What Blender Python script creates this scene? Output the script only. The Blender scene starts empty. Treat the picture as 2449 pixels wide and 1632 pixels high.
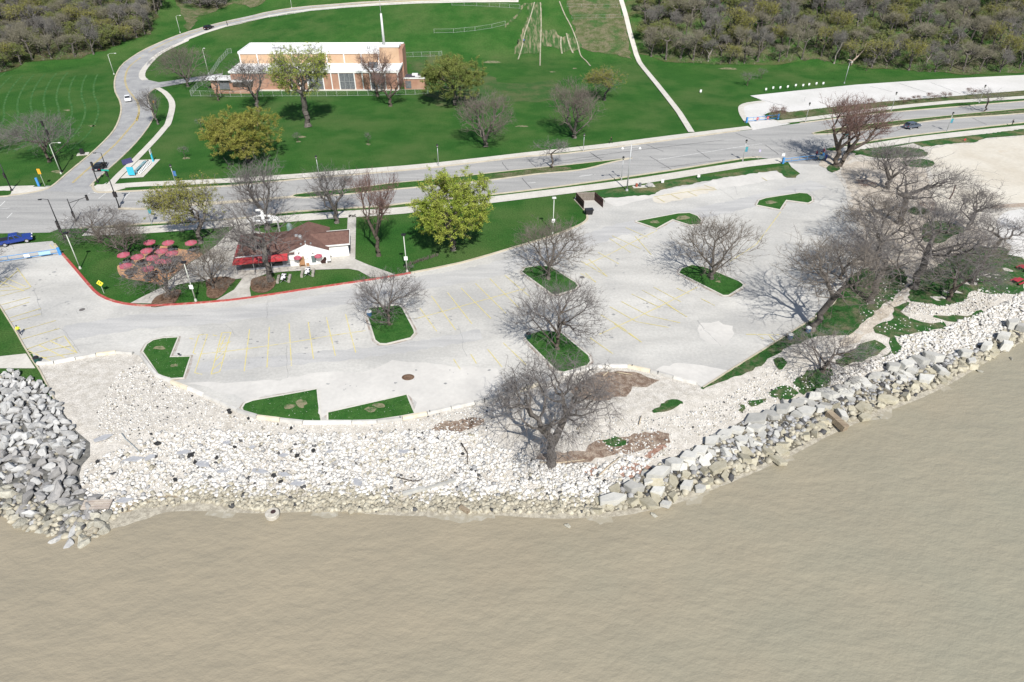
import bpy, bmesh, math, random
import numpy as np
from mathutils import Vector, Matrix
from mathutils.geometry import delaunay_2d_cdt
R=math.radians
SC=bpy.context.scene; COL=SC.collection
# ---------------------------------------------------------------- camera, sky, sun
H=60.0; TH=R(35.35); F=1633.0; CX,CY=1224.5,816.0; K=2449/2353
cam=bpy.data.cameras.new('camera'); co=bpy.data.objects.new('camera',cam); COL.objects.link(co)
co.location=(0,0,H); co.rotation_euler=(R(90)-TH,0,0); cam.sensor_width=36; cam.lens=36*F/2449
cam.clip_start=1; cam.clip_end=9000; SC.camera=co
SC.render.resolution_x=1024; SC.render.resolution_y=682
w=bpy.data.worlds.new('World'); SC.world=w; w.use_nodes=True
nt=w.node_tree; bg=nt.nodes['Background']; sky=nt.nodes.new('ShaderNodeTexSky')
sky.sky_type='NISHITA'; sky.sun_disc=False; sky.sun_elevation=R(46); sky.sun_rotation=R(164)
nt.links.new(sky.outputs[0],bg.inputs[0]); bg.inputs[1].default_value=0.085
sl=bpy.data.lights.new('sun','SUN'); sl.energy=4.6; sl.angle=R(0.5); sl.color=(1,.965,.91)
so=bpy.data.objects.new('sun',sl); COL.objects.link(so)
sd=Vector((math.sin(R(164))*math.cos(R(46)),math.cos(R(164))*math.cos(R(46)),math.sin(R(46))))
so.rotation_euler=sd.to_track_quat('Z','Y').to_euler(); so.location=(60,-60,120)
SC.view_settings.view_transform='Standard'; SC.view_settings.look='None'
SC.view_settings.exposure=0.35; SC.view_settings.gamma=1
# ---------------------------------------------------------------- terrain
WZ=-1.7
SHp=[(-260,1120),(0,1225),(60,1258),(130,1275),(175,1290),(235,1298),(268,1262),(300,1232),(340,1222),(480,1208),(620,1226),(730,1212),(900,1218),(960,1232),(1130,1218),(1290,1232),(1390,1236),(1480,1222),(1560,1222),(1640,1186),(1760,1142),(1890,1085),(2000,1022),(2090,990),(2230,935),(2310,890),(2370,850),(2449,808),(2700,700)]
def ray(px,py):
    a=(px-CX)/F;b=(CY-py)/F
    return (a,math.cos(TH)+b*math.sin(TH),-math.sin(TH)+b*math.cos(TH))
def gz(px,py,z):
    r=ray(px,py);t=(z-H)/r[2];return (r[0]*t,r[1]*t,z)
SH=np.array([gz(a,b,WZ)[:2] for a,b in SHp])
HX=[-400,-200,-165,-135,-110,-76,-37,4,30,60,120,180,400]
HT=[246,246,250,262,262,252,256,264,262,258,250,245,240]      # toe of the bluff
HS=[.38,.36,.20,.12,.12,.15,.24,.34,.38,.38,.38,.38,.38]      # first slope
HR=[300,300,300,330,322,314,308,304,300,300,300,300,300]      # second slope starts
def sp(t,k=3.0):
    return np.where(t>8*k,t,k*np.log1p(np.exp(np.clip(t/k,-30,30))))
def ysh(X):
    X=np.asarray(X,float); return sum(np.interp(X+k,SH[:,0],SH[:,1]) for k in (-4,-2,0,2,4))/5
def hh(X,Y):
    X=np.asarray(X,float);Y=np.asarray(Y,float)
    d=(Y-ysh(X))*.85
    z=np.minimum(0,WZ+.02+np.where(d>0,.135*d,.3*d)); z=np.maximum(z,-5)
    lf=np.clip((-48-X)/6,0,1)*np.clip(d/4,0,1)*np.clip((24-d)/6,0,1)
    t=Y-np.interp(X,HX,HT); s=np.interp(X,HX,HS)
    hz=s*sp(t)-s*sp(np.array(-40.))
    u=Y-np.interp(X,HX,HR); hz=hz+(.40-s)*sp(u)*(Y<520)
    return z+np.minimum(hz,32)
def h(x,y): return float(hh(x,y))
def at(px,py,off=0.0):
    r=ray(px,py); lo=30.0; t=lo; st=4.0
    while t<700:
        if H+r[2]*t<h(r[0]*t,r[1]*t)+off: break
        t+=st
    a,b=t-st,t
    for _ in range(18):
        m=(a+b)/2
        if H+r[2]*m<h(r[0]*m,r[1]*m)+off: b=m
        else: a=m
    return (r[0]*b,r[1]*b)
def ats(L): return [at(a,b) for a,b in L]
def zo(L,ox,oy,s): return [(ox+a/s,oy+b/s) for a,b in L]
def hgt(bx,by,ty):
    x,y=at(bx,by); z0=h(x,y); v=(CY-ty)/F
    # solve for z: (y*sin+zz*cos)/(y*cos-zz*sin)=v, zz=z-H
    zz=y*(v*math.cos(TH)-math.sin(TH))/(math.cos(TH)+v*math.sin(TH))
    return zz+H-z0
def ppm(px,py):
    x,y=at(px,py); return F/(y*math.cos(TH)-(h(x,y)-H)*math.sin(TH))
# ---------------------------------------------------------------- materials
MATS={}
def sock(n,*names):
    for k in names:
        if k in n.inputs: return n.inputs[k]
def mat(name,c,c2=None,scale=1.0,detail=4,rough=.85,bump=0,bscale=None,lo=.4,hi=.6,metal=0,spec=.3,stretch=None,rotz=0,coord='P',c3=None,s3=.1,lo3=.45,hi3=.65,isl=None,grain=0,gs=6.,emit=None):
    if name in MATS: return MATS[name]
    m=bpy.data.materials.new(name); MATS[name]=m; m.use_nodes=True; t=m.node_tree; N=t.nodes; L=t.links
    b=N['Principled BSDF']; b.inputs['Roughness'].default_value=rough; b.inputs['Metallic'].default_value=metal
    b.inputs['Specular IOR Level'].default_value=spec; b.inputs['Base Color'].default_value=(*c,1)
    if emit: b.inputs['Emission Color'].default_value=(*emit,1); b.inputs['Emission Strength'].default_value=1
    if coord=='P': src=N.new('ShaderNodeNewGeometry').outputs['Position']
    else: src=N.new('ShaderNodeTexCoord').outputs['Object']
    base=src
    if stretch:
        mp=N.new('ShaderNodeMapping'); mp.inputs['Scale'].default_value=stretch; mp.inputs['Rotation'].default_value=(0,0,rotz); L.new(src,mp.inputs[0]); base=mp.outputs[0]
    def noise(v,s,d,l,h_):
        n=N.new('ShaderNodeTexNoise'); n.inputs['Scale'].default_value=s; n.inputs['Detail'].default_value=d; n.inputs['Roughness'].default_value=.6; L.new(v,n.inputs['Vector'])
        r=N.new('ShaderNodeMapRange'); r.inputs[1].default_value=l; r.inputs[2].default_value=h_; L.new(n.outputs[0],r.inputs[0]); return n,r.outputs[0]
    def mix(f,a,bb):
        x=N.new('ShaderNodeMix'); x.data_type='RGBA'; L.new(f,x.inputs[0])
        for i,q in ((6,a),(7,bb)):
            if isinstance(q,tuple): x.inputs[i].default_value=(*q,1)
            else: L.new(q,x.inputs[i])
        return x.outputs[2]
    out=None
    if c2 is not None:
        n,f=noise(base,scale,detail,lo,hi); out=mix(f,tuple(c),tuple(c2))
        if c3 is not None:
            n3,f3=noise(src,s3,5,lo3,hi3); out=mix(f3,out,tuple(c3))
    if isl:
        g=N.new('ShaderNodeNewGeometry') if isl!='obj' else None
        oi=N.new('ShaderNodeObjectInfo') if isl=='obj' else None
        v=N.new('ShaderNodeMapRange'); v.inputs[3].default_value=.72; v.inputs[4].default_value=1.15
        L.new(g.outputs['Random Per Island'] if g else oi.outputs['Random'],v.inputs[0])
        x=N.new('ShaderNodeVectorMath'); x.operation='SCALE'; L.new(v.outputs[0],x.inputs['Scale'])
        if out is None: x.inputs[0].default_value=c
        else: L.new(out,x.inputs[0])
        out=x.outputs[0]
    if grain:
        n,f=noise(src,gs,2,.3,.7)
        v=N.new('ShaderNodeMapRange'); v.inputs[3].default_value=1-grain; v.inputs[4].default_value=1+grain; L.new(f,v.inputs[0])
        x=N.new('ShaderNodeVectorMath'); x.operation='SCALE'; L.new(v.outputs[0],x.inputs['Scale'])
        if out is None: x.inputs[0].default_value=c
        else: L.new(out,x.inputs[0])
        out=x.outputs[0]
    if out is not None: L.new(out,b.inputs['Base Color'])
    if bump:
        n,f=noise(base,bscale or scale*3,4,0,1)
        bp=N.new('ShaderNodeBump'); bp.inputs['Strength'].default_value=bump; bp.inputs['Distance'].default_value=.1; L.new(n.outputs[0],bp.inputs['Height']); L.new(bp.outputs[0],b.inputs['Normal'])
    return m
# ---------------------------------------------------------------- mesh helpers
def tag(o,label=None,cat=None,group=None,kind=None):
    if label: o['label']=label
    if cat: o['category']=cat
    if group: o['group']=group
    if kind: o['kind']=kind
    return o
def link(name,me,parent=None):
    o=bpy.data.objects.new(name,me); COL.objects.link(o)
    if parent: o.parent=parent
    return o
def empty(name,loc,rz=0,label=None,cat=None,group=None):
    o=bpy.data.objects.new(name,None); COL.objects.link(o); o.location=loc; o.rotation_euler=(0,0,rz); o.empty_display_size=.3
    return tag(o,label,cat,group)
def copy_tree(o,parent=None):
    c=o.copy(); COL.objects.link(c)
    if parent: c.parent=parent
    for ch in o.children: copy_tree(ch,c)
    return c
def npmesh(name,V,Fq,mats,mi=None,smooth=False):
    me=bpy.data.meshes.new(name); V=np.asarray(V,np.float32); Fq=np.asarray(Fq,np.int32); k=Fq.shape[1]
    me.vertices.add(len(V)); me.vertices.foreach_set('co',V.ravel())
    me.loops.add(Fq.size); me.loops.foreach_set('vertex_index',Fq.ravel())
    me.polygons.add(len(Fq)); me.polygons.foreach_set('loop_start',np.arange(0,Fq.size,k,dtype=np.int32)); me.polygons.foreach_set('loop_total',np.full(len(Fq),k,np.int32))
    for m in mats: me.materials.append(m)
    if mi is not None: me.polygons.foreach_set('material_index',np.asarray(mi,np.int32))
    if smooth: me.polygons.foreach_set('use_smooth',np.ones(len(Fq),bool))
    me.update(calc_edges=True); me.validate(); return me
class MB:
    def __init__(s): s.v=[]; s.f=[]; s.m=[]; s.cm=0
    def add(s,vs,fs):
        n=len(s.v); s.v+=[tuple(q) for q in vs]; s.f+=[tuple(i+n for i in f) for f in fs]; s.m+=[s.cm]*len(fs); return s
    def box(s,c,sz,rz=0,top=1.0,M=None):
        x,y,z=[q/2 for q in sz]; P=[]
        for dz in (-z,z):
            k=top if dz>0 else 1
            for dx,dy in ((-x,-y),(x,-y),(x,y),(-x,y)): P.append(Vector((dx*k,dy*k,dz)))
        if M is not None: P=[M@p for p in P]
        if rz: P=[Matrix.Rotation(rz,3,'Z')@p for p in P]
        return s.add([p+Vector(c) for p in P],[(0,3,2,1),(4,5,6,7),(0,1,5,4),(1,2,6,5),(2,3,7,6),(3,0,4,7)])
    def tube(s,pts,r,n=8,caps=True,r2=None):
        P=[Vector(p) for p in pts]; k=len(P); rs=[r+(r2-r)*i/(k-1) for i in range(k)] if r2 is not None else [r]*k
        V=[]
        for i,p in enumerate(P):
            d=(P[min(i+1,k-1)]-P[max(i-1,0)]).normalized(); u=d.orthogonal().normalized() if i==0 else (u-d*u.dot(d)).normalized(); v=d.cross(u)
            V+=[p+(u*math.cos(2*math.pi*j/n)+v*math.sin(2*math.pi*j/n))*rs[i] for j in range(n)]
        Fc=[(i*n+j,i*n+(j+1)%n,(i+1)*n+(j+1)%n,(i+1)*n+j) for i in range(k-1) for j in range(n)]
        if caps: Fc+=[tuple(range(n))[::-1],tuple((k-1)*n+j for j in range(n))]
        return s.add(V,Fc)
    def lathe(s,prof,c=(0,0,0),n=16,M=None):
        V=[]
        for r,z in prof:
            for j in range(n):
                p=Vector((r*math.cos(2*math.pi*j/n),r*math.sin(2*math.pi*j/n),z))
                if M is not None: p=M@p
                V.append(p+Vector(c))
        k=len(prof); Fc=[(i*n+j,i*n+(j+1)%n,(i+1)*n+(j+1)%n,(i+1)*n+j) for i in range(k-1) for j in range(n)]
        Fc+=[tuple(range(n))[::-1],tuple((k-1)*n+j for j in range(n))]
        return s.add(V,Fc)
    def prism(s,poly,z0,z1):
        n=len(poly); V=[(x,y,z0) for x,y in poly]+[(x,y,z1) for x,y in poly]
        return s.add(V,[tuple(range(n))[::-1],tuple(range(n,2*n))]+[(i,(i+1)%n,n+(i+1)%n,n+i) for i in range(n)])
    def xprism(s,prof,y0,y1,axis='x',t0=1,t1=1,cy=0):
        # profile in (x,z) extruded along y
        n=len(prof); V=[(x,y0,z) for x,z in prof]+[(x,y1,z) for x,z in prof]
        return s.add(V,[tuple(range(n)),tuple(range(n,2*n))[::-1]]+[(i,n+i,n+(i+1)%n,(i+1)%n) for i in range(n)])
    def mesh(s,name,mats,smooth=False,bevel=0):
        me=bpy.data.meshes.new(name); me.from_pydata(s.v,[],s.f)
        for m in (mats if isinstance(mats,(list,tuple)) else [mats]): me.materials.append(m)
        me.polygons.foreach_set('material_index',s.m)
        bm=bmesh.new(); bm.from_mesh(me); bmesh.ops.recalc_face_normals(bm,faces=bm.faces)
        if bevel: bmesh.ops.bevel(bm,geom=[e for e in bm.edges if len(e.link_faces)==2 and e.calc_face_angle(0)>.5],offset=bevel,segments=2,affect='EDGES',clamp_overlap=True)
        bm.to_mesh(me); bm.free()
        if smooth: me.polygons.foreach_set('use_smooth',[True]*len(me.polygons))
        return me
    def build(s,name,mats,parent=None,smooth=False,bevel=0): return link(name,s.mesh(name,mats,smooth,bevel),parent)
def inpoly(P,x,y):
    P=np.asarray(P); x=np.asarray(x);y=np.asarray(y); c=np.zeros(x.shape,bool); n=len(P)
    for i in range(n):
        x1,y1=P[i];x2,y2=P[(i+1)%n]
        if y1==y2: continue
        m=((y1>y)!=(y2>y))&(x<(x2-x1)*(y-y1)/(y2-y1)+x1); c^=m
    return c
def smoothp(P,closed=True,n=4):
    P=[Vector((*p,0)) if len(p)==2 else Vector(p) for p in P]; out=[]; k=len(P)
    for i in range(k if closed else k-1):
        a,b,c,d=(P[(i-1)%k],P[i],P[(i+1)%k],P[(i+2)%k]) if closed else (P[max(i-1,0)],P[i],P[i+1],P[min(i+2,k-1)])
        for j in range(n):
            t=j/n; q=.5*((2*b)+(-a+c)*t+(2*a-5*b+4*c-d)*t*t+(-a+3*b-3*c+d)*t**3); out.append((q.x,q.y))
    if not closed: out.append((P[-1].x,P[-1].y))
    return out
def drape(name,poly,m,off=.03,step=3,kind='structure',label=None,side=0,jag=0,seed=0):
    """a sheet lying on the terrain inside a world polygon"""
    P=[tuple(p) for p in poly]
    if jag:
        rg=random.Random(seed); Q=[]
        for i,(a,b) in enumerate(zip(P,P[1:]+P[:1])):
            L_=math.hypot(b[0]-a[0],b[1]-a[1]); n=max(1,int(L_/(jag*2.5)))
            nx,ny=(b[1]-a[1])/max(L_,.01),-(b[0]-a[0])/max(L_,.01)
            for j in range(n):
                e=rg.uniform(-jag,jag) ; t=j/n; Q.append((a[0]+(b[0]-a[0])*t+nx*e,a[1]+(b[1]-a[1])*t+ny*e))
        P=Q
    vs=[Vector(p) for p in P]; n=len(vs); ed=[(i,(i+1)%n) for i in range(n)]
    if step:
        xs=[p[0] for p in P];ys=[p[1] for p in P]
        gx,gy=np.meshgrid(np.arange(min(xs)+step*.37,max(xs),step),np.arange(min(ys)+step*.37,max(ys),step))
        k=inpoly(P,gx.ravel(),gy.ravel()); vs+=[Vector((float(a),float(b))) for a,b in zip(gx.ravel()[k],gy.ravel()[k])]
    r=delaunay_2d_cdt(vs,ed,[],0,1e-5)
    V=np.array([(v.x,v.y) for v in r[0]]); T=r[2]
    cen=np.array([V[list(t)].mean(0) for t in T]); kk=inpoly(P,cen[:,0],cen[:,1]); T=[t for t,q in zip(T,kk) if q]
    Z=hh(V[:,0],V[:,1])+off
    me=bpy.data.meshes.new(name); me.from_pydata([(a,b,c) for (a,b),c in zip(V.tolist(),Z.tolist())],[],[tuple(t) for t in T])
    me.materials.append(m); bm=bmesh.new(); bm.from_mesh(me)
    for f in bm.faces:
        if f.normal.z<0: f.normal_flip()
    if side:
        bd=[e for e in bm.edges if len(e.link_faces)==1]; g=bmesh.ops.extrude_edge_only(bm,edges=bd)
        for v in [q for q in g['geom'] if isinstance(q,bmesh.types.BMVert)]: v.co.z-=side
    bm.to_mesh(me); bm.free(); o=link(name,me)
    tag(o,label,None,None,kind); return o
def resample(P,d):
    out=[P[0]]
    for a,b in zip(P,P[1:]):
        L_=math.hypot(b[0]-a[0],b[1]-a[1]); n=max(1,int(L_/d))
        out+=[(a[0]+(b[0]-a[0])*i/n,a[1]+(b[1]-a[1])*i/n) for i in range(1,n+1)]
    return out
def ribpts(P,wd,off=0):
    A=[];B=[]; k=len(P)
    for i,p in enumerate(P):
        a=P[max(i-1,0)];b=P[min(i+1,k-1)]; dx,dy=b[0]-a[0],b[1]-a[1]; l=math.hypot(dx,dy) or 1
        nx,ny=-dy/l,dx/l; A.append((p[0]+nx*(wd/2+off),p[1]+ny*(wd/2+off))); B.append((p[0]-nx*(wd/2-off),p[1]-ny*(wd/2-off)))
    return A,B
def ribbon(name,P,wd,m,off=.05,ht=0,d=3,parent=None,kind='structure',mb=None):
    """strip following the terrain; ht>0 gives a solid kerb"""
    P=resample(P,d); A,B=ribpts(P,wd); b=mb or MB(); k=len(P)
    za=[h(*p)+off for p in A]; zb=[h(*p)+off for p in B]
    if ht==0:
        b.add([(*A[i],za[i]) for i in range(k)]+[(*B[i],zb[i]) for i in range(k)],[(i,i+1,k+i+1,k+i) for i in range(k-1)])
    else:
        V=[]
        for i in range(k): V+=[(*A[i],za[i]-.1),(*A[i],za[i]+ht),(*B[i],zb[i]+ht),(*B[i],zb[i]-.1)]
        b.add(V,[(4*i+j,4*i+4+j,4*i+4+(j+1)%4,4*i+(j+1)%4) for i in range(k-1) for j in range(3)]+[(0,1,2,3),(4*k-4,4*k-1,4*k-2,4*k-3)])
    if mb: return
    o=b.build(name,m,parent)
    for f in o.data.polygons: pass
    if not parent and kind: tag(o,kind=kind)
    return o
# ---------------------------------------------------------------- setting materials
GRASS=mat('grass',(.022,.082,.014),(.042,.114,.022),scale=.12,detail=6,lo=.3,hi=.7,rough=.95,spec=.1,bump=.6,bscale=9,c3=(.074,.118,.036),s3=.06,lo3=.44,hi3=.76,grain=.4,gs=4)
GRASSB=mat('grass_patch',(.026,.082,.02),(.13,.125,.075),scale=.55,detail=10,lo=.46,hi=.66,rough=.95,spec=.1,bump=.6,bscale=9,grain=.35,gs=6)
GRASSW=mat('grass_worn',(.03,.095,.025),(.17,.15,.08),scale=.22,detail=8,lo=.45,hi=.66,rough=.95,spec=.1,bump=.5,bscale=8,grain=.35,gs=4)
ASPH=mat('asphalt_pale',(.43,.42,.392),(.545,.532,.495),scale=.05,detail=9,lo=.38,hi=.64,rough=.9,spec=.2,stretch=(1,3.2,1),rotz=R(-14),c3=(.37,.366,.35),s3=.07,lo3=.46,hi3=.72,grain=.08,gs=2.5,bump=.12,bscale=6)
ROAD=mat('road_asphalt',(.275,.273,.265),(.395,.388,.37),scale=.22,detail=6,lo=.32,hi=.68,rough=.9,spec=.2,stretch=(.22,2.3,1),rotz=R(-11),grain=.1,gs=3)
HROAD=mat('hill_road_asphalt',(.27,.27,.275),(.37,.37,.36),scale=.3,detail=6,lo=.35,hi=.65,rough=.9,spec=.2,grain=.1,gs=3)
CONC=mat('concrete_pale',(.50,.475,.42),(.585,.56,.505),scale=.25,detail=7,lo=.35,hi=.65,rough=.85,spec=.2,grain=.06,gs=2)
CONCW=mat('concrete_white',(.54,.53,.50),(.63,.615,.59),scale=.1,detail=7,lo=.35,hi=.65,rough=.85,spec=.2,grain=.05,gs=1.5)
BUFF=mat('kerb_buff',(.42,.37,.28),(.52,.47,.37),scale=.5,lo=.35,hi=.65,rough=.9,spec=.1)
KRED=mat('kerb_red',(.38,.075,.065),(.45,.26,.21),scale=1.2,detail=6,lo=.5,hi=.72,rough=.8,spec=.2)
SANDM=mat('sand',(.51,.465,.385),(.595,.56,.485),scale=.09,detail=8,lo=.35,hi=.65,rough=.98,spec=.05,grain=.05,gs=1.2,c3=(.5,.43,.33),s3=.2,lo3=.62,hi3=.8)
SANDL=mat('sand_dusting',(.50,.485,.455),(.60,.58,.54),scale=.16,detail=8,lo=.35,hi=.65,rough=.98,spec=.05,grain=.04,gs=1.5)
GRAV=mat('gravel_beach',(.43,.40,.35),(.56,.53,.48),scale=.9,detail=9,lo=.35,hi=.62,rough=.98,spec=.1,bump=.8,bscale=5,grain=.25,gs=7,c3=(.37,.335,.285),s3=.12,lo3=.58,hi3=.75)
GRAVP=mat('gravel_trail',(.40,.35,.29),(.54,.49,.42),scale=.8,detail=8,lo=.35,hi=.65,rough=.98,spec=.1,bump=.6,bscale=6,grain=.3,gs=6,c3=(.33,.28,.21),s3=.15,lo3=.55,hi3=.75)
MULCH=mat('mulch',(.115,.072,.048),(.20,.135,.095),scale=1.8,detail=8,lo=.4,hi=.65,rough=.98,spec=.05,bump=.8,bscale=8,grain=.35,gs=8)
WRACK=mat('driftwood_litter',(.17,.12,.09),(.33,.27,.215),scale=1.3,detail=9,lo=.4,hi=.66,rough=.98,spec=.05,bump=.8,bscale=8,grain=.4,gs=7)
CLAYM=mat('red_brick_rubble',(.26,.15,.11),(.36,.24,.19),scale=1.5,detail=8,lo=.4,hi=.65,rough=.98,spec=.05,bump=.8,bscale=9,grain=.3,gs=8)
ORNG=mat('orange_pavers',(.44,.235,.12),(.52,.31,.18),scale=1.1,detail=8,lo=.35,hi=.65,rough=.95,spec=.1,grain=.12,gs=4)
FLOOR=mat('woodland_floor',(.075,.072,.035),(.05,.085,.025),scale=.25,detail=8,lo=.4,hi=.6,rough=.98,spec=.05,bump=.9,bscale=3,grain=.45,gs=3,c3=(.12,.10,.06),s3=.07,lo3=.5,hi3=.65)
FLOORG=mat('woodland_floor_green',(.045,.11,.025),(.085,.10,.04),scale=.2,detail=8,lo=.4,hi=.6,rough=.98,spec=.05,bump=.9,bscale=3,grain=.45,gs=3,c3=(.12,.11,.065),s3=.07,lo3=.5,hi3=.65)
BRUSH=mat('dry_brush_floor',(.08,.10,.04),(.15,.14,.085),scale=.5,detail=8,lo=.4,hi=.6,rough=.98,spec=.05,bump=.9,bscale=4,grain=.4,gs=4,c3=(.05,.10,.03),s3=.15,lo3=.5,hi3=.65)
DIRT=mat('bare_dirt',(.36,.29,.2),(.27,.24,.15),scale=.6,detail=8,lo=.4,hi=.6,rough=.98,spec=.05,grain=.2,gs=3)
YEL=mat('yellow_paint_worn',(.58,.50,.20),(.54,.52,.44),scale=1.1,detail=8,lo=.50,hi=.68,rough=.8,spec=.2)
YELR=mat('yellow_centre_line',(.55,.40,.07),(.50,.44,.25),scale=1.0,detail=6,lo=.5,hi=.75,rough=.8,spec=.2)
WHT=mat('white_paint_worn',(.66,.66,.64),(.5,.5,.49),scale=1.2,detail=8,lo=.5,hi=.7,rough=.8,spec=.2)
CRK=mat('crack_sealant',(.06,.06,.065),(.16,.16,.16),scale=1.5,detail=5,lo=.4,hi=.7,rough=.7,spec=.3)
CRKL=mat('hairline_crack',(.22,.22,.22),(.34,.34,.33),scale=1.5,rough=.9)
# ground sheet (fine near, coarse to the horizon)
def axis(a,b,s,far):
    c=list(np.arange(a,b+.1,s)); lo=[-x for x in far[::-1]]; return np.array([a+q for q in lo]+c+[b+q for q in far])
gx=axis(-300,300,2.0,[20,60,150,400,1000,3000,8000]); gy=axis(30,430,2.0,[20,60,150,400,1000,3000,8000])
X,Y=np.meshgrid(gx,gy); Z=hh(X,Y); nx,ny=len(gx),len(gy)
V=np.stack([X.ravel(),Y.ravel(),Z.ravel()],1); ii=(np.arange(ny-1)[:,None]*nx+np.arange(nx-1)[None]).ravel()
g=link('ground',npmesh('ground',V,np.stack([ii,ii+1,ii+nx+1,ii+nx],1),[GRASS],smooth=True)); tag(g,kind='structure')
# lake
WAT=mat('turbid_water',(.318,.275,.198),(.280,.246,.180),scale=.10,detail=7,lo=.35,hi=.65,rough=.38,spec=.35,stretch=(1,2.4,1),rotz=R(-32))
t=WAT.node_tree;N=t.nodes;L=t.links;b=N['Principled BSDF']
geo=N.new('ShaderNodeNewGeometry'); sx=N.new('ShaderNodeSeparateXYZ'); L.new(geo.outputs['Position'],sx.inputs[0])
f=N.new('ShaderNodeMath'); f.operation='MULTIPLY_ADD'; f.inputs[1].default_value=-1.0; L.new(sx.outputs['Y'],f.inputs[0]); L.new(sx.outputs['X'],f.inputs[2])
mr=N.new('ShaderNodeMapRange'); mr.inputs[1].default_value=-55; mr.inputs[2].default_value=20; mr.inputs[3].default_value=0; mr.inputs[4].default_value=.45
nz=N.new('ShaderNodeTexNoise'); nz.inputs['Scale'].default_value=.12; nz.inputs['Detail'].default_value=6; L.new(geo.outputs['Position'],nz.inputs['Vector'])
ma=N.new('ShaderNodeMath'); ma.operation='MULTIPLY_ADD'; ma.inputs[1].default_value=70; L.new(nz.outputs[0],ma.inputs[0])
mb2=N.new('ShaderNodeMath'); mb2.operation='ADD'; mb2.inputs[1].default_value=-35; L.new(f.outputs[0],ma.inputs[2]); L.new(ma.outputs[0],mb2.inputs[0]); L.new(mb2.outputs[0],mr.inputs[0])
mx=N.new('ShaderNodeMix'); mx.data_type='RGBA'; src=b.inputs['Base Color'].links[0].from_socket; L.new(src,mx.inputs[6]); mx.inputs[7].default_value=(.262,.27,.208,1); L.new(mr.outputs[0],mx.inputs[0]); L.new(mx.outputs[2],b.inputs['Base Color'])
def wnoise(scale,st,rz,d):
    mp=N.new('ShaderNodeMapping'); mp.inputs['Scale'].default_value=st; mp.inputs['Rotation'].default_value=(0,0,rz); L.new(geo.outputs['Position'],mp.inputs[0])
    n=N.new('ShaderNodeTexNoise'); n.inputs['Scale'].default_value=scale; n.inputs['Detail'].default_value=d; n.inputs['Roughness'].default_value=.55; L.new(mp.outputs[0],n.inputs['Vector']); return n.outputs[0]
a1=wnoise(.50,(1,1.7,1),R(-50),6); a2=wnoise(2.1,(1,1.4,1),R(-40),3)
s=N.new('ShaderNodeMath'); s.operation='MULTIPLY_ADD'; s.inputs[1].default_value=.22; L.new(a2,s.inputs[0]); L.new(a1,s.inputs[2])
bp=N.new('ShaderNodeBump'); bp.inputs['Strength'].default_value=.27; bp.inputs['Distance'].default_value=.7; L.new(s.outputs[0],bp.inputs['Height']); L.new(bp.outputs[0],b.inputs['Normal'])
wm=MB(); wm.add([(-8000,-8000,WZ),(8000,-8000,WZ),(8000,150,WZ),(-8000,150,WZ)],[(0,1,2,3)])
tag(wm.build('lake_water',WAT),kind='structure')
S=ats
# ---- woodland floors on the bluff
Z1=lambda L: zo(L,0,0,4.706); Z2=lambda L: zo(L,450,0,3.922); Z3=lambda L: zo(L,1350,250,3.922); Z4=lambda L: zo(L,1850,230,3.928)
Z5=lambda L: zo(L,1900,0,4.286); Z6=lambda L: zo(L,0,230,5.2275); Z7=lambda L: zo(L,350,230,4.706); Z8=lambda L: zo(L,850,300,3.922)
ZA=lambda L: zo(L,0,440,4.706); ZB=lambda L: zo(L,400,480,4.706); ZC=lambda L: zo(L,1450,0,4.706); ZD=lambda L: zo(L,1850,500,3.92)
ZE=lambda L: zo(L,0,750,4.48); ZF=lambda L: zo(L,0,1000,3.922); ZG=lambda L: zo(L,500,900,3.361); ZH=lambda L: zo(L,1100,850,3.361)
ZI=lambda L: zo(L,1650,750,2.945); ZJ=lambda L: zo(L,800,600,3.62); ZK=lambda L: zo(L,1400,450,3.62); ZL=lambda L: zo(L,300,700,3.922)
ZM=lambda L: zo(L,1000,0,4.706); ZN=lambda L: zo(L,270,550,10.455)
lf=Z1([(0,830),(280,710),(600,680),(900,660),(1100,600),(1400,480),(1660,390)])
FL=S(lf)+[(-152,345),(-150,420),(-300,420),(-300,245)]
drape('woodland_floor',FL,FLOOR,.10,4,jag=1.2,seed=1)
rf=ZC([(330,500),(390,600),(560,680),(760,700),(1100,720),(1500,740),(2060,710),(2353,680)])+Z5([(350,650),(700,700),(1000,710),(1250,740),(1550,745),(1790,770),(2353,740)])
FR=S(rf)+[(300,238),(300,420),(54,420)]+S(ZC([(230,100),(260,300)]))
drape('woodland_floor',FR,FLOORG,.10,4,jag=1.2,seed=2)
bf=S(ZM([(1660,0),(1700,120),(1740,260),(1790,420),(1850,560),(2100,600),(2353,650)])+ZC([(300,670),(250,560),(220,300),(170,100)]))+[(56,420),(22,420)]
drape('brush_slope',bf,BRUSH,.10,4,jag=.8,seed=3)
drape('brush_slope',S(Z1([(1660,395),(1690,230),(1640,0)]))+[(-150,420),(-143,420)]+S(Z1([(1700,0),(1720,240),(1700,390)])),BRUSH,.12,4,jag=.5,seed=4)
drape('brush_slope',S(zo([(450,75),(475,40),(560,8),(600,20),(640,0)],0,0,1))+[(-135,420),(-190,420)],BRUSH,.08,4,jag=1.0,seed=5)
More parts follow.
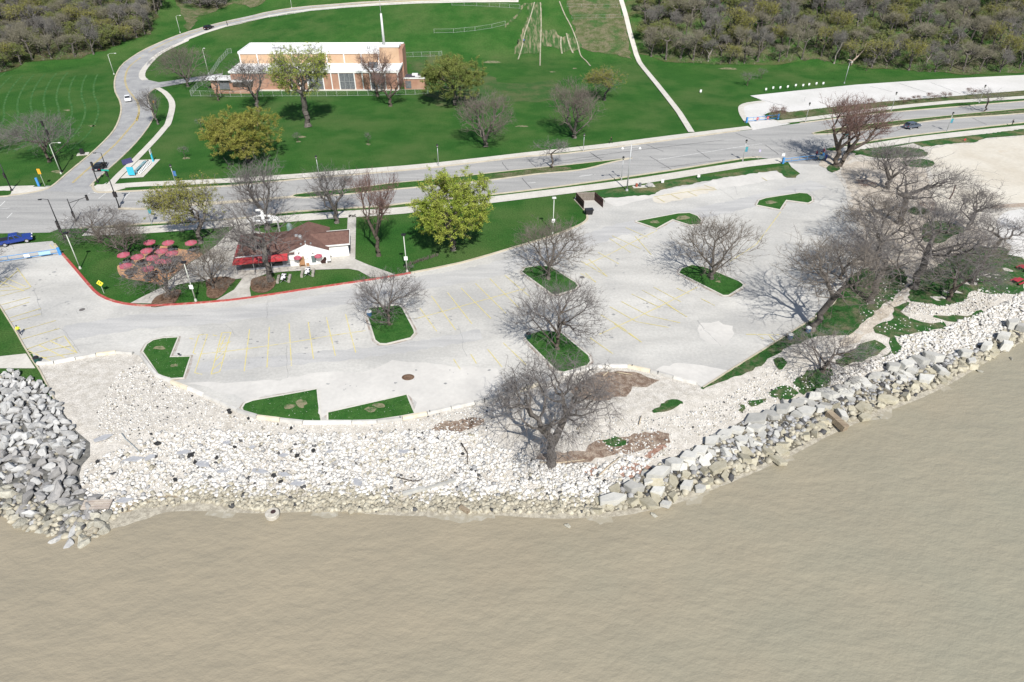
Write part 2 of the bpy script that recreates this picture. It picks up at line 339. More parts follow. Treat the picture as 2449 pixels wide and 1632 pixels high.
# ---- bare tracks worn into the sledding slope
DW=mat('worn_slope',(.045,.10,.03),(.25,.215,.14),scale=.5,detail=8,lo=.46,hi=.66,rough=.98,spec=.05,stretch=(2.2,.14,1),grain=.2,gs=3)
drape('worn_slope',S(ZM([(1070,610),(1180,320),(1240,180),(1230,40),(1390,35),(1395,330),(1370,600)])),DW,.10,3,jag=.5,seed=6)
drape('worn_slope',S(ZM([(1400,350),(1550,340),(1560,400),(1640,430),(1700,380),(1860,520),(1800,560),(1740,600),(1700,560),(1620,600),(1560,540),(1400,520)])),DW,.11,3,jag=.5,seed=7)
drape('worn_slope',S(ZM([(970,320),(1100,210),(1190,90),(1240,40),(1180,40),(1120,160),(1000,260)])),DW,.11,3,jag=.4,seed=8)
TRK=mat('dirt_track',(.36,.335,.25),(.20,.215,.12),scale=.7,detail=6,lo=.45,hi=.7,rough=.98,spec=.05)
for P,wd in ((ZM([(1310,30),(1260,210),(1200,380),(1180,490),(1150,600),(1125,675)]),.42),(ZM([(1375,30),(1385,200),(1382,400),(1375,600),(1372,745)]),.42),(ZM([(1590,20),(1650,170),(1720,300),(1790,480),(1830,630),(1890,690),(1940,750)]),.42),(ZM([(1610,420),(1605,500),(1620,610)]),.5),(ZM([(1670,380),(1700,500),(1745,605)]),.5)):
    ribbon('dirt_track',smoothp(S(P),False,3),wd,TRK,off=.16)
# ---- roads
hr_far=Z6([(500,1190),(600,1160),(700,1095),(830,980),(1000,840),(1200,670),(1380,490),(1460,370),(1510,230),(1515,130),(1490,40)])+Z1([(1300,1040),(1290,930),(1320,820),(1400,710),(1560,600),(1760,500),(2000,400),(2290,310)])+Z2([(370,200),(700,125),(1000,75),(1350,45),(1800,15),(2353,3)])+[(1240,0.3)]
hr_near=[(1240,2.6)]+Z2([(2353,20),(1700,50),(1160,95),(760,155),(340,250),(0,365)])+Z1([(2100,460),(1880,560),(1740,650),(1640,760),(1600,830),(1605,880),(1640,905)])
hr_low=[(380,197.6),(388.9,209)]+[(373,212),(359,221),(353,234),(361,255),(366.5,280)]+Z6([(1910,290),(1850,400),(1700,590),(1500,790),(1330,940),(1180,1075),(1130,1130)])
drape('hill_road',S(hr_far)+S(hr_near)+S(hr_low)+S([(225,463)]),HROAD,.06,3)
hrc=S(Z2([(2353,8),(1800,28),(1350,60),(1000,92),(700,142),(370,215)])+Z1([(2250,345),(2000,430),(1760,540),(1600,640),(1470,740),(1420,830),(1410,920),(1440,1010),(1500,1090),(1550,1160),(1565,1260),(1540,1370)])+Z6([(1740,210),(1700,310),(1600,430),(1460,590),(1300,740),(1180,850),(1040,970),(910,1090)]))
kw=[p for p in hrc]
sm=smoothp(hrc,False,3)
for o_ in (-.16,.16):
    A,_=ribpts(resample(sm,2),0,o_); ribbon('centre_line',A,.13,YELR,off=.085)
ribbon('kerb',smoothp(S(hr_far),False,2),.45,BUFF,off=.06,ht=.1)
nk=smoothp(S(hr_near),False,2); A,B=ribpts(nk,2.2,0)
ribbon('walkway',nk,2.0,CONC,off=.09)
ribbon('kerb',smoothp(S(hr_low[2:]),False,2),.3,BUFF,off=.06,ht=.1)
# driveway to the brick building
drape('driveway',S([(373,212),(388.9,209),(452.6,197.6),(500,191),(530,187),(533,176),(500,180.6),(397,195.5),(380,197.6),(345,190),(340,205)]),HROAD,.075,4)
# main drive
RD=S([(-160,474)]+Z6([(0,1262),(130,1245),(400,1210),(560,1170)])+[(110,445),(230,446),(225,452),(237,461)]+[(277,459.6)]+Z7([(0,1065),(1000,1010),(1700,940)])+Z8([(0,465),(770,395),(1600,295)])+Z3([(0,465),(1000,335),(1740,240),(2100,190)])+Z4([(0,290),(300,250),(1100,155),(2353,50)])+[(2700,216),(2700,270)]+Z4([(2353,250),(1640,330),(1000,410)])+[(1977,356),(1960,395),(1900,392),(1868,384),(1826.8,378.8)]+Z3([(1700,505),(1000,620),(0,765)])+Z8([(1200,660),(450,735)])+ZB([(2353,70),(1400,130),(800,205),(0,250)])+ZA([(1750,445),(870,500),(650,515),(560,550),(0,560)])+[(-160,565)])
drape('main_drive',RD,ROAD,.04)
def kerbline(L,m=BUFF,wd=.42,ht=.13,sm=2,name='kerb',off=.04):
    P=S(L); P=smoothp(P,False,sm) if sm>1 else P
    return ribbon(name,P,wd,m,off=off,ht=ht)
kerbline([(-160,474)]+Z6([(0,1262),(130,1245),(400,1210),(540,1175)]))
kerbline([(224,440),(222,448),(226,456),(237,461),(277,459.6)]+Z7([(0,1065),(1000,1010),(1700,940)])+Z8([(0,465),(770,395),(1600,295)])+Z3([(0,465),(1000,335),(1640,248)]),wd=.5)
kerbline(Z3([(2250,170)])+Z4([(300,250),(1100,155),(2353,50)])+[(2700,216)])
kerbline([(2700,270)]+Z4([(2353,250),(1640,330),(1000,410),(560,480)]))
kerbline(Z3([(1850,500),(1700,505),(1000,620),(0,765)])+Z8([(1200,660),(450,735)])+ZB([(2353,70),(1400,130),(800,205),(0,250)])+ZA([(1750,445),(900,500)]))
# sidewalks
def walk(L,wd,m=CONC,name='sidewalk',off=.07,joints=True):
    P=smoothp(S(L),False,2); o=ribbon(name,P,wd,m,off=off); return P
swn=walk([(226,448),(277,446),(350,441),(562,432),(850,411),(1046,394.5),(1258,370),(1450,349),(1605,329),(1795,306)],2.7)
drape('sidewalk',S([(236,460),(226,454),(224,446),(250,441),(300,440),(300,451),(275,458)]),CONC,.066)
walk([(1862,293),(1880,291),(1926,286),(2010,275),(2110,261),(2280,244),(2449,233.5),(2700,208)],2.6)
sws=walk([(205,556),(300,553),(400,547),(697,523),(831,513),(964,504),(1160,480.5),(1450,445),(1605,422),(1783,393.5),(1872,384)],3.3)
walk([(2005,358),(2041,355),(2079,351),(2181,335),(2320,319),(2449,305.7),(2700,280)],3.2)
walk([(-160,466)]+Z6([(0,1160),(130,1158),(400,1150)]),2.6)
drape('sidewalk',S(Z6([(130,1135),(620,1140),(560,1172),(400,1205),(130,1240),(150,1190)])),CONC,.075)
fp=walk(Z1([(1770,995),(1850,1040),(1920,1120),(1940,1200),(1920,1300),(1890,1400)])+Z6([(2060,400),(1950,530),(1700,790),(1500,980),(1380,1110)]),1.7,name='footpath',off=.085)
drape('bike_share_pad',S([(287.8,428),(342.6,425),(383.7,382),(332.6,383.9)]),CONC,.10)
walk(ZC([(160,-20),(190,80),(225,200),(265,370),(320,560),(370,700),(560,940),(780,1220)])+Z3([(1100,120),(1190,265)]),1.7,name='footpath',off=.2)
walk([(1828,243),(1790,248),(1775,254),(1772,262),(1776,276),(1788,294)],1.6,name='footpath',off=.09)
# north parking lot
drape('north_parking_lot',S([(1794,229.5),(1900,218),(2049,203),(2226,191),(2449,180),(2700,165),(2700,196),(2449,217),(2250,233),(2110,244),(1900,269.5),(1885,269),(1870,264),(1838,270),(1828,275),(1834,283),(1860,289),(1890,297),(1800,312),(1792,297),(1776,272),(1774,257),(1783,248.6),(1823,241)]),CONCW,.05)
brs=S([(1868,265),(1885.6,268.8),(1950,261),(2110,243.8),(2250,233),(2449,217),(2700,196),(2700,203),(2449,228.5),(2250,244),(2110,256),(1926,281),(1868,287),(1840,281),(1838,271)])
drape('planting_strip',brs,BRUSH,.055,jag=.15,seed=9)
for P in (Z3([(770,380),(930,445)]),Z3([(240,455),(355,530)]),Z3([(800,490),(1010,615)]),Z3([(1240,430),(1360,510)]),Z3([(1880,380),(2010,475)]),Z3([(1600,270),(1790,345)]),Z8([(1375,350),(1440,435)]),Z8([(1620,325),(1700,400)]),Z8([(1560,495),(1645,595)]),Z8([(2200,255),(2310,330)]),Z4([(1860,205),(2000,270)]),Z3([(0,528),(500,455),(1000,395),(1500,335)]),Z3([(900,600),(1500,520)]),Z5([(780,890),(1010,945)]),Z5([(1080,860),(1380,960)]),Z5([(1400,850),(1700,965)]),Z4([(1500,210),(1900,185)]),ZC([(1660,1100),(2000,1195)]),Z8([(360,450),(358,540)]),Z8([(1820,375),(2340,300)])):
    rg=random.Random(int(P[0][0])); Q=resample(S(P),1.2); Q=[(x+rg.uniform(-.12,.12),y+rg.uniform(-.12,.12)) for x,y in Q]; ribbon('pavement_joint',Q,.14,CRK,off=.062)
for P in (Z3([(880,520),(1740,385)]),Z3([(150,670),(280,660)]),Z3([(1750,385),(1850,370)]),Z8([(1610,545),(1690,538)]),Z8([(2100,485),(2250,462)]),ZA([(700,425),(770,375)]),ZA([(990,120),(1200,-10)]),ZA([(0,255),(60,195)]),ZA([(80,390),(140,330)]),ZA([(1380,190),(1460,100)]),ZA([(1110,170),(1190,110)]),ZA([(0,285),(110,275)]),ZA([(920,85),(1020,92),(1100,110)]),Z6([(740,1105),(890,1100)]),ZA([(1000,290),(1060,260)]),ZA([(1380,210),(1880,190)])):
    ribbon('lane_marking',S(P),.16,WHT,off=.058,d=4)
# medians
def isl(name,L,m=GRASS,sm=True,off=.14,jag=0,label=None,hole=None):
    P=S(L); P=smoothp(P,True,3) if sm else P
    ribbon('kerb',P+[P[0]],.36,BUFF,off=.04,ht=.14,d=2); drape(name,P,m,off,side=.1); return P
m1=Z3([(0,576),(450,530),(640,506),(560,530),(200,608),(0,633)])[1:5]
isl('median_lawn',[(707,466),(850,451),(941,439),(1056,428.5),(1217,410),(1350,396.6),(1464,384),(1511,379),(1465,388.5),(1401,405),(1350,411.5),(1283.5,417.3),(1171,432),(1054,444),(936.7,454.5),(850,463.5),(728,474)])
drape('median_dirt',smoothp(S(Z8([(1210,470),(1500,445),(1700,410),(1900,395),(2030,405),(1960,430),(1700,455),(1300,515),(1190,525)])),True,2),BRUSH,.16,jag=.15,seed=11)
drape('concrete_median',smoothp(S([(395,489),(520,483),(640,474),(705,469),(722,472),(640,480),(520,490),(395,496)]),True,2),BUFF,.10)
drape('concrete_median',S(ZA([(1330,268),(1900,285),(1900,300),(1330,295)])),BUFF,.09)
isl('median_lawn',[(1948,318),(2020,305),(2114,293.5),(2303,274),(2449,260.5),(2700,235),(2700,245),(2449,272),(2267,285),(2105,307.5),(2020,318),(1955,322)])
drape('median_dirt',S([(1950,319),(2050,303.5),(2110,299),(2300,277),(2449,264),(2700,240),(2700,244),(2449,271),(2267,284),(2105,306),(2020,316)]),BRUSH,.16,jag=.2,seed=12)
# ---- the south parking lot
BAR_L=[(90,872)]+ZE([(420,570),(670,520),(910,475),(1160,430),(1380,420),(1430,440)])
BAR_M=ZL([(150,595),(220,690),(300,790),(440,850),(600,910),(780,990),(950,1060),(1070,1125),(1240,1175),(1640,1228),(1900,1233)])+ZG([(950,378),(1300,380),(1540,352),(1780,302),(2000,250),(2220,205)])+[(1200,953.5),(1290,920),(1345,900),(1387,888.7)]+ZH([(1165,92),(1380,97),(1590,150),(1900,235)])
LOT=S([(-160,585),(0,588),(125,577),(131,584)]+[(148.7,608),(180.6,644),(212.5,682),(238,706.7),(276,722.6),(318.7,730),(371.9,732),(500,723.7),(600,712.7),(718.7,694.6),(900,668),(985,653),(1105,629),(1232.5,592),(1321.7,565),(1380,542),(1400.8,529.5),(1404.6,519),(1398,504),(1374,478),(1379,462),(1440,459),(1446,487)]+Z3([(380,880),(900,810),(1300,700),(1700,650),(2010,620),(2080,690),(2150,690),(2210,650),(2130,590),(2090,530),(2100,510)])+[(1925,390),(1990,392)]+[(2002,420),(2030,468),(2040,520),(2062,560),(2066,600),(2040,650),(1993,728),(1926,774),(1840,828),(1748,885),(1681,928),(1665,920)]+BAR_M[::-1]+BAR_L[::-1]+[(75,842),(57,828),(0,733),(-160,500)])
drape('parking_lot',LOT,ASPH,.03,2.5)
# blown sand lying on the paving near the barrier
drape('sand_deposit',smoothp(S(ZL([(560,860),(800,830),(1100,850),(1450,820),(1800,760),(2100,740),(2353,730)])+ZJ([(500,960),(800,960),(1100,1000),(1400,1020),(1480,1100),(1420,1267)])+[(1200,950)]+ZG([(2000,240),(1780,295),(1660,300),(1600,150),(950,290),(880,370),(870,110),(350,190),(290,240),(200,150)])),True,2),SANDL,.038,jag=.5,seed=13)
drape('sand_deposit',smoothp(S(ZH([(1010,85),(1300,80),(1560,120),(1640,90),(1800,60),(1960,90),(2150,120),(2050,180),(1950,255),(1900,230),(1590,145),(1380,90),(1165,88)])),True,2),SANDL,.038,jag=.3,seed=14)
drape('sand_deposit',smoothp(S(ZK([(960,1200),(1150,1160),(1290,1230),(1260,1330),(1140,1360),(1000,1290)])),True,3),SANDL,.037,jag=.4,seed=15)
drape('sand_deposit',smoothp(S(Z3([(360,890),(480,870),(900,810),(1100,770),(1400,720),(1700,655),(1980,625),(2070,690),(1900,720),(1430,800),(1000,880),(800,880),(480,960)])),True,2),SANDL,.038,jag=.5,seed=16)
drape('sand_deposit',smoothp(S(Z3([(830,870),(1300,770),(1430,805),(940,930)])),True,2),SANDM,.044,jag=.4,seed=17)
# kerbs of the lot
kerbline([(131,584),(148.7,608)],wd=.3)
kerbline([(148.7,608),(180.6,644),(212.5,682),(238,706.7),(276,722.6),(318.7,730),(371.9,732),(500,723.7),(600,712.7),(718.7,694.6),(900,668),(982,653.9)],KRED,wd=.42,ht=.15,name='red_kerb',off=.03)
kerbline([(983,653.7),(1105,629),(1232.5,592),(1321.7,565),(1380,542),(1400.8,529.5),(1404.6,519),(1398,504),(1374,478)])
kerbline([(2012,690),(1993,728),(1926,774),(1840,828),(1748,885),(1681,928)],wd=.2)
kerbline([(-160,500),(0,733),(57,828),(82,868),(97,890),(133,962)],wd=.22)
GUT=mat('gutter_dirt',(.30,.25,.21),(.42,.40,.375),scale=.8,detail=8,lo=.42,hi=.6,rough=.95)
def island(L,label,r=True):
    P=S(L); ribbon('gutter_dirt',P+[P[0]],.85,GUT,off=.037,d=1.5); ribbon('kerb',P+[P[0]],.24,CONC,off=.03,ht=.13,d=2); o=drape('island_lawn',P,GRASSI,.12,side=.1); return P
GRASSI=mat('island_grass',(.024,.088,.016),(.050,.122,.028),scale=.6,detail=6,lo=.35,hi=.7,rough=.95,spec=.1,bump=.6,bscale=9,c3=(.20,.17,.10),s3=.35,lo3=.67,hi3=.76,grain=.3,gs=6)
ISL=[ZL([(160,560),(200,490),(260,450),(350,430),(500,423),(425,608),(615,603),(550,805),(430,815),(310,780)]),
 ZL([(1093,1090),(1120,1045),(1200,1015),(1800,908),(1838,1215),(1640,1210),(1240,1160),(1105,1118)]),
 ZL([(1895,1128)])+ZG([(1590,150),(1655,305),(1540,330),(1300,365),(1050,372),(955,370)]),
 ZJ([(275,545),(300,500),(380,490),(560,475),(590,500),(690,690),(695,720),(660,760),(450,812),(390,810),(350,780)]),
 ZJ([(1620,190),(1650,150),(1780,130),(1870,140),(2090,280),(2110,310),(2080,340),(1930,385),(1880,380)]),
 ZJ([(1650,770),(1700,720),(1800,690),(1960,710),(2200,910),(2220,960),(2190,1000),(1990,1058),(1920,1045)]),
 ZK([(805,740),(830,700),(920,668),(1040,690),(1330,810),(1370,840),(1360,860),(1240,935),(1190,935)]),
 ZK([(430,292),(800,222),(900,218),(970,245),(1005,285),(990,320),(900,325),(755,278),(615,355)]),
 ZK([(1478,152),(1500,110),(1560,90),(1850,45),(1920,50),(1960,80),(1965,115),(1930,135),(1740,110),(1685,192)])]
for i,L_ in enumerate(ISL): island(L_,i)
drape('gravel_corner',S([(1958,396),(1974,360),(2000,362),(2045,368),(2040,380),(2010,402),(1992,412)]),GRAVP,.095,jag=.2,seed=64)
BP_=mat('bare_patch',(.22,.20,.12),(.06,.11,.035),scale=1.3,detail=8,lo=.45,hi=.65,rough=.95,grain=.2,gs=6)
for i,(z_,cx,cy,rx,ry) in enumerate(((ZL,320,525,55,18),(ZL,455,690,35,14),(ZL,1540,1075,55,22),(ZL,1650,1050,50,38),(ZG,1300,275,45,20),(ZG,1370,240,50,20),(ZK,600,297,38,16),(ZK,840,262,60,20),(ZK,1600,130,50,14),(ZJ,480,640,20,10),(ZJ,1850,245,25,12),(ZK,1150,815,22,8),(Z7,625,375,30,9),(Z7,450,700,38,14),(Z7,1710,515,26,8),(Z7,1750,462,45,9),(Z8,122,180,22,8),(Z6,730,950,80,18),(Z6,1020,740,60,12),(ZM,830,700,95,16),(ZM,1760,772,22,7),(ZM,1510,812,35,6),(Z6,1150,375,45,8),(Z6,840,180,45,8),(ZC,1380,775,100,12),(Z8,1560,10,60,8))):
    drape('bare_patch',S(z_([(cx+rx*math.cos(t)*(1+.25*math.sin(3*t+i)),cy+ry*math.sin(t)*(1+.2*math.cos(2*t+i))) for t in np.linspace(0,6.28,13)[:-1]])),BP_,.137 if i<12 else .03,2,jag=.12,seed=300+i)
# ---- yellow stall lines
YL=[(ZL,a) for a in ([(1165,345),(1115,740)],[(1350,325),(1328,705)],[(1535,290),(1558,690)],[(1715,280),(1765,625)],[(1885,235),(1970,595)],[(2065,205),(2160,565)],[(940,555),(1150,528),(1350,500),(1550,470),(1735,440),(1930,405),(2250,360)],[(690,400),(635,570),(660,580)],[(770,395),(650,755)],[(905,380),(805,770)],[(990,375),(885,745)],[(690,400),(770,395)],[(905,380),(990,375)],[(860,570),(985,460)],[(830,650),(930,560)],[(880,540),(940,400)],[(820,720),(910,650)],[(870,490),(970,470)],[(700,580),(930,555)],[(600,430),(640,440)],[(820,400),(860,410)],[(650,755),(720,770)],[(805,770),(885,745)])]
YL+=[(ZJ,a) for a in ([(740,500),(885,700)],[(840,395),(1050,690)],[(975,360),(1190,635)],[(1095,325),(1355,590)],[(1220,285),(1485,545)],[(1345,245),(1600,500)],[(1475,215),(1690,400)],[(690,595),(950,525),(1250,440),(1650,330)],[(1030,940),(1090,1030)],[(1180,900),(1230,980)],[(1325,855),(1450,1010)],[(1460,800),(1660,990)],[(2130,90),(2353,220)],[(2130,200),(2260,270)])]
YL+=[(ZK,a) for a in ([(0,670),(200,580),(400,475),(620,370)],[(350,345),(540,430)],[(230,415),(480,530)],[(210,440),(390,560)],[(110,560),(290,660)],[(30,620),(190,770)],[(0,740),(90,820)],[(430,420),(570,580)],[(1690,210),(1600,330),(1480,490),(1250,640)],[(490,885),(700,1000),(830,1090)],[(590,860),(830,990)],[(120,1270),(400,1145),(730,985),(970,860)],[(310,985),(550,1110),(820,1170)],[(210,1030),(440,1160),(720,1210)],[(130,1100),(330,1220),(480,1335)],[(40,1300),(240,1440)],[(250,1180),(490,1340)],[(400,920),(650,1040)],[(790,870),(900,920)],[(1000,960),(1120,1020)],[(700,1010),(880,1120)],[(1390,1270),(1680,1275)],[(1590,1280),(1640,1330)],[(1480,1270),(1540,1310)])]
YL+=[(ZA,a) for a in ([(190,950),(350,1165),(280,1200),(0,1270)],[(0,1370),(340,1280)],[(40,1430),(330,1335)],[(0,1170),(110,1160)],[(0,1100),(270,1210)],[(0,1210),(330,1180)],[(60,1060),(290,1160)],[(0,1160),(200,980)],[(560,690),(620,750)],[(610,690),(650,740)])]
YL+=[(ZE,a) for a in ([(110,50),(440,-50)],[(100,100),(440,10)],[(220,285),(640,165)],[(250,180),(600,80)],[(690,245),(825,430)],[(690,245),(280,390)],[(300,400),(560,520)],[(420,345),(700,480)],[(540,300),(810,420)],[(330,500),(800,430)],[(300,440),(760,350)])]
YL+=[(Z3,a) for a in ([(840,870),(1300,800),(1430,805)],[(870,880),(940,920)],[(1000,850),(1080,890)],[(1150,820),(1240,860)],[(1850,690),(1900,720)],[(1310,760),(1420,800)])]
ym=MB()
for i,(z_,a) in enumerate(YL): ribbon('x',S(z_(a)),.14,YEL,off=.046+.0007*i,d=5,mb=ym)
tag(ym.build('stall_lines',YEL),kind='structure')
km=MB(); rg=random.Random(5)
for z_,a in ([(ZK,[(970,1150),(1030,1230),(1180,1370)]),(ZK,[(400,920),(600,1020),(830,1060)]),(ZJ,[(1075,650),(1110,750),(1110,850),(1145,920)]),(ZJ,[(0,420),(200,390)]),(ZJ,[(350,860),(700,790)]),(ZA,[(240,860),(500,790),(750,740)]),(ZA,[(380,1170),(420,1300),(480,1500)]),(ZA,[(480,1440),(740,1330)]),(ZA,[(440,1170),(640,1110)]),(ZE,[(640,160),(700,200),(860,430)]),(ZE,[(600,380),(1100,310)]),(ZA,[(855,1420),(970,1375),(1000,1420),(880,1465),(855,1420)]),(ZL,[(940,300),(1000,340),(1030,410)]),(ZL,[(640,310),(900,300)]),(ZL,[(1320,100),(1330,260)]),(ZL,[(1510,500),(1520,800)]),(ZB,[(1130,1130),(1130,1310)]),(ZL,[(380,230),(620,215)]),(ZK,[(250,690),(280,620),(400,600)]),(ZI,[(50,50),(100,110)]),(Z3,[(1600,770),(1620,850)]),(Z3,[(1450,790),(1600,900)])]):
    Q=resample(S(z_(a)),.8); Q=[(x+rg.uniform(-.1,.1),y+rg.uniform(-.1,.1)) for x,y in Q]; ribbon('x',Q,.05,CRKL,off=.043,mb=km)
tag(km.build('pavement_cracks',CRKL),kind='structure')
# left lawn south-west corner and pavement
drape('footpath',S([(-120,868),(0,853)]+ZE([(280,432),(380,590),(0,590)])+[(-120,890)]),CONC,.05)
# ---- custard plaza
drape('brick_terrace',smoothp(S(ZN([(110,950),(150,1100),(250,1190),(480,1250),(900,1310),(1250,1390),(1420,1230),(1700,1000),(1960,800),(2250,620),(1950,520),(1700,490),(1250,410),(1050,470),(600,700),(450,780),(160,880)])),True,3),ORNG,.06)
PZ=mat('plaza_concrete',(.38,.36,.32),(.50,.48,.44),scale=.35,detail=8,lo=.35,hi=.65,rough=.9,spec=.15,grain=.1,gs=2)
drape('plaza',S([(404,672),(433,647),(458,628),(487,610),(520,585),(548,555),(570,537),(612,533),(606,552),(640,560),(830,560),(832,515),(852,513),(849.6,621),(880,634),(952,660),(925,665),(886,664),(857,648),(833,643.6),(760,646),(687,650),(640,655),(604,668),(597,690),(601,712),(517,719),(560,694),(580,667),(540,671),(502,671),(432,680),(420,684),(365,727),(312,726),(350,706),(395,685)]),PZ,.07)
for L_ in ([(1700,1390),(1740,1290),(1830,1240),(1960,1200),(2040,1200),(2010,1280),(1960,1350),(1870,1375)],[(2340,1150),(2400,1060),(2600,1060),(2560,1190),(2450,1290),(2330,1270)]):
    drape('mulch_bed',smoothp(S(ZA(L_)),True,3),MULCH,.08)
drape('mulch_bed',smoothp(S(ZB([(440,900),(560,880),(740,880),(760,910),(660,990),(570,1080),(500,1060),(450,1000)])),True,3),MULCH,.085)
drape('mulch_bed',smoothp(S(ZB([(945,900),(1000,870),(1150,850),(1220,900),(1200,980),(1100,1040),(980,1030),(940,980)])),True,3),MULCH,.08)
# ---- beach
BE=S([(-300,960),(0,872),(60,872),(100,890),(133,962),(215,1060),(228,1090)])
beach=S([(268,1280),(262,1235),(240,1205),(205,1192),(188,1165),(184,1135),(190,1112),(212,1090),(212,1062),(180,1032),(150,985),(133,962),(98,890)])+S(BAR_L[1:])+S(BAR_M)+S([(1681,930),(1701,923),(1752,903),(1840,850),(1926,778),(1990,728),(2034,655),(2056,600),(2050,545),(2030,500),(2020,450),(1996,412),(1990,398),(2000,380),(2060,370),(2140,352),(2191,342),(2206,352),(2267,344.6),(2328,340),(2359,331),(2449,324),(2700,300),(2900,430),(2900,760)])
sh2=[(float(a),float(b_)-3.5) for a,b_ in SH[::-1] if a>-39 and a<86]
drape('beach',beach+[(110,80)]+sh2,GRAV,.05,1.5)
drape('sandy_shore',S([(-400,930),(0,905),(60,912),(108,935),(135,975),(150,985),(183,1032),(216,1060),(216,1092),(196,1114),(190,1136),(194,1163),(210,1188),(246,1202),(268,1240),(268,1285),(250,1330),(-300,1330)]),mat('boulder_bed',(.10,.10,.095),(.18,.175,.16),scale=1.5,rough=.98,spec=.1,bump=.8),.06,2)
# sandy beach to the north-east
drape('sand_beach',smoothp(S([(2215,362),(2267,348),(2328,343),(2359,334),(2449,327),(2700,305),(2900,430),(2700,520),(2449,486),(2372,494),(2330,530),(2290,520),(2250,500),(2225,460),(2230,410),(2220,380)]),True,3),SANDM,.08,4,jag=.6,seed=20)
drape('boardwalk',S([(2372,492),(2449,487),(2700,470),(2700,482),(2449,496),(2372,500)]),mat('boardwalk_wood',(.33,.26,.2),(.40,.34,.28),scale=2,rough=.9),.11,4)
drape('promenade',smoothp(S([(2390,520),(2449,500),(2700,486),(2900,640),(2449,618),(2420,590),(2385,560)]),True,3),CONCW,.10,4)
LP=[ZD([(0,1270),(370,1022),(560,860),(650,745),(760,600),(1000,540),(1180,560),(1240,610),(1250,690),(1150,830),(1000,930),(870,1050),(700,1180),(400,1200),(250,1260),(100,1320)])+ZI([(500,370),(300,450),(150,510),(85,535),(400,340),(560,250)]),
 ZD([(1320,650),(1500,560),(1700,430),(1900,360),(2150,370),(2300,440),(2348,470),(2348,770),(2200,790),(2000,800),(1900,780),(1850,800),(1750,880),(1560,910),(1300,870),(1260,780)]),
 ZD([(1240,870),(1140,930),(1100,1050),(970,1090),(960,1160),(1070,1210),(1090,1320),(1010,1380),(1100,1370),(1210,1300),(1140,1200),(1290,1190),(1600,1120),(1600,1070),(1480,1080),(1300,1040),(1200,970),(1280,900)]),
 ZD([(1500,1000),(1800,1000),(1950,950),(1965,1000),(1880,1040),(1700,1060),(1580,1040)]),
 ZD([(1390,290),(1380,170),(1500,120),(1640,130),(1790,190),(1700,250),(1590,320),(1480,320)]),
 Z4([(730,530),(900,490),(1100,480),(1300,490),(1400,510),(1440,560),(1250,580),(1050,590),(900,570)]),
 Z4([(1180,620),(1300,600),(1440,600),(1520,640),(1420,680),(1250,660)]),
 Z4([(1270,1060),(1400,1050),(1480,1090),(1400,1120),(1290,1110)]),
 ZI([(720,490),(800,430),(870,400),(960,390),(1000,420),(980,510),(870,550),(800,580),(760,530)]),
 ZI([(560,570),(620,530),(690,510),(760,560),(700,600),(640,630),(610,590)]),ZI([(410,620),(520,600),(510,650),(440,655)]),ZI([(590,330),(650,320),(690,350),(650,400),(610,390)]),ZI([(355,670),(375,650),(380,700),(360,705)]),
 ZI([(1040,340),(1100,290),(1200,220),(1300,200),(1380,240),(1320,300),(1200,340),(1080,380)]),
 ZH([(1545,455),(1600,410),(1650,395),(1700,370),(1780,385),(1785,410),(1700,440),(1600,470)]),ZH([(1150,700),(1240,670),(1320,690),(1290,730),(1180,720)]),ZI([(2353,0),(2449,0)])[:0] or ZD([(1960,770),(2200,740),(2348,700),(2348,640),(2100,640),(1900,690)]),
 Z4([(500,680),(560,640),(620,680),(560,720)])]
for i,L_ in enumerate(LP): drape('lawn_patch',smoothp(S(L_),True,2),GRASSB,.09+.004*i,2.5,jag=.35,seed=30+i)
drape('lawn_strip',S(Z4([(1310,445),(2353,312)])+[(2700,285),(2700,300)]+Z4([(2353,372),(2000,392),(1880,437),(1640,452),(1400,482)])),GRASSW,.1,jag=.3,seed=60)
drape('lawn_strip',S(Z3([(100,870),(400,880),(820,850),(900,805),(1500,690),(1990,618),(2080,690),(2160,690),(2195,655),(2130,600),(2080,560),(2040,580),(1500,650),(900,740),(100,850)])),GRASSW,.075,jag=.3,seed=61)
drape('gravel_trail',smoothp(S(ZD([(1480,430),(1400,560),(1290,680),(1230,830),(1140,940),(960,1100),(800,1250),(600,1300),(700,1180),(870,1050),(1000,930),(1150,830),(1240,690),(1150,560),(1020,520),(1040,460),(1250,440)])),True,2),GRAVP,.075,2.5,jag=.3,seed=62)
drape('gravel_bank',smoothp(S([(2010,396),(2100,385),(2200,378),(2230,460),(2330,530),(2360,590),(2248,636),(2187,664),(2130,634),(2045,640),(2068,600),(2060,545),(2040,500),(2030,450)]),True,2),GRAVP,.07,2.5,jag=.5,seed=63)
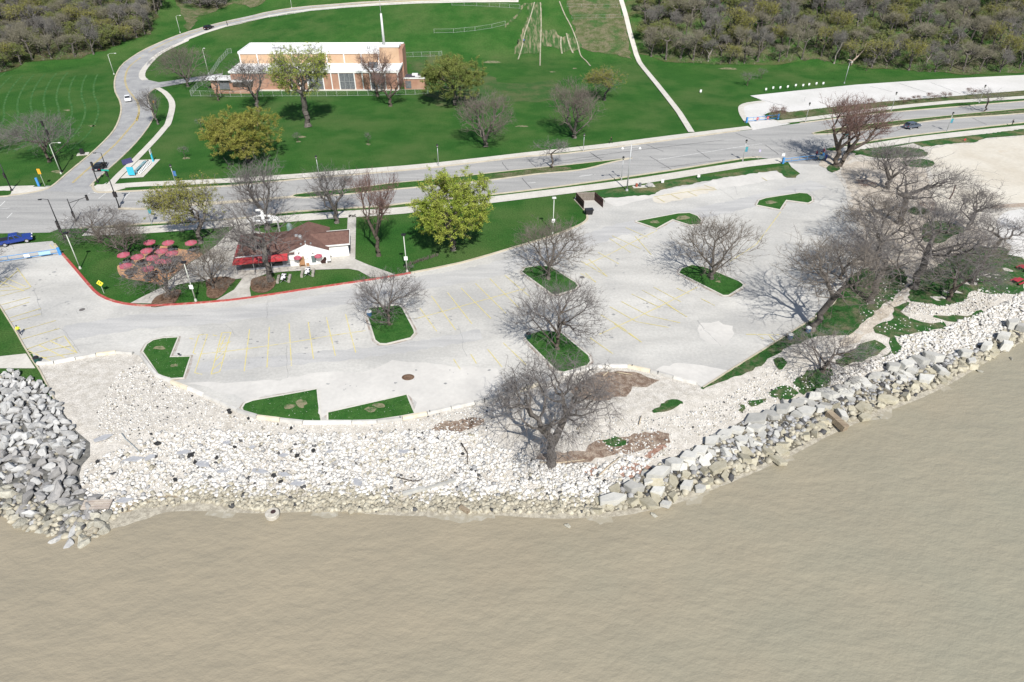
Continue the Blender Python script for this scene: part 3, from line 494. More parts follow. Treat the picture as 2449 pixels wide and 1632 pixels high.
for L_,m_ in ((ZH([(1050,180),(1150,130),(1400,140),(1500,170),(1620,210),(1500,250),(1400,260),(1330,330),(1050,370),(900,300)]),WRACK),(ZH([(580,850),(640,810),(780,790),(1000,770),(1100,700),(1400,640),(1640,620),(1680,660),(1640,740),(1300,800),(1000,860),(800,905),(620,880)]),WRACK),(ZH([(1290,900),(1400,880),(1560,910),(1500,970),(1400,1030),(1310,1000)]),CLAYM),(ZH([(1000,900),(1090,890),(1110,930),(1060,980),(1000,960)]),CLAYM),(ZH([(1480,790),(1640,730),(1650,760),(1530,830)]),CLAYM),(ZH([(0,520),(100,510),(130,560),(20,600)]),WRACK),(ZG([(1780,430),(1900,370),(2080,345),(2200,340),(2200,380),(2050,450),(1880,480)]),WRACK),(ZF([(990,880),(1250,770),(1500,745),(1740,760),(1700,800),(1480,820),(1300,880),(1050,925)]),mat('wet_gravel',(.22,.18,.12),(.33,.27,.19),scale=3,detail=6,rough=.7,spec=.4,grain=.3,gs=9))):
    drape('wrack_line' if m_ is WRACK else 'rubble_patch',smoothp(S(L_),True,2),m_,.10,1.5,jag=.3,seed=len(L_)+70)

shb=[(float(a),float(ysh(a))) for a in np.arange(-50,84,1.5)]
WG=mat('wet_gravel',(.22,.18,.12),(.33,.27,.19))
WG2=mat('wet_stones',(.27,.245,.195),(.40,.37,.30),scale=2.2,detail=8,rough=.7,spec=.3,bump=.8,bscale=6)
drape('wet_shore',[(a,b+1.5) for a,b in shb]+[(a,b-1.3) for a,b in shb[::-1]],WG2,.12,1.0,jag=.4,seed=99)
FW=mat('foam_water',(.335,.305,.235),(.40,.375,.31),scale=1.3,detail=9,lo=.5,hi=.62,rough=.5)
for i,(x0,x1) in enumerate(((-36,-31),(-24,-19),(-10,-1),(8,13),(19,24),(33,37),(47,53),(60,64))):
    q=[p for p in resample(shb,1.0) if x0<p[0]<x1]
    o=drape('shore_foam',[(a,b+.8) for a,b in q]+[(a,b-.5-1.1*math.sin(math.pi*(a-x0)/(x1-x0))) for a,b in q[::-1]],FW,.0,1.0,jag=.3,seed=198+i)
    for v in o.data.vertices: v.co.z=WZ+.006
# worn grey lane through the lot
LN=mat('worn_lane',(.375,.372,.365),(.475,.468,.45),scale=.22,detail=8,lo=.36,hi=.62,rough=.9,spec=.2,stretch=(.35,2.4,1),rotz=R(-16),grain=.06,gs=3)
ln=smoothp(S([(150,800),(330,770),(560,752),(800,716),(1000,680),(1200,640),(1380,585),(1500,545),(1700,505),(1850,470),(1960,440)]),False,3); A,B=ribpts(ln,4.6); drape('worn_lane',A+B[::-1],LN,.034,3,jag=.3,seed=201)
ln=smoothp(S([(470,880),(700,860),(950,835),(1150,800)]),False,3); A,B=ribpts(ln,2.6); drape('worn_lane',A+B[::-1],LN,.034,3,jag=.3,seed=202)
# mowing stripes curving round the bend
MW=mat('mown_stripe',(.030,.105,.025),(.075,.15,.05),scale=.7,detail=8,lo=.4,hi=.62,rough=.95,spec=.1,grain=.3,gs=4)
cv=smoothp(S(Z6([(1200,660),(1380,490),(1460,370),(1510,230),(1515,130),(1490,40)])+Z1([(1300,1040),(1290,930),(1320,820),(1400,710)])),False,3)
for k in range(12):
    A,B=ribpts(cv,.0,6+3.4*k); q=[p for p in A if p[1]<243 and p[0]>-205]; 
    if len(q)>2: ribbon('mown_stripe',q,.55,MW,off=.03)
drape('dry_lawn',smoothp(S(ZM([(-100,700),(300,640),(700,800),(1000,950),(1500,900),(1600,1100),(1000,1150),(600,1100),(200,1200)])),True,2),mat('dry_grass',(.042,.098,.026),(.10,.115,.05),scale=.16,detail=9,lo=.42,hi=.66,rough=.95,spec=.1,grain=.4,gs=4),.025,4,jag=1.5,seed=203)

# oil spots and scuffs of the parking bays
rg=random.Random(31); om=MB()
def spots(poly,n,r0,r1):
    a=np.array(poly); lo,hi=a.min(0),a.max(0); k=0
    while k<n:
        x,y=rg.uniform(lo[0],hi[0]),rg.uniform(lo[1],hi[1])
        if not inpoly(a,np.array([x]),np.array([y]))[0]: continue
        k+=1; r=rg.uniform(r0,r1)*rg.random()**.5; m=9; q=[(x+r*rg.uniform(.6,1.2)*math.cos(2*math.pi*i/m),y+.7*r*rg.uniform(.6,1.2)*math.sin(2*math.pi*i/m),h(x,y)+.046) for i in range(m)]; om.add(q,[tuple(range(m))])
spots(S([(480,860),(480,800),(860,745),(860,830),(600,880)]),45,.12,.4); spots(S([(1000,760),(1230,670),(1190,760),(1050,820)]),30,.12,.4); spots(S([(1400,600),(1600,540),(1900,620),(1700,800),(1480,860),(1400,780)]),60,.12,.45); spots(S([(20,720),(130,620),(200,760),(120,840)]),35,.15,.5); spots(S([(620,930),(900,880),(1180,880),(1150,930),(900,940)]),22,.08,.3)
tag(om.build('oil_spots',mat('oil_spot',(.24,.24,.235),(.36,.36,.35),scale=2,rough=.9)),kind='structure')
# ---------------------------------------------------------------- trees
BARK=mat('bark_grey',(.15,.135,.12),(.085,.075,.068),scale=3,detail=5,lo=.4,hi=.6,rough=.95,spec=.1,coord='O',bump=.5)
BARKB=mat('bark_brown',(.12,.10,.08),(.07,.058,.05),scale=3,detail=5,lo=.4,hi=.6,rough=.95,spec=.1,coord='O',bump=.5)
TW=mat('twigs_grey',(.145,.132,.128),(.21,.195,.185),scale=.6,rough=.95,spec=.1,coord='O')
TWB=mat('twigs_brown',(.145,.125,.105),(.20,.175,.15),scale=.6,rough=.95,spec=.1,coord='O')
TWR=mat('twigs_reddish',(.16,.10,.085),(.21,.14,.12),scale=.6,rough=.95,spec=.1,coord='O')
TW2=mat('twigs_wood_grey',(.15,.145,.135),(.24,.225,.205),scale=.6,rough=.95,spec=.1,coord='O')
TWO=mat('twigs_olive',(.13,.125,.06),(.20,.18,.095),scale=.5,rough=.95,spec=.1,coord='O')
TWF=mat('twigs_forest',(.18,.168,.12),(.27,.25,.19),scale=.5,rough=.95,spec=.1,coord='O')
LFG=mat('leaves_lime',(.20,.27,.035),(.30,.34,.06),scale=.6,rough=.7,spec=.2,coord='O',isl='f')
LFY=mat('leaves_gold',(.19,.20,.035),(.27,.26,.06),scale=.5,rough=.7,spec=.2,coord='O',isl='f')
LFO=mat('leaves_olive',(.13,.17,.04),(.21,.235,.06),scale=.4,rough=.7,spec=.2,coord='O',isl='f')
LFU=mat('leaves_undergrowth',(.05,.15,.02),(.10,.19,.035),scale=.3,rough=.7,spec=.2,coord='O')
LFD=mat('leaves_green',(.04,.11,.022),(.07,.15,.03),scale=.4,rough=.7,spec=.2,coord='O',isl='f')
def mst(T,root,bf,seedn):
    """greedy tree through points, balancing wire length against path length"""
    n=len(T); P=list(seedn); pl=[0.0]
    for i in range(1,len(seedn)): pl.append(pl[-1]+np.linalg.norm(P[i]-P[i-1]))
    par=[-1]+list(range(len(seedn)-1)); P=np.array(P)
    best=np.full(n,1e9); bp=np.zeros(n,int)
    for i in range(len(P)):
        c=np.linalg.norm(T-P[i],axis=1); c=c+bf*(pl[i]+c); m=c<best; best[m]=c[m]; bp[m]=i
    pts=[p for p in P]; done=np.zeros(n,bool)
    for _ in range(n):
        j=int(np.argmin(np.where(done,1e9,best))); done[j]=True
        k=bp[j]; d=np.linalg.norm(T[j]-pts[k]); pts.append(T[j]); par.append(k); pl.append(pl[k]+d); i=len(pts)-1
        c=np.linalg.norm(T-T[j],axis=1); c=c+bf*(pl[i]+c); m=(c<best)&~done; best[m]=c[m]; bp[m]=i
    return np.array(pts),np.array(par)
def segmesh(A,B,ra,rb,k=3):
    D=B-A; l=np.linalg.norm(D,axis=1,keepdims=True); D=D/np.maximum(l,1e-6)
    up=np.tile([0,0,1.0],(len(A),1)); up[np.abs(D[:,2])>.9]=[1,0,0]
    U=np.cross(D,up); U/=np.linalg.norm(U,axis=1,keepdims=True); W=np.cross(D,U); V=[]
    for P,r in ((A,ra),(B,rb)):
        for j in range(k):
            a=2*math.pi*j/k; V.append(P+(U*math.cos(a)+W*math.sin(a))*r[:,None])
    V=np.stack(V,1).reshape(-1,3); b=np.arange(len(A))[:,None]*2*k
    Fq=np.concatenate([np.stack([b[:,0]+j,b[:,0]+(j+1)%k,b[:,0]+k+(j+1)%k,b[:,0]+k+j],1) for j in range(k)]); return V,Fq
def gen(seed,shape,n=1500,H0=10.,Rr=5.,z0=3.2,bf=.45,tr=.28,twig=3,tl=.55,tipr=.018,lean=0,pe=.46,leaf=0,ls=.18,leafz=(0,1),clump=.9,mats=None,stems=1,twk=3,lobes=9,fill=.2):
    rs=np.random.RandomState(seed)
    P=[]; LB=[]
    for i in range(lobes):
        q=rs.normal(0,1,3); q/=np.linalg.norm(q); q[2]=abs(q[2])*1.1-.45; q[:2]/=max(.55,np.linalg.norm(q[:2])) if abs(q[2])<.5 else 1; LB.append((q*rs.uniform(.50,.80),rs.uniform(.26,.46)))
    while len(P)<n:
        if rs.rand()<1-fill: c_,r_=LB[rs.randint(lobes)]; u=rs.normal(0,.5,3); u=c_+u*r_
        else: u=rs.uniform(-1,1,3)*.75
        if np.linalg.norm(u)>1.12 or abs(u[2])>1: continue
        r=np.linalg.norm(u)
        zc=(u[2]+1)/2; 
        if shape=='vase': k=.35+.75*zc**.6; k*=math.sqrt(max(0,1-max(0,zc-.75)**2*6)); 
        elif shape=='umbrella': k=1.05-.25*abs(zc-.45)
        elif shape=='oval': k=1.0
        elif shape=='wild': k=.8+.5*rs.rand()
        else: k=1.0
        P.append([u[0]*k*Rr,u[1]*k*Rr,z0+(H0-z0)*zc+ (-.9*(u[0]**2+u[1]**2) if shape in('umbrella','weep') else 0)])
    P=np.array(P)
    # lumpy crown: pull points into clusters
    C=P[rs.choice(len(P),max(12,n//70))]; D=np.linalg.norm(P[:,None]-C[None],axis=2); j=D.argmin(1); dd=D.min(1)
    P=P+(C[j]-P)*(.32*np.clip(1-dd/2.5,0,1))[:,None]
    P=P[P[:,2]>1.0]
    P[:,0]+=lean*P[:,2]
    tz=z0*.75; ns=5; sn=[np.array([lean*tz*(i/ns)+.12*math.sin(i*1.7+seed),.12*math.cos(i*2.1+seed),tz*i/ns])*np.array([1 if i else 0,1 if i else 0,1]) for i in range(ns+1)]
    pts,par=mst(P,None,bf,sn); N_=len(pts); cnt=np.zeros(N_)
    kids=np.bincount(par[1:],minlength=N_)
    for i in range(N_-1,0,-1):
        if kids[i]==0: cnt[i]+=1
        cnt[par[i]]+=cnt[i] if i else 0
    rad=tipr*np.maximum(cnt,1)**pe; rad=np.minimum(rad*1.0,tr*1.5); s=tr/max(rad[1],1e-3); big=rad>tipr*2
    rad=np.where(big,tipr*2+(rad-tipr*2)*max(.3,(tr-tipr*2)/max(rad[1]-tipr*2,1e-3)),rad)
    ch=np.arange(1,N_); A=pts[par[ch]];B=pts[ch]; rb=rad[ch]; ra=np.minimum(rad[par[ch]],rb*1.5+.004)
    ra[:1]=rb[:1]*1.6
    tk=rb>tipr*4.2
    V1,F1=segmesh(A[tk],B[tk],ra[tk],rb[tk]*.97,7)
    V2,F2=segmesh(A[~tk],B[~tk],ra[~tk],rb[~tk],3)
    # fine twigs
    tips=np.where(rad<tipr*2.2)[0]; tips=tips[tips>5]
    T0=np.repeat(pts[tips],twig,axis=0); dirn=np.repeat(pts[tips]-pts[par[tips]],twig,axis=0); dirn/=np.linalg.norm(dirn,axis=1,keepdims=True)+1e-6
    out=T0-np.array([0,0,z0*.8]); out/=np.linalg.norm(out,axis=1,keepdims=True)+1e-6
    d=dirn*.6+out*.5+rs.normal(0,.55,T0.shape); d/=np.linalg.norm(d,axis=1,keepdims=True)
    if shape=='weep': d[:,2]-=.7
    ln=tl*rs.uniform(.4,1.3,(len(T0),1)); T1=T0+d*ln
    V3,F3=segmesh(T0,T1,np.full(len(T0),tipr*.55),np.full(len(T0),tipr*.25),twk)
    F=np.concatenate([F2,F3+len(V2)]); V=np.concatenate([V2,V3]); mi=np.zeros(len(F),int); ms=[mats[1]]
    if leaf:
        z=(T1[:,2]-T1[:,2].min())/(np.ptp(T1[:,2])); ok=np.where((z>=leafz[0])&(z<=leafz[1]))[0]
        pr=.5+.5*np.sin(T1[ok,0]*1.3+seed)*np.sin(T1[ok,1]*1.1)*np.sin(T1[ok,2]*1.4+1); ok=ok[rs.rand(len(ok))<np.clip(pr*1.6,.12,1)**clump]
        idx=ok[rs.randint(0,len(ok),leaf)]; c=T1[idx]-d[idx]*ln[idx]*rs.uniform(0,1,(leaf,1))+rs.normal(0,.10,(leaf,3))
        a=rs.normal(0,1,(leaf,3)); a/=np.linalg.norm(a,axis=1,keepdims=True); b=np.cross(a,rs.normal(0,1,(leaf,3))); b/=np.linalg.norm(b,axis=1,keepdims=True)
        q=ls*rs.uniform(.6,1.3,(leaf,1)); LV=np.stack([c-a*q,c+b*q*.5,c+a*q,c-b*q*.5],1).reshape(-1,3)
        LF=np.arange(leaf*4).reshape(-1,4)+len(V); V=np.concatenate([V,LV]); F=np.concatenate([F,LF]); mi=np.concatenate([mi,np.ones(leaf,int)]); ms=[mats[1],mats[2]]
    tm=npmesh('trunk',V1,F1,[mats[0]],smooth=True); cm=npmesh('crown',V,F,ms,mi)
    return tm,cm,H0,Rr
TK={}
def kind(k,*a,**q): TK[k]=gen(*a,**q)
kind('umb1',11,'umbrella',n=1500,z0=2.5,Rr=5.6,H0=8.6,bf=1.0,tipr=.012,twig=5,pe=.5,tr=.22,mats=(BARKB,TW))
kind('umb2',12,'umbrella',n=1500,z0=2.6,Rr=5.4,H0=9.4,bf=1.1,tipr=.012,twig=5,pe=.5,tr=.22,mats=(BARK,TWB))
kind('vase1',13,'vase',n=1300,z0=3.0,Rr=4.6,H0=11,bf=1.1,tipr=.014,twig=4,pe=.5,mats=(BARK,TW))
kind('vase2',14,'vase',n=1200,z0=3.4,Rr=4.4,H0=11,bf=1.0,tipr=.014,twig=4,pe=.5,mats=(BARKB,TWR))
kind('wild1',15,'wild',n=1350,z0=3.4,Rr=5.4,H0=11,bf=.6,tipr=.012,twig=4,tr=.28,mats=(BARK,TW))
kind('wild2',16,'wild',n=1300,z0=3.2,Rr=5.6,H0=11,bf=.55,tipr=.012,twig=4,tr=.28,lean=.12,mats=(BARK,TWB))
kind('oval1',17,'oval',lobes=16,n=1700,z0=1.5,Rr=4.0,H0=9.5,bf=1.2,tipr=.013,pe=.5,mats=(BARK,TWB),twig=4)
kind('elm',18,'weep',lobes=12,n=2300,z0=3.3,Rr=5.5,H0=10.5,bf=.5,tipr=.013,tr=.36,mats=(BARK,TW),twig=4,tl=.8)
kind('sparse',19,'oval',n=260,z0=2.6,Rr=3.0,H0=9,bf=.5,tr=.13,mats=(BARKB,TW),twig=3)
kind('lime',20,'oval',n=900,z0=1.6,Rr=4.3,H0=11,bf=.45,leaf=56000,ls=.075,clump=.8,lobes=13,fill=.45,mats=(BARK,TWO,LFG))
kind('gold',21,'oval',n=900,z0=1.4,Rr=4.8,H0=9,bf=.45,leaf=56000,ls=.075,clump=.5,lobes=14,fill=.5,mats=(BARK,TWO,LFY))
kind('olive',22,'oval',n=900,z0=1.4,Rr=4.8,H0=9,bf=.45,leaf=56000,ls=.075,clump=.5,lobes=14,fill=.5,mats=(BARK,TWO,LFO))
kind('budding',23,'vase',n=1500,z0=4.2,Rr=5.0,H0=13,bf=.45,tr=.40,leaf=27000,ls=.075,clump=1.0,lobes=12,fill=.35,mats=(BARK,TW,LFG))
kind('halfgold',24,'wild',n=1300,z0=2.6,Rr=4.6,H0=10,bf=.4,leaf=20000,ls=.075,fill=.35,leafz=(.35,1),mats=(BARK,TW,LFY))
kind('for1',25,'wild',lobes=7,fill=.06,n=520,z0=4.0,Rr=3.8,H0=11.5,bf=.6,mats=(BARK,TWF),twig=4,tipr=.024,tl=.8)
kind('for2',26,'oval',lobes=7,fill=.06,n=520,z0=3.0,Rr=3.6,H0=10,bf=.6,mats=(BARK,TW2),twig=4,tipr=.024,tl=.8)
kind('for3',27,'vase',lobes=7,fill=.06,n=420,z0=5,Rr=3.6,H0=13,bf=.7,mats=(mat('bark_pale',(.22,.20,.175),rough=.9),TW2),twig=4,tipr=.024,tl=.8)
kind('for4',28,'oval',n=600,z0=2.0,Rr=3.6,H0=8,bf=.4,leaf=5200,ls=.13,mats=(BARK,TWF,LFO),twig=4,tipr=.024)
kind('shrub1',29,'oval',n=420,z0=.25,Rr=1.7,H0=1.9,bf=.25,tr=.03,tipr=.008,twig=4,tl=.35,mats=(BARKB,TWB))
kind('shrub2',30,'oval',n=420,z0=.4,Rr=2.0,H0=3.0,bf=.25,tr=.05,tipr=.010,twig=5,tl=.4,mats=(BARKB,TWR))
kind('shrub3',31,'oval',n=420,z0=.4,Rr=2.2,H0=3.2,bf=.25,tr=.05,tipr=.016,twig=5,tl=.5,leaf=1500,ls=.13,mats=(BARKB,TWF,LFD))
USED=set()
def tree(k,x,y,hh_,rr,label,cat='tree',group=None,rz=None,name='bare_tree',lean=(0,0)):
    tm,cm,H0,Rr=TK[k]; sxy=rr/Rr; sz=hh_/H0
    e=empty(name,(x,y,h(x,y)-.05),rz if rz is not None else (x*7.3+y*3.1)%6.28,label,cat,group); e.scale=(sxy,sxy,sz); e.rotation_mode='ZXY'
    if lean!=(0,0): e.rotation_euler=(lean[0],lean[1],e.rotation_euler[2])
    a=link('trunk',tm,e); b=link('crown',cm,e); return e
def T(k,bx,by,ty,wpx,label,name='bare_tree',group=None,cat='tree',rz=None,lean=(0,0),hs=1.0):
    x,y=at(bx,by); hg=hgt(bx,by,ty); rr=wpx/2/ppm(bx,by)*(1.13 if 'bare' in name or name=='beach_tree' else 1.06); return tree(k,x,y,hg*hs,rr,label,cat,group,rz,name,lean)
gl='bare trees on the grass islands of the parking lot'
T('umb1',932,778,648,160,'low bare tree spreading over the grass island beside the striped bays',group=gl)
T('umb2',1311,668,520,190,'bare tree on the grass island nearest the lamp post and big lawn',group=gl)
T('umb1',1333,836,662,205,'bare tree on the middle grass island, with a green bin at its corner',group=gl,rz=2)
T('umb2',1702,668,515,195,'bare tree on the north-eastern grass island under two grassy wedges',group=gl,rz=4)
T('elm',1318,1112,845,265,'big dark bare tree with a thick trunk growing out of the white cobbles',name='beach_tree',rz=1.0)
gr='bare trees along the east side of the parking lot'
T('wild2',1942,790,560,260,'thick leaning bare tree at the kerb corner, casting a shadow on the lot',group=gr,rz=.2,lean=(0,.12))
T('wild1',2082,724,530,250,'bare tree on the shaded lawn between the leaning tree and the gravel trail',group=gr)
T('wild1',2184,690,470,260,'forked bare tree growing in the middle of the gravel trail',group=gr,rz=3)
T('umb1',2268,718,580,190,'slim bare tree on the lawn east of the gravel trail',group=gr)
T('wild2',2324,680,560,150,'bare tree on the stony lawn left of the red picnic tables',group=gr,rz=1.4)
T('vase1',2314,550,440,135,'small bare tree at the edge of the sandy beach',group=gr)
T('wild1',2375,605,520,150,'bare tree behind the picnic tables beside the pale promenade',group=gr,rz=4.4)
T('vase1',2120,452,335,165,'tall bare tree with a pale trunk on the gravel at the lot corner',group=gr,rz=1)
T('wild1',2150,535,370,240,'bushy bare tree just below the pale-trunked one',group=gr,rz=2)
T('umb2',2100,600,470,220,'dense bare tree leaning over the east kerb of the lot',group=gr,rz=5)
T('umb1',2010,668,570,170,'bare tree hiding the lot edge above the leaning tree',group=gr,rz=2.5)
T('umb1',1968,892,800,210,'low gnarled bare tree above the stone slabs',group=gr,rz=1.1,hs=.95)
for rz_,ln,lb in ((0,(0,-.05),'left stem of the tall reddish twin tree by the lot entrance'),(2,(0,.33),'right stem of the tall reddish twin tree by the lot entrance')):
    T('vase2',2000+(6 if rz_ else -3),398,218,150,lb,name='red_bare_tree',rz=rz_,lean=ln)
gp='trees in the park around the brick building'
T('budding',737,303,96,150,'tall budding tree with a thick forked trunk in front of the brick building',name='budding_tree',group=gp)
T('gold',596,388,258,165,'round golden-budded tree on the lawn right of the bike racks',name='budding_tree',group=gp,rz=1)
T('olive',1088,252,132,140,'round olive-green tree beside the small dark-roofed annex',name='budding_tree',group=gp)
T('lime',1085,598,400,172,'bright lime-green leafy tree beside the drive',name='leafy_tree',group=gp,rz=1)
T('halfgold',1446,240,160,85,'small half-gold tree left of the straight footpath',name='budding_tree',group=gp)
T('halfgold',480,582,430,150,'yellow-topped tree between the red umbrellas and the road',name='budding_tree',group=gp,rz=2)
T('oval1',1162,352,214,118,'rounded fine-twigged bare tree left of the two grey park trees',group=gp)
T('oval1',1373,330,185,118,'rounded grey bare tree right of the two grey park trees',group=gp,rz=2)
T('vase2',934,254,165,100,'bare tree with a brush-like shadow, just outside the fence',group=gp)
T('vase2',903,231,108,85,'bare reddish tree before the right end of the brick building',group=gp,rz=2)
T('vase1',618,266,128,120,'bare tree before the left half of the brick building',group=gp)
T('sparse',523,241,160,75,'small bare tree at the entrance canopy of the brick building',group=gp)
T('umb2',450,208,102,120,'bare tree on the lawn above the driveway junction',group=gp)
T('vase1',379,298,205,62,'narrow bare tree between the hill road and the footpath',group=gp,lean=(0,-.15))
T('umb1',118,388,262,150,'bare tree behind the tall street lamp at the intersection',group=gp)
T('umb1',-10,370,262,70,'bare tree at the left edge on the striped lawn',group=gp)
T('sparse',1320,404,325,88,'small bare tree on the median',group=gp,rz=1)
T('sparse',2355,268,208,70,'small thin bare tree on the eastern median',group=gp)
for a,b,c,d,l in ((443,380,345,20,'sapling nearest the bike racks'),(482,309,280,20,'sapling above the one by the bike racks'),(713,339,315,20,'sapling right of the golden tree'),(881,346,312,16,'sapling in the middle of the long lawn'),(1787,205,168,35,'young tree on the lawn above the row of white signs'),(1820,189,160,20,'thin sapling beside the young tree above the white signs'),(2072,170,135,25,'sapling next to the broken tree at the edge of the wood')):
    T('sparse',a,b,c,d*1.3,'thin leafless '+l,name='sapling',group='saplings')
gc='trees around the white custard stand'
T('vase1',806,533,388,140,'dark vase-shaped bare tree behind the stand roof',group=gc)
T('vase2',906,612,392,120,'tall bare tree on the lawn right of the custard stand',group=gc,rz=1)
T('wild1',648,672,470,215,'big bare tree with dark limbs in front of the brown roof',group=gc)
T('vase1',640,548,368,160,'tall bare tree behind the roof, on the road side',group=gc,rz=2)
T('umb2',510,690,580,120,'bare tree in the mulch bed left of the stand',group=gc)
T('umb1',404,704,600,165,'bare tree in the mulch bed beneath the red umbrellas',group=gc,rz=2)
T('umb1',240,580,500,165,'low wide bare tree at the corner by the blue gate',group=gc,rz=3)
T('oval1',305,612,520,110,'dense bare shrubby tree left of the red umbrellas',group=gc,rz=3)
T('wild1',-30,690,590,120,'bare tree cut by the left edge beside the blue pickup',group=gc)
gs_='leafless shrubs in the mulch beds'
for k,a,b,t_,w_,l in (('shrub1',540,695,668,50,'twiggy shrub in the mulch bed left of the concrete path'),('shrub1',628,690,664,60,'twiggy shrub in the mulch bed right of the concrete path'),('shrub1',413,715,695,45,'twiggy shrub in the left-most mulch bed'),('shrub2',1856,287,249,45,'round red-brown shrub beside the blue gate of the north lot'),('shrub2',2065,445,432,45,'low twiggy shrub in the gravel by the lot corner'),('shrub2',2210,512,480,50,'dark low shrub on the gravel bank'),('sparse',980,650,632,26,'tiny leafless shrub beside the walk at the red kerb')):
    T(k,a,b,t_,w_,l,name='leafless_shrub',group=gs_,cat='shrub')
for a,b,w_ in ((2160,247,28),(2190,243,26),(2230,238,34),(2260,234,28),(2325,226,32),(2080,250,22)):
    T('shrub2',a,b+1,b-16,w_,'small pale shrub in the strip below the north parking lot',name='leafless_shrub',group='shrubs in the planting strip',cat='shrub')
T('sparse',2452,560,480,60,'bare tree at the right edge of the promenade',group=gr)
# the broken pale trunk at the edge of the wood
bt=MB(); x,y=at(2034,158); z=h(x,y)
bt.tube([(0,0,0),(.3,0,1.6),(1.8,.2,3.2),(3.4,.6,5.2),(3.6,.6,7.2)],.35,8,r2=.12); bt.tube([(.3,0,1.6),(-1.6,.3,2.2)],.16,6,r2=.05); bt.tube([(1.2,.1,2.6),(1.0,.3,4.2)],.14,6,r2=.04)
e=bt.build('broken_tree',mat('bare_wood',(.50,.40,.33),(.36,.28,.22),scale=1.5,rough=.9,coord='O'),smooth=True); e.location=(x,y,z); tag(e,'pale broken tree trunk without bark at the edge of the wood','dead tree')
# forest
rg=random.Random(77)
FP_=np.array(FL); FR_=np.array(FR); BF_=np.array(S(bf)) if isinstance(bf,list) else None
def vis(x,y):
    z=h(x,y)+10-H; d=y*math.cos(TH)-z*math.sin(TH); u=y*math.sin(TH)+z*math.cos(TH); return CX+F*x/d,CY-F*u/d
def forest(poly,n,gap,kinds,edge,lab,grp,seed,x0,x1,ymax):
    rg=random.Random(seed); pts=[]; tries=0
    while len(pts)<n and tries<60000:
        tries+=1; x=rg.uniform(x0,x1); y=rg.uniform(236,ymax)
        if not inpoly(poly,np.array([x]),np.array([y]))[0]: continue
        px,py=vis(x,y)
        if py< -60 or px<-60 or px>2510: continue
        if any((x-a)**2+(y-b)**2<gap*gap for a,b in pts): continue
        pts.append((x,y))
    for x,y in pts:
        k=rg.choice(kinds); hg=rg.uniform(6,12.5)*(1.15 if k=='for3' else 1)*(.72 if k=='for4' else 1); rr=rg.uniform(3.0,4.8)
        tree(k,x,y,hg,rr,lab[k],'tree',grp,rg.uniform(0,6.28),'woodland_tree')
    return pts
kind('for5',32,'wild',n=700,z0=3.0,Rr=3.8,H0=10,bf=.5,leaf=3000,ls=.15,leafz=(.1,1),mats=(BARK,TWF,LFY),twig=4,tipr=.022,tl=.8)
lab={'for5':'gold-green budding tree in the wood on the bluff','for1':'leafless grey-brown tree in the wood on the bluff','for2':'leafless fine-twigged tree in the wood on the bluff','for3':'tall pale-trunked leafless tree in the wood on the bluff','for4':'olive-budded tree in the wood on the bluff'}
ks=['for1']*5+['for2']*5+['for3']*1+['for4']*3+['for5']*2
PA=forest(FL,95,4.2,ks,0,lab,'trees of the wood on the bluff',5,-250,-140,345)
PB=forest(FR,190,4.3,ks,0,lab,'trees of the wood on the bluff',6,50,260,335)
bp_=S(zo([(450,60),(480,30),(560,12),(570,0)],0,0,1))+[(-150,380)]
for a,b in ((500,8),(520,14),(480,14),(540,4),(455,3)): T('for2',a,b+6,b-22,60,lab['for2'],name='woodland_tree',group='trees of the wood on the bluff')
# undergrowth: countless low stems and leaves, one object
def under(poly,n,seed,x0,x1,ymax,mats):
    rs=np.random.RandomState(seed); X=rs.uniform(x0,x1,n*5);Y=rs.uniform(236,ymax,n*5); k=inpoly(poly,X,Y); X=X[k][:n];Y=Y[k][:n]; Z=hh(X,Y); m=len(X)
    A=np.stack([X,Y,Z],1); kk=14; A=np.repeat(A,kk,0); d=rs.normal(0,1,A.shape); d[:,2]=np.abs(d[:,2])*1.1+.3; B=A+d*rs.uniform(.35,1.15,(len(A),1)); A=A+rs.normal(0,.25,A.shape)*[1,1,0]
    V,Fq=segmesh(A,B,np.full(len(A),.022),np.full(len(A),.010),3)
    mi=np.zeros(len(Fq),int); nl=n*9; c=B[rs.randint(0,len(B),nl)]; sel=np.sin(c[:,0]*.11)+np.sin(c[:,1]*.13+1)+rs.normal(0,.5,nl)>.2; c=c[sel]; nl=len(c)
    a=rs.normal(0,1,(nl,3)); a/=np.linalg.norm(a,axis=1,keepdims=True); b=np.cross(a,rs.normal(0,1,(nl,3))); b/=np.linalg.norm(b,axis=1,keepdims=True); q=.2*rs.uniform(.6,1.3,(nl,1))
    LV=np.stack([c-a*q,c+b*q*.5,c+a*q,c-b*q*.5],1).reshape(-1,3); LF=np.arange(nl*4).reshape(-1,4)+len(V)
    return npmesh('undergrowth',np.concatenate([V,LV]),np.concatenate([Fq,LF]),mats,np.concatenate([mi,np.ones(nl,int)]))
tag(link('undergrowth',under(FL,2200,1,-250,-140,330,[TWF,LFU])),kind='stuff',label='tangle of dry and greening undergrowth below the left wood')
tag(link('undergrowth',under(FR,5200,2,50,260,325,[TWF,LFU])),kind='stuff',label='tangle of greening undergrowth below the right wood')
BFP=S(bf[:7])+S(ZC([(300,670),(250,560),(220,300),(170,100)])) if False else None
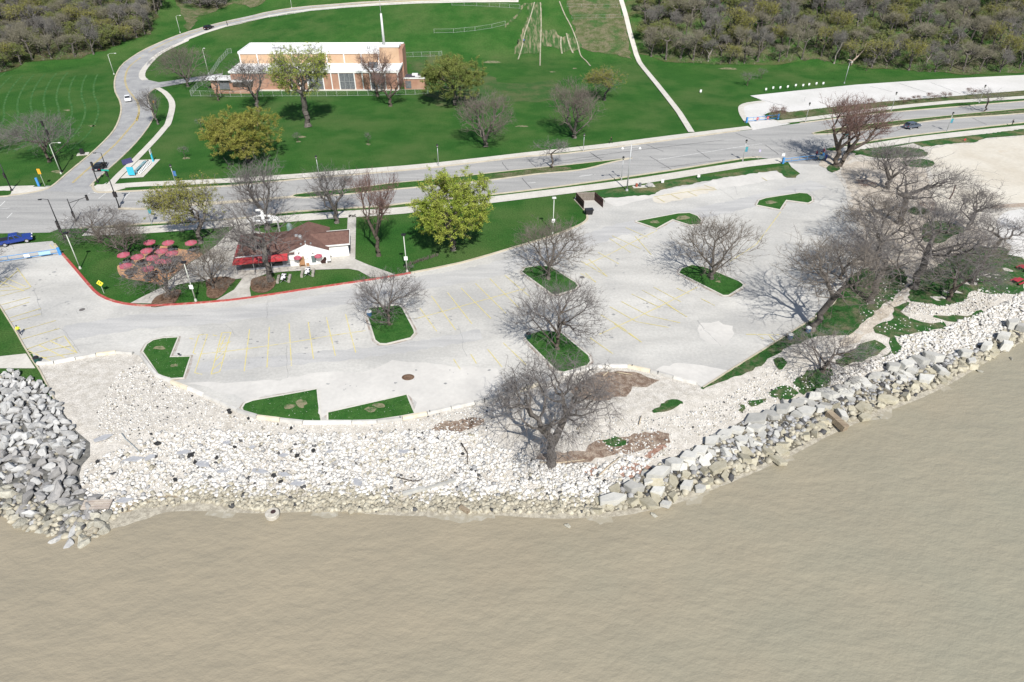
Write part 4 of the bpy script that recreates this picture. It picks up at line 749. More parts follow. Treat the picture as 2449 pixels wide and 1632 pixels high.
# ---------------------------------------------------------------- rocks
def icos(sub):
    bm=bmesh.new(); bmesh.ops.create_icosphere(bm,subdivisions=sub,radius=1); V=np.array([v.co[:] for v in bm.verts]); Fc=np.array([[v.index for v in f.verts] for f in bm.faces]); bm.free(); return V,Fc
def facet(seed,sub,npl=9,flat=(1,1,1),rough=.0):
    rs=np.random.RandomState(seed); V,Fc=icos(sub); n=rs.normal(0,1,(npl,3)); n/=np.linalg.norm(n,axis=1,keepdims=True); d=rs.uniform(.62,.95,npl)
    q=V@n.T; r=np.min(np.where(q>.05,d/np.maximum(q,.05),9),axis=1); r=np.minimum(r,1.25); V=V*r[:,None]*(1+rs.normal(0,rough,len(V)))[:,None]; return V*np.array(flat),Fc
def blockv(seed):
    rs=np.random.RandomState(seed); b=MB(); n=rs.randint(4,6); a=np.sort(rs.uniform(0,.5,n)+np.arange(n)*(2*math.pi/n)-.2); r=rs.uniform(.85,1.1,n)
    P=[(math.cos(t)*q*1.05,math.sin(t)*q*.85) for t,q in zip(a,r)]; b.prism(P,-.5,.5); return b
STG=mat('boulder_grey',(.37,.37,.36),(.49,.485,.47),scale=1.6,detail=8,lo=.35,hi=.65,rough=.95,spec=.15,coord='O',bump=.6,bscale=3,isl='obj')
STD=mat('boulder_dark',(.25,.243,.235),(.35,.34,.325),scale=1.6,detail=8,lo=.35,hi=.65,rough=.9,spec=.2,coord='O',bump=.6,bscale=3,isl='obj')
STW=mat('boulder_wet',(.30,.285,.235),(.42,.405,.34),scale=2.5,detail=8,lo=.35,hi=.65,rough=.8,spec=.3,coord='O',bump=.9,bscale=4,isl='obj')
STL=mat('limestone_slab',(.43,.425,.395),(.55,.54,.50),scale=1.1,detail=8,lo=.35,hi=.65,rough=.92,spec=.15,coord='O',bump=.35,bscale=3,isl='obj')
STY=mat('limestone_damp',(.36,.33,.24),(.46,.43,.34),scale=1.4,detail=8,lo=.35,hi=.65,rough=.85,spec=.25,coord='O',bump=.5,bscale=3,isl='obj')
COB=mat('cobble_white',(.55,.53,.49),(.68,.665,.63),scale=1.5,detail=4,rough=.95,spec=.12,isl='f')
COY=mat('cobble_damp',(.33,.30,.23),(.45,.42,.335),scale=1.5,detail=4,rough=.8,spec=.3,isl='f')
COD=mat('cobble_dark',(.055,.055,.058),(.10,.10,.10),scale=1.5,rough=.95,spec=.1,isl='f')
COG=mat('cobble_grey',(.30,.30,.30),(.40,.40,.395),scale=1.5,rough=.95,spec=.1,isl='f')
def hull(seed,m):
    rs=np.random.RandomState(seed); n=rs.normal(0,1,(15,3)); n/=np.linalg.norm(n,axis=1,keepdims=True); n*=rs.uniform(.8,1.1,(15,1))*np.array([1,.8,.72])
    bm=bmesh.new()
    for v in n: bm.verts.new(v)
    r=bmesh.ops.convex_hull(bm,input=bm.verts); bmesh.ops.delete(bm,geom=[g for g in r['geom_interior'] if isinstance(g,bmesh.types.BMVert)],context='VERTS')
    bmesh.ops.dissolve_limit(bm,angle_limit=R(22),verts=bm.verts,edges=bm.edges); bmesh.ops.bevel(bm,geom=list(bm.edges),offset=.05,segments=1,affect='EDGES')
    bmesh.ops.triangulate(bm,faces=bm.faces); bmesh.ops.subdivide_edges(bm,edges=bm.edges,cuts=1)
    for v in bm.verts: v.co*=1+rs.normal(0,.018)
    me=bpy.data.meshes.new('boulder'); bm.to_mesh(me); bm.free(); me.materials.append(m); return me
RKM={}
for nm_,m_ in (('g',STG),('d',STD),('w',STW),('l',STL),('y',STY)):
    for i in range(6):
        if nm_ in 'gdw': RKM[nm_,i]=hull(100+i,m_)
        else: RKM[nm_,i]=blockv(200+i+(10 if nm_=='y' else 0)).mesh('slab',m_,bevel=.05)
def rock(name,kind_,i,x,y,z,s,rot,label,cat,group):
    o=link(name,RKM[kind_,i%6]); o.location=(x,y,z); o.scale=s; o.rotation_euler=rot; return tag(o,label,cat,group)
rg=random.Random(9)
# left boulder pile
BP=S([(-60,900),(0,900),(25,888),(60,905),(95,918),(125,945),(150,990),(178,1035),(210,1062),(205,1090),(178,1112),(182,1150),(200,1185),(235,1200),(262,1225),(262,1262),(228,1300),(190,1310),(120,1290),(60,1262),(0,1235),(-60,1210)])
bpa=np.array(BP); pts=[]
def blue(poly,n,gapf,rg,tries=30000):
    a=np.array(poly); lo,hi=a.min(0),a.max(0); pts=[]
    for _ in range(tries):
        x=rg.uniform(lo[0],hi[0]); y=rg.uniform(lo[1],hi[1]); g_=gapf(x,y)
        if not inpoly(a,np.array([x]),np.array([y]))[0]: continue
        if all((x-p)**2+(y-q)**2>g_*g_ for p,q in pts): pts.append((x,y))
        if len(pts)>=n: break
    return pts
def wl(y): return max(0,min(1,(y-56)/18))
bps=blue(BP,286,lambda x,y:.60+.34*(1-wl(y)),rg)
for x,y in bps:
    zz=h(x,y); up=wl(y); s=rg.uniform(.46,.74)*(1+.42*(1-up)); mound=.4*min(1,max(0,(y-50)/5))
    low=y<float(ysh(x))+3.2
    k='w' if low and rg.random()<.75 else ('d' if 50<y<61.5 and rg.random()<.75 else 'g')
    lb={'g':'pale grey boulder in the dry upper part of the riprap pile','d':'dark grey boulder in the lower part of the riprap pile','w':'stained boulder at the waterline of the riprap pile'}[k]
    rock('boulder',k,rg.randint(0,5),x,y,zz+mound+rg.uniform(-.3,.3)*s,(s*rg.uniform(.9,1.35),s*rg.uniform(.7,1),s*rg.uniform(.75,1.15)),(rg.uniform(-.7,.7),rg.uniform(-.7,.7),rg.uniform(0,6.28)),lb,'boulder','boulders of the riprap pile')
# stray rocks standing in the water
for a,b,s,l in ((42,1257,.75,'stone breaking the water nearest the left edge'),(70,1268,.55,'small upright stone in the water off the riprap pile'),(112,1275,.6,'low jagged stone in the water off the riprap pile'),(205,1305,1.0,'outermost pale boulder at the tip of the riprap pile'),(1355,1262,.6,'thin wedge stone alone in the brown water'),(1562,1237,.55,'dark flat stone just under the brown water'),(1868,1012,0,''),(2100,1055,0,''),(2103,1003,.4,'small bluish stone in the water off the slabs'),(2415,867,.45,'low dark stone in the water at the right edge'),(2340,893,.6,'flat dark stone in the water off the right-hand slabs'),(1382,1258,0,''),(2275,905,.35,'tiny stone in the water off the slabs')):
    if s: x,y=at(a,b); rock('water_stone','w',rg.randint(0,5),x,y,WZ+.05,(s,s*.8,s*.6),(rg.uniform(-.3,.3),rg.uniform(-.3,.3),rg.uniform(0,6)),l,'stone','lone stones in the water')
# limestone slabs: the big ones read off the shore one by one
BIG=[(1571,1143,2.6,1.5,1.0,.3,'bluish-white'),(1512,1175,2.1,1.3,.8,-.25,''),(1464,1203,3.0,1.3,.8,.12,''),(1570,1185,1.7,1.1,.7,.3,''),(1611,1118,2.1,1.6,.8,.35,''),(1645,1100,2.0,1.5,.6,.35,''),(1672,1085,2.0,1.5,.5,.4,''),(1700,1062,2.2,1.3,.5,.5,''),(1732,1045,2.2,1.4,.5,.5,''),(1760,1037,2.0,1.3,.5,.4,''),(1772,1058,1.7,1.4,.4,.2,''),(1805,1010,3.1,2.0,.5,.45,''),(1805,1030,2.2,1.2,.5,.1,''),(1870,985,2.3,1.6,.6,.4,''),(1843,1000,2.0,1.3,.6,-.6,''),(1905,971,2.0,1.4,.5,.4,''),(1925,990,2.3,1.6,.5,.0,'cream'),(1945,955,2.0,1.3,.5,.5,''),(1975,948,2.6,2.0,.6,-.3,'cream'),(1960,985,1.6,1.2,.6,.5,''),(2010,935,2.1,1.4,.5,.5,''),(2022,948,2.0,1.4,.5,.2,''),(2040,918,1.9,1.3,.5,.5,''),(2062,920,2.0,1.6,.4,-.7,''),(2090,905,2.0,1.2,.5,.3,''),(2135,885,2.6,1.6,.7,.5,''),(2165,880,2.3,1.6,.8,.5,''),(2195,870,2.2,1.3,.8,-.4,''),(2225,862,2.6,1.4,.9,-.6,''),(2175,895,1.6,1.1,.6,.3,''),(2245,895,2.0,1.0,.8,-.9,''),(2210,915,2.3,1.6,.7,.3,''),(2305,853,2.0,1.4,.8,.2,''),(2320,872,1.8,1.0,.6,.7,''),(2355,838,1.9,1.2,1.0,.5,''),(2400,838,2.0,1.3,1.1,.5,''),(2395,815,1.9,1.6,1.0,.2,''),(2418,785,2.2,1.5,1.1,.3,''),(2440,795,1.8,1.2,1.1,-.4,''),(1590,1215,1.2,1.0,.4,.2,''),(1715,1125,2.6,1.3,.5,.5,'yellowish'),(1860,1110,1.9,1.4,.4,-.5,'yellowish'),(1640,1170,1.5,1.2,.7,.5,''),(1550,1210,2.0,1.5,.4,-.6,'yellowish'),(1673,1175,1.2,1,.5,.2,''),(2120,962,2.4,1.4,.5,-.4,'yellowish'),(2065,1005,1.7,1.1,.4,.3,'yellowish'),(2010,1000,1.7,1.0,.7,-.9,''),(1985,1012,1.3,.9,.5,.2,'')]
bset=[]
for i,(a,b,l1,l2,th_,ro,col) in enumerate(BIG):
    x,y=at(a,b); bset.append((x,y,max(l1,l2)*.42)); k='y' if col=='yellowish' else 'l'; z=max(h(x,y),WZ)
    lb=('%s stone block in the shore revetment'%(col or 'pale grey'))
    if a==1571: lb='bluish-white rectangular block at the near end of the slab wall'
    elif a==1464: lb='long pale block lying at the waterline, nearest the cobbles'
    elif a==1805 and b==1010: lb='largest flat slab in the middle of the revetment'
    elif a==1975: lb='cream square slab by the mown grass patch'
    elif a==1925: lb='cream slab just below the grass patches'
    elif a==1550: lb='triangular yellowish slab standing in the water'
    elif a==1715: lb='long yellowish slab sloping into the water'
    rock('stone_block',k,i,x,y,z+.3+th_*.4,(l1*.6,l2*.66,th_*1.3),(rg.uniform(-.16,.1),rg.uniform(-.14,.14),ro+rg.uniform(-.1,.1)),lb,'stone block','large blocks of the shore revetment')
RV=S([(1400,1215),(1460,1180),(1500,1150),(1545,1128),(1600,1100),(1660,1075),(1720,1040),(1790,1000),(1860,978),(1940,945),(2000,925),(2080,900),(2150,872),(2230,850),(2300,850),(2350,830),(2390,800),(2449,768),(2449,812),(2385,850),(2310,886),(2230,930),(2090,985),(2000,1020),(1890,1080),(1760,1140),(1640,1182),(1560,1212),(1480,1222),(1400,1235)])
mid=blue(RV,150,lambda x,y:.8,rg,20000)
for x,y in mid:
    if any((x-a)**2+(y-b)**2<(r*.55)**2 for a,b,r in bset): continue
    dd=y-float(ysh(x)); k='y' if dd<3.0 else 'l'; s=rg.uniform(.7,1.5)
    rock('stone_block',k,rg.randint(0,5),x,y,max(h(x,y),WZ)+.22,(s*.72,s*.6,s*rg.uniform(.35,.7)),(rg.uniform(-.45,.45),rg.uniform(-.45,.45),rg.uniform(0,6)),'smaller %s rubble block between the large slabs'%('damp yellowish' if k=='y' else 'pale'),'stone block','smaller blocks of the shore revetment')
def cobbles(name,polys,dens,smin,smax,mats,prob,seed,lab,zoff=.0,flat=.62,fade=None):
    rs=np.random.RandomState(seed); T_=[facet(300+i,1,7,(1,.85,flat)) for i in range(8)]; T_=[(V,Fc) for V,Fc in T_]; VV=[];FF=[];MI=[];n0=0
    T0=[]
    for i in range(8):
        bm=bmesh.new(); bmesh.ops.create_icosphere(bm,subdivisions=1,radius=1); V=np.array([v.co[:] for v in bm.verts]); Fc=np.array([[v.index for v in f.verts] for f in bm.faces]); bm.free()
        V,Fc=facet(600+i,1,6,(1,.8,flat),.06); T0.append((V*1.12,Fc))
    for poly in polys:
        a=np.array(poly); lo,hi=a.min(0),a.max(0); n=int((hi[0]-lo[0])*(hi[1]-lo[1])*dens); X=rs.uniform(lo[0],hi[0],n); Y=rs.uniform(lo[1],hi[1],n); k=inpoly(a,X,Y); X=X[k];Y=Y[k]
        if fade is not None: k=rs.rand(len(X))<fade(X,Y); X=X[k];Y=Y[k]
        k=hh(X,Y)>WZ-.35; X=X[k];Y=Y[k]
        Z=np.maximum(hh(X,Y),WZ-.12)+.05; S_=(smin+(smax-smin)*rs.rand(len(X))**2.2)*(1+.35*np.clip(1-(Y-ysh(X))/5,0,1)); A=rs.uniform(0,6.28,len(X)); ti=rs.randint(0,8,len(X)); damp=(Y-ysh(X))<2.3+rs.normal(0,.7,len(X))
        cl=rs.choice(4,len(X),p=prob); cl=np.where(damp&(cl!=2),1,cl)
        for j in range(8):
            m=ti==j; 
            if not m.any(): continue
            V,Fc=T0[j]; c=np.cos(A[m])[:,None];s_=np.sin(A[m])[:,None]; tl=rs.normal(0,.25,(m.sum(),1)); vx=V[None,:,0]*c-V[None,:,1]*s_; vy=V[None,:,0]*s_+V[None,:,1]*c; vz=V[None,:,2]+vx*tl
            P=np.stack([vx*S_[m][:,None]+X[m][:,None],vy*S_[m][:,None]+Y[m][:,None],vz*S_[m][:,None]+(Z[m]+S_[m]*.2)[:,None]],2)
            q=m.sum(); VV.append(P.reshape(-1,3)); FF.append((Fc[None]+(np.arange(q)*len(V))[:,None,None]).reshape(-1,3)+n0); n0+=q*len(V); MI.append(np.repeat(cl[m],len(Fc)))
    o=link(name,npmesh(name,np.concatenate(VV),np.concatenate(FF),mats,np.concatenate(MI))); return tag(o,lab,kind='stuff')
MS=[COB,COY,COD,COG]
shoreband=S([(268,1245),(300,1225),(480,1200),(620,1222),(960,1225),(1290,1228),(1400,1232),(1440,1200),(1500,1150),(1560,1105),(1500,1090),(1440,1110),(1330,1112),(1230,1085),(1150,1035),(1050,1030),(900,1035),(700,1040),(560,1030),(450,1030),(350,1040),(270,1080),(215,1110),(190,1150),(215,1190)])
def fd(X,Y): return np.clip((np.sin(X*.5)+np.sin(Y*.7+X*.2)+1.9)/1.6,.3,1)
cobbles('cobble_beach',[shoreband],40,.06,.30,MS,[.86,.05,.02,.07],1,'thick band of white cobbles along the shore',fade=lambda X,Y:np.clip((X+52)/16,.35,1)*np.clip(.75+.35*np.sin(X*.45+Y*.3),.5,1))
upper=S([(330,860),(420,925),(500,960),(570,1000),(720,1018),(880,1020),(1030,996),(1160,968),(1200,1000),(1160,1040),(900,1042),(600,1035),(450,1030),(350,1040),(280,1060),(235,1060),(230,980),(280,900)])
cobbles('scattered_cobbles',[upper],16,.04,.16,MS,[.85,.03,.06,.06],2,'sparser small stones strewn below the concrete barrier',fade=lambda X,Y:np.clip((88-Y)/9+(X+45)/60,.12,1))
mid2=S([(1340,960),(1420,1000),(1560,1000),(1640,990),(1760,930),(1850,870),(1930,900),(1950,930),(1880,955),(1790,985),(1690,1040),(1590,1095),(1480,1110),(1440,1060),(1330,1060)])
cobbles('gravel_scatter',[mid2],14,.04,.16,MS,[.80,.05,.05,.10],3,'small white stones strewn over the gravel behind the slabs',fade=fd)
right=S([(2140,808),(2180,803),(2261,784),(2300,765),(2360,745),(2420,715),(2449,700),(2600,660),(2600,720),(2449,772),(2380,805),(2330,835),(2280,850),(2200,855),(2120,875),(2020,915),(1960,925),(2010,885),(2100,862),(2160,835)])
cobbles('cobble_bank',[right],17,.10,.30,MS,[.90,.04,.02,.04],4,'bank of white cobbles below the lawn on the right')
right2=S(ZD([(1200,960),(1300,870),(1560,910),(1760,880),(1850,800),(1960,740),(2050,800),(2200,790),(2000,920),(1950,950),(1800,1000),(1500,1000),(1300,990)]))
cobbles('cobble_drift',[right2],16,.06,.18,MS,[.78,.08,.06,.08],5,'drift of small pale stones between the lawn patches')
for i,P in enumerate((ZD([(960,1050),(1100,1030),(1300,990),(1600,1060),(1500,1150),(1250,1180),(1000,1180)]),ZD([(1850,600),(2100,600),(2348,720),(2348,780),(2150,860),(1900,760)]),ZE([(60,620),(340,620),(380,760),(180,790),(0,760)]),ZD([(1000,700),(1250,700),(1230,850),(1100,930),(850,1100),(750,1080)]),ZD([(900,1250),(1100,1200),(1130,1400),(900,1420)]))):
    cobbles('stray_stones',[S(P)],1.6 if i!=2 else .9,.07,.2 if i!=2 else .5,MS,[.95,.03,0,.02],40+i,'stray white stones on the '+('lawn patch by the cobble bank','lawn near the picnic tables','grass corner above the riprap pile','lawn along the gravel trail','grass above the slabs')[i])
drape('revetment_bed_shade',RV,mat('revetment_bed_shade',(.10,.09,.07),(.17,.155,.125),scale=1.5,rough=.98,spec=.1,bump=.8),.13,1.5); cobbles('rubble_fill',[RV],9,.12,.42,[COG,COY,COD,COG],[.5,.25,.1,.15],8,'broken rubble filling the gaps between the shore blocks')  # bed coloured dark to paint the shade in the gaps between blocks
cobbles('boulder_chips',[BP],4,.12,.4,[COG,COY,COD,COG],[.6,.15,.1,.15],9,'broken chips between the riprap boulders')
# broken asphalt plates, concrete pieces and drift timber on the cobbles
def plate(name,a,b,l1,l2,ro,m,lab,cat,grp=None,th_=.14,k=0,tilt=.05,z=.18):
    x,y=at(a,b); bb=blockv(500+k); o=bb.build(name,m,bevel=.03); o.location=(x,y,max(h(x,y),WZ)+z+th_/2); o.scale=(l1*.5,l2*.56,th_); o.rotation_euler=(rg.uniform(-tilt,tilt),rg.uniform(-tilt,tilt),ro); return tag(o,lab,cat,grp)
PLA=mat('asphalt_plate',(.33,.335,.35),(.40,.405,.415),scale=1.5,rough=.9,coord='O'); PLD=mat('tar_chunk',(.018,.018,.02),(.05,.05,.05),scale=2,rough=.95,coord='O',bump=.6)
gpz='broken asphalt plates lying on the cobbles'
for i,(a,b,l1,l2,r_) in enumerate(((320,1102,2.6,1.3,.3),(360,1098,1.6,1.0,.6),(485,1112,2.2,1.4,-.5),(440,1085,1.8,.9,.2),(535,1130,1.6,.9,.3),(620,1130,2.6,.9,-.2),(680,1138,1.7,.8,-.3),(712,1158,1.9,1.3,.2),(855,1155,1.7,1.1,-1.0),(790,1083,1.0,.8,.2),(680,1092,1.3,.8,.1),(545,1062,1.2,.8,.2),(967,1083,1.5,.9,.1),(605,1073,.9,.8,.3),(300,1200,1.9,1.1,.3),(1535,1085,0,0,0),(250,1050,2.4,1.1,.5))):
    if l1: plate('asphalt_plate',a,b,l1,l2,r_,PLA,('large ' if l1>2 else '')+'grey asphalt plate '+('left of the drain pipe' if a<400 else 'in the left part of the cobbles' if a<600 else 'in the middle of the cobbles' if a<760 else 'towards the beach tree'),'asphalt plate',gpz,k=i)
for i,(a,b,s) in enumerate(((378,1065,1.0),(459,1092,1.1),(468,1110,.7),(562,1073,.5),(712,1094,.9),(750,1082,.8),(656,1143,.7),(672,1156,.6),(595,1005,.5),(550,990,.7),(520,1100,.5),(235,1108,.6),(420,1152,.6),(548,985,.5),(697,1028,.5),(521,1097,.4))):
    plate('tar_chunk',a,b,s,s*.7,i,PLD,'black chunk of broken tarmac '+('left of the asphalt plates' if a<430 else 'among the asphalt plates' if a<600 else 'on the open cobbles'),'tarmac chunk','black tarmac chunks on the cobbles',th_=.25,k=20+i,tilt=.3)
WD=mat('timber_weathered',(.33,.27,.19),(.22,.17,.12),scale=2,rough=.9,coord='O',stretch=(.3,3,1),bump=.3)
def log(name,P,r,m,lab,cat,grp=None,sq=False):
    Q=[(x,y,max(h(x,y),WZ)+.25+r) for x,y in S(P)]; b=MB()
    b.tube(Q,r,4 if sq else 7,r2=r*(1 if sq else .6)); return tag(b.build(name,m,smooth=not sq),lab,cat,grp)
log('timber_beam',ZI([(960,735),(1080,860)]),.62,WD,'thick brown timber beam sticking out of the slabs into the water','beam',sq=True)
log('timber_beam',ZG([(2020,1075),(2090,1125)]),.3,WD,'short timber lying in the shallow water left of the beach tree','beam',sq=True)
log('concrete_curb_piece',ZG([(1560,970),(1740,925)]),.28,STL,'long straight kerb piece on the cobbles, nearer the water','kerb piece',sq=True)
log('concrete_curb_piece',ZG([(1740,925),(1985,855)]),.2,STL,'thinner straight kerb piece pointing at the beach tree','kerb piece',sq=True)
for P,l in ((ZH([(640,875),(800,880),(1000,855)]),'peeled yellow branch at the foot of the beach tree'),(ZH([(1120,980),(1200,900),(1290,830)]),'long peeled branch right of the beach tree'),(ZH([(1440,570),(1455,500)]),'short upright stick on the gravel'),(ZH([(940,610),(1000,540)]),'thin dead stick beside the beach tree'),(ZH([(1150,180),(1210,130)]),'pale driftwood stick at the barrier'),(ZH([(1250,150),(1380,170)]),'pale driftwood log against the barrier'),(ZH([(10,720),(60,800),(65,890)]),'dark driftwood branch on the cobbles left of the tree'),(ZG([(1520,830),(1640,860),(1710,850)]),'forked driftwood on the cobbles'),(ZF([(385,470),(400,660)]),'thin pale log on the dark boulders')):
    log('driftwood',P,.09,mat('driftwood_pale',(.50,.42,.30),(.36,.29,.2),scale=2,rough=.9) if 'dark' not in l and 'forked' not in l else BARKB,l,'driftwood','driftwood on the beach')
log('old_pipe',ZF([(1150,160),(1180,210),(1250,270),(1320,340)]),.06,mat('pipe_grey',(.33,.37,.38),rough=.6),'thin grey pipe lying on the gravel','pipe')
# corrugated panel piece and manhole shaft in the water
b=MB(); x,y=at(235,1214); 
for i in range(4): b.box((0,.34*i-.5,0),(3.1,.24,.16))
for i in range(3): b.box((0,.34*i-.33,-.05),(3.0,.12,.05))
o=b.build('slatted_panel',mat('panel_concrete',(.45,.40,.34),(.35,.3,.26),scale=1,rough=.9,coord='O')); o.location=(x,y,h(x,y)+.5); o.rotation_euler=(.1,.05,.08); tag(o,'ribbed concrete panel wedged at the foot of the riprap pile','panel')
x,y=at(654,1238); e=empty('manhole_shaft',(x,y,WZ-.8),0,'round concrete manhole shaft standing in the shallow water','manhole shaft')
b=MB(); b.lathe([(.72,0),(.72,.9),(.80,.92),(.80,1.35),(.72,1.42)],n=24); b.build('shaft_ring',mat('concrete_ring',(.42,.39,.33),(.52,.49,.43),scale=2,rough=.9,coord='O'),e,smooth=False)
b=MB(); b.lathe([(.30,1.42),(.28,1.46)],(.1,.12,0),n=20); b.build('manhole_opening',mat('dark_hole',(.05,.03,.03)),e)
# concrete barrier blocks
BC=mat('barrier_concrete',(.50,.485,.45),(.58,.565,.53),scale=.8,detail=6,rough=.92,coord='O',bump=.15,isl='obj')
BY=mat('barrier_concrete_cream',(.56,.49,.36),(.63,.57,.45),scale=.8,detail=6,rough=.92,coord='O',bump=.15)
def barrier(P,seg,grp,lab,wd=.55,ht=.5):
    Q=resample(S(P),.5); L_=[0]
    for a,b in zip(Q,Q[1:]): L_.append(L_[-1]+math.dist(a,b))
    n=max(1,round(L_[-1]/seg)); 
    for i in range(n):
        s0,s1=L_[-1]*i/n+.04,L_[-1]*(i+1)/n-.04
        xs=np.interp([s0,s1],L_,[q[0] for q in Q]); ys=np.interp([s0,s1],L_,[q[1] for q in Q]); ln=math.hypot(xs[1]-xs[0],ys[1]-ys[0])
        x,y=xs.mean(),ys.mean(); b=MB(); b.xprism([(-wd/2,0),(wd/2,0),(wd/2,.12),(wd*.30,ht),(-wd*.30,ht),(-wd/2,.12)],-ln/2,ln/2)
        cr=(i*7)%5==1; o=b.build('concrete_barrier',BY if cr else BC,bevel=.02); o.location=(x,y,h(x,y)-.03); o.rotation_euler=(0,0,math.atan2(ys[1]-ys[0],xs[1]-xs[0])-math.pi/2)
        pos='%s of %d from left'%(['first','second','third','fourth','fifth','sixth','seventh','eighth','ninth','tenth','eleventh','twelfth','thirteenth','fourteenth','fifteenth','sixteenth','seventeenth','eighteenth','nineteenth','twentieth'][min(i,19)],n)
        tag(o,lab+', '+pos+(', cream coloured' if cr else ''),'barrier',grp)
barrier(BAR_L,3.0,'barrier blocks across the lot entrance to the beach','low barrier block beside the left-hand lane')
barrier(BAR_M[:11],3.2,'barrier blocks between the lot and the left of the beach','low barrier block below the grassy wedges')
barrier(BAR_M[11:19],3.4,'barrier blocks between the lot and the middle of the beach','low barrier block between sand and cobbles')
barrier(BAR_M[19:],3.4,'barrier blocks between the lot and the right of the beach','low barrier block behind the beach tree')

cobbles('lawn_litter',[S(ISL[1]),S(ISL[2]),S(ISL[0])],1.6,.015,.05,MS,[.9,.05,.0,.05],61,'tiny pale stones washed onto the grassy wedges by the barrier')
for o in [bpy.data.objects['lawn_litter']]: o.location.z=.07
lo_=[(-78,76),(-76,52),(-120,52),(-120,80)]
cobbles('riprap_beyond',[lo_],1.5,.35,.85,[COG,COY,COD,COG],[.7,.1,0,.2],62,'further grey riprap stones continuing to the left of the pile')
# ---------------------------------------------------------------- plain materials
def P_(n,c,r=.6,m=0,s=.4,**k): return mat(n,c,rough=r,metal=m,spec=s,**k)
BLK=P_('black_metal',(.018,.018,.02),.5); WMET=P_('white_painted_metal',(.62,.62,.60),.5); GLV=P_('galvanised_steel',(.42,.43,.43),.45,.4)
BLUE=P_('gate_blue',(.06,.25,.55),.5); PALEP=P_('pole_pale',(.50,.52,.46),.6); WHITE=P_('white_panel',(.75,.76,.75),.6); RED=P_('red_fabric',(.40,.07,.11),.8,c2=(.34,.12,.15),scale=2,coord='O'); REDP=P_('red_paint',(.42,.045,.05),.5)
GLASS=P_('dark_glass',(.02,.025,.03),.12,s=.6); TYRE=P_('tyre_rubber',(.02,.02,.02),.85); RIM=P_('wheel_rim',(.55,.55,.57),.35,.6); LAMPW=P_('lamp_lens',(.75,.75,.72),.25); TAIL=P_('tail_lens',(.35,.01,.01),.3)
BRICK=mat('brick_orange',(.33,.18,.125),(.42,.26,.19),scale=.35,detail=7,lo=.35,hi=.65,rough=.9,spec=.1,coord='O',grain=.1,gs=8)
BRICKT=mat('brick_tan',(.46,.31,.20),(.53,.37,.25),scale=.25,detail=7,lo=.35,hi=.65,rough=.9,spec=.1,coord='O',grain=.07,gs=8)
ROOFW=mat('roof_white',(.70,.70,.69),(.76,.76,.75),scale=.2,rough=.7,coord='O'); TRIM=P_('trim_white',(.72,.72,.70),.6); ROOFD=P_('roof_dark',(.06,.055,.07),.9)
LOUV=P_('window_screen_grey',(.10,.11,.12),.6,c2=(.16,.17,.18),scale=2,coord='O')
# ---- brick building with two tiers
bx,by=-87.5,220.7; bt_=empty('brick_building',(bx,by,0),R(.6),'long orange brick building with flat white roofs on two tiers','building')
b=MB(); b.box((26,5.6,2.65),(52,11.2,5.3)); b.build('wall',BRICK,bt_)
b=MB(); b.box((26,5.35,5.45),(52.2,11,.3)); b.build('roof',ROOFW,bt_)
b=MB(); b.box((26,-.1,5.55),(52.8,.35,.6)); b.box((-.15,5.4,5.55),(.35,10.8,.6)); b.box((52.2,5.4,5.55),(.35,10.8,.6)); b.build('parapet',TRIM,bt_)
b=MB(); b.box((25.6,17.3,4.3),(51.2,13,8.6)); b.build('wall',BRICKT,bt_)
b=MB(); b.box((25.6,17.3,8.72),(51.4,13.2,.24)); b.build('roof',ROOFW,bt_)
b=MB(); b.box((22.8,10.72,8.85),(45.8,.35,.75)); b.box((25.6,23.95,8.85),(51.6,.3,.55)); b.box((.05,17.3,8.85),(.35,13.1,.65)); b.box((51.3,17.3,8.85),(.35,13.1,.65)); b.build('parapet',TRIM,bt_)
for i in range(9): 
    b=MB(); b.box((.3+i*5.55,10.68,7.0),(.34,.2,3.2)); 
    if i<9: b.build('pilaster',TRIM,bt_)
for i,x in enumerate((23.9-5.5,23.9-2.9,0)): pass
px_=[19.5,22.0,24.4,29.3,31.9,34.4,39.2,41.6,44.0,48.5,51.7]
px_=[18.7,21.2,23.7,28.6,31.2,33.6,38.4,40.9,43.3,48.0,51.9]
for x in px_: b=MB(); b.box((x,-.12,2.6),(.3,.22,5.2)); b.build('pilaster',TRIM,bt_)
for x0,x1 in ((23.85,28.45),(33.75,38.25),(43.45,47.85)):
    w_=link('window_bay',None,bt_) if False else None
    b=MB(); b.box(((x0+x1)/2,-.06,2.7),(x1-x0,.1,4.6)); w_=b.build('window_bay',LOUV,bt_)
    b=MB(); 
    for k in range(1,3): b.box((x0+(x1-x0)*k/3,-.13,2.7),(.08,.05,4.6))
    b.box(((x0+x1)/2,-.13,2.7),(x1-x0,.05,.08)); b.build('mullion',GLV,w_)
b=MB(); b.box((30,-.35,.15),(44,.7,.3)); b.build('plinth',CONC,bt_)
b=MB(); b.box((48.3,12.6,5.3),(6.2,4.2,10.4)); b.build('tower',BRICKT,bt_)
b=MB(); b.box((48.3,12.6,10.65),(6.6,4.6,.4)); b.build('tower_cap',TRIM,bt_)
b=MB(); b.box((51.9,14.6,4.9),(1.2,8.0,9.8)); b.build('side_wall',BRICK,bt_)
b=MB(); b.tube([(46.6,12.4,10.8),(46.6,12.4,20.0)],.42,10,r2=.30); b.tube([(46.6,12.4,20.0),(46.6,12.4,29)],.09,8,r2=.05); b.build('spire',WMET,bt_,smooth=True)
b=MB(); b.box((43.5,5.8,6.1),(2.9,2.4,1.1)); b.box((43.5,5.8,6.75),(3.1,2.6,.12)); b.build('roof_plant',LOUV,bt_,bevel=.03)
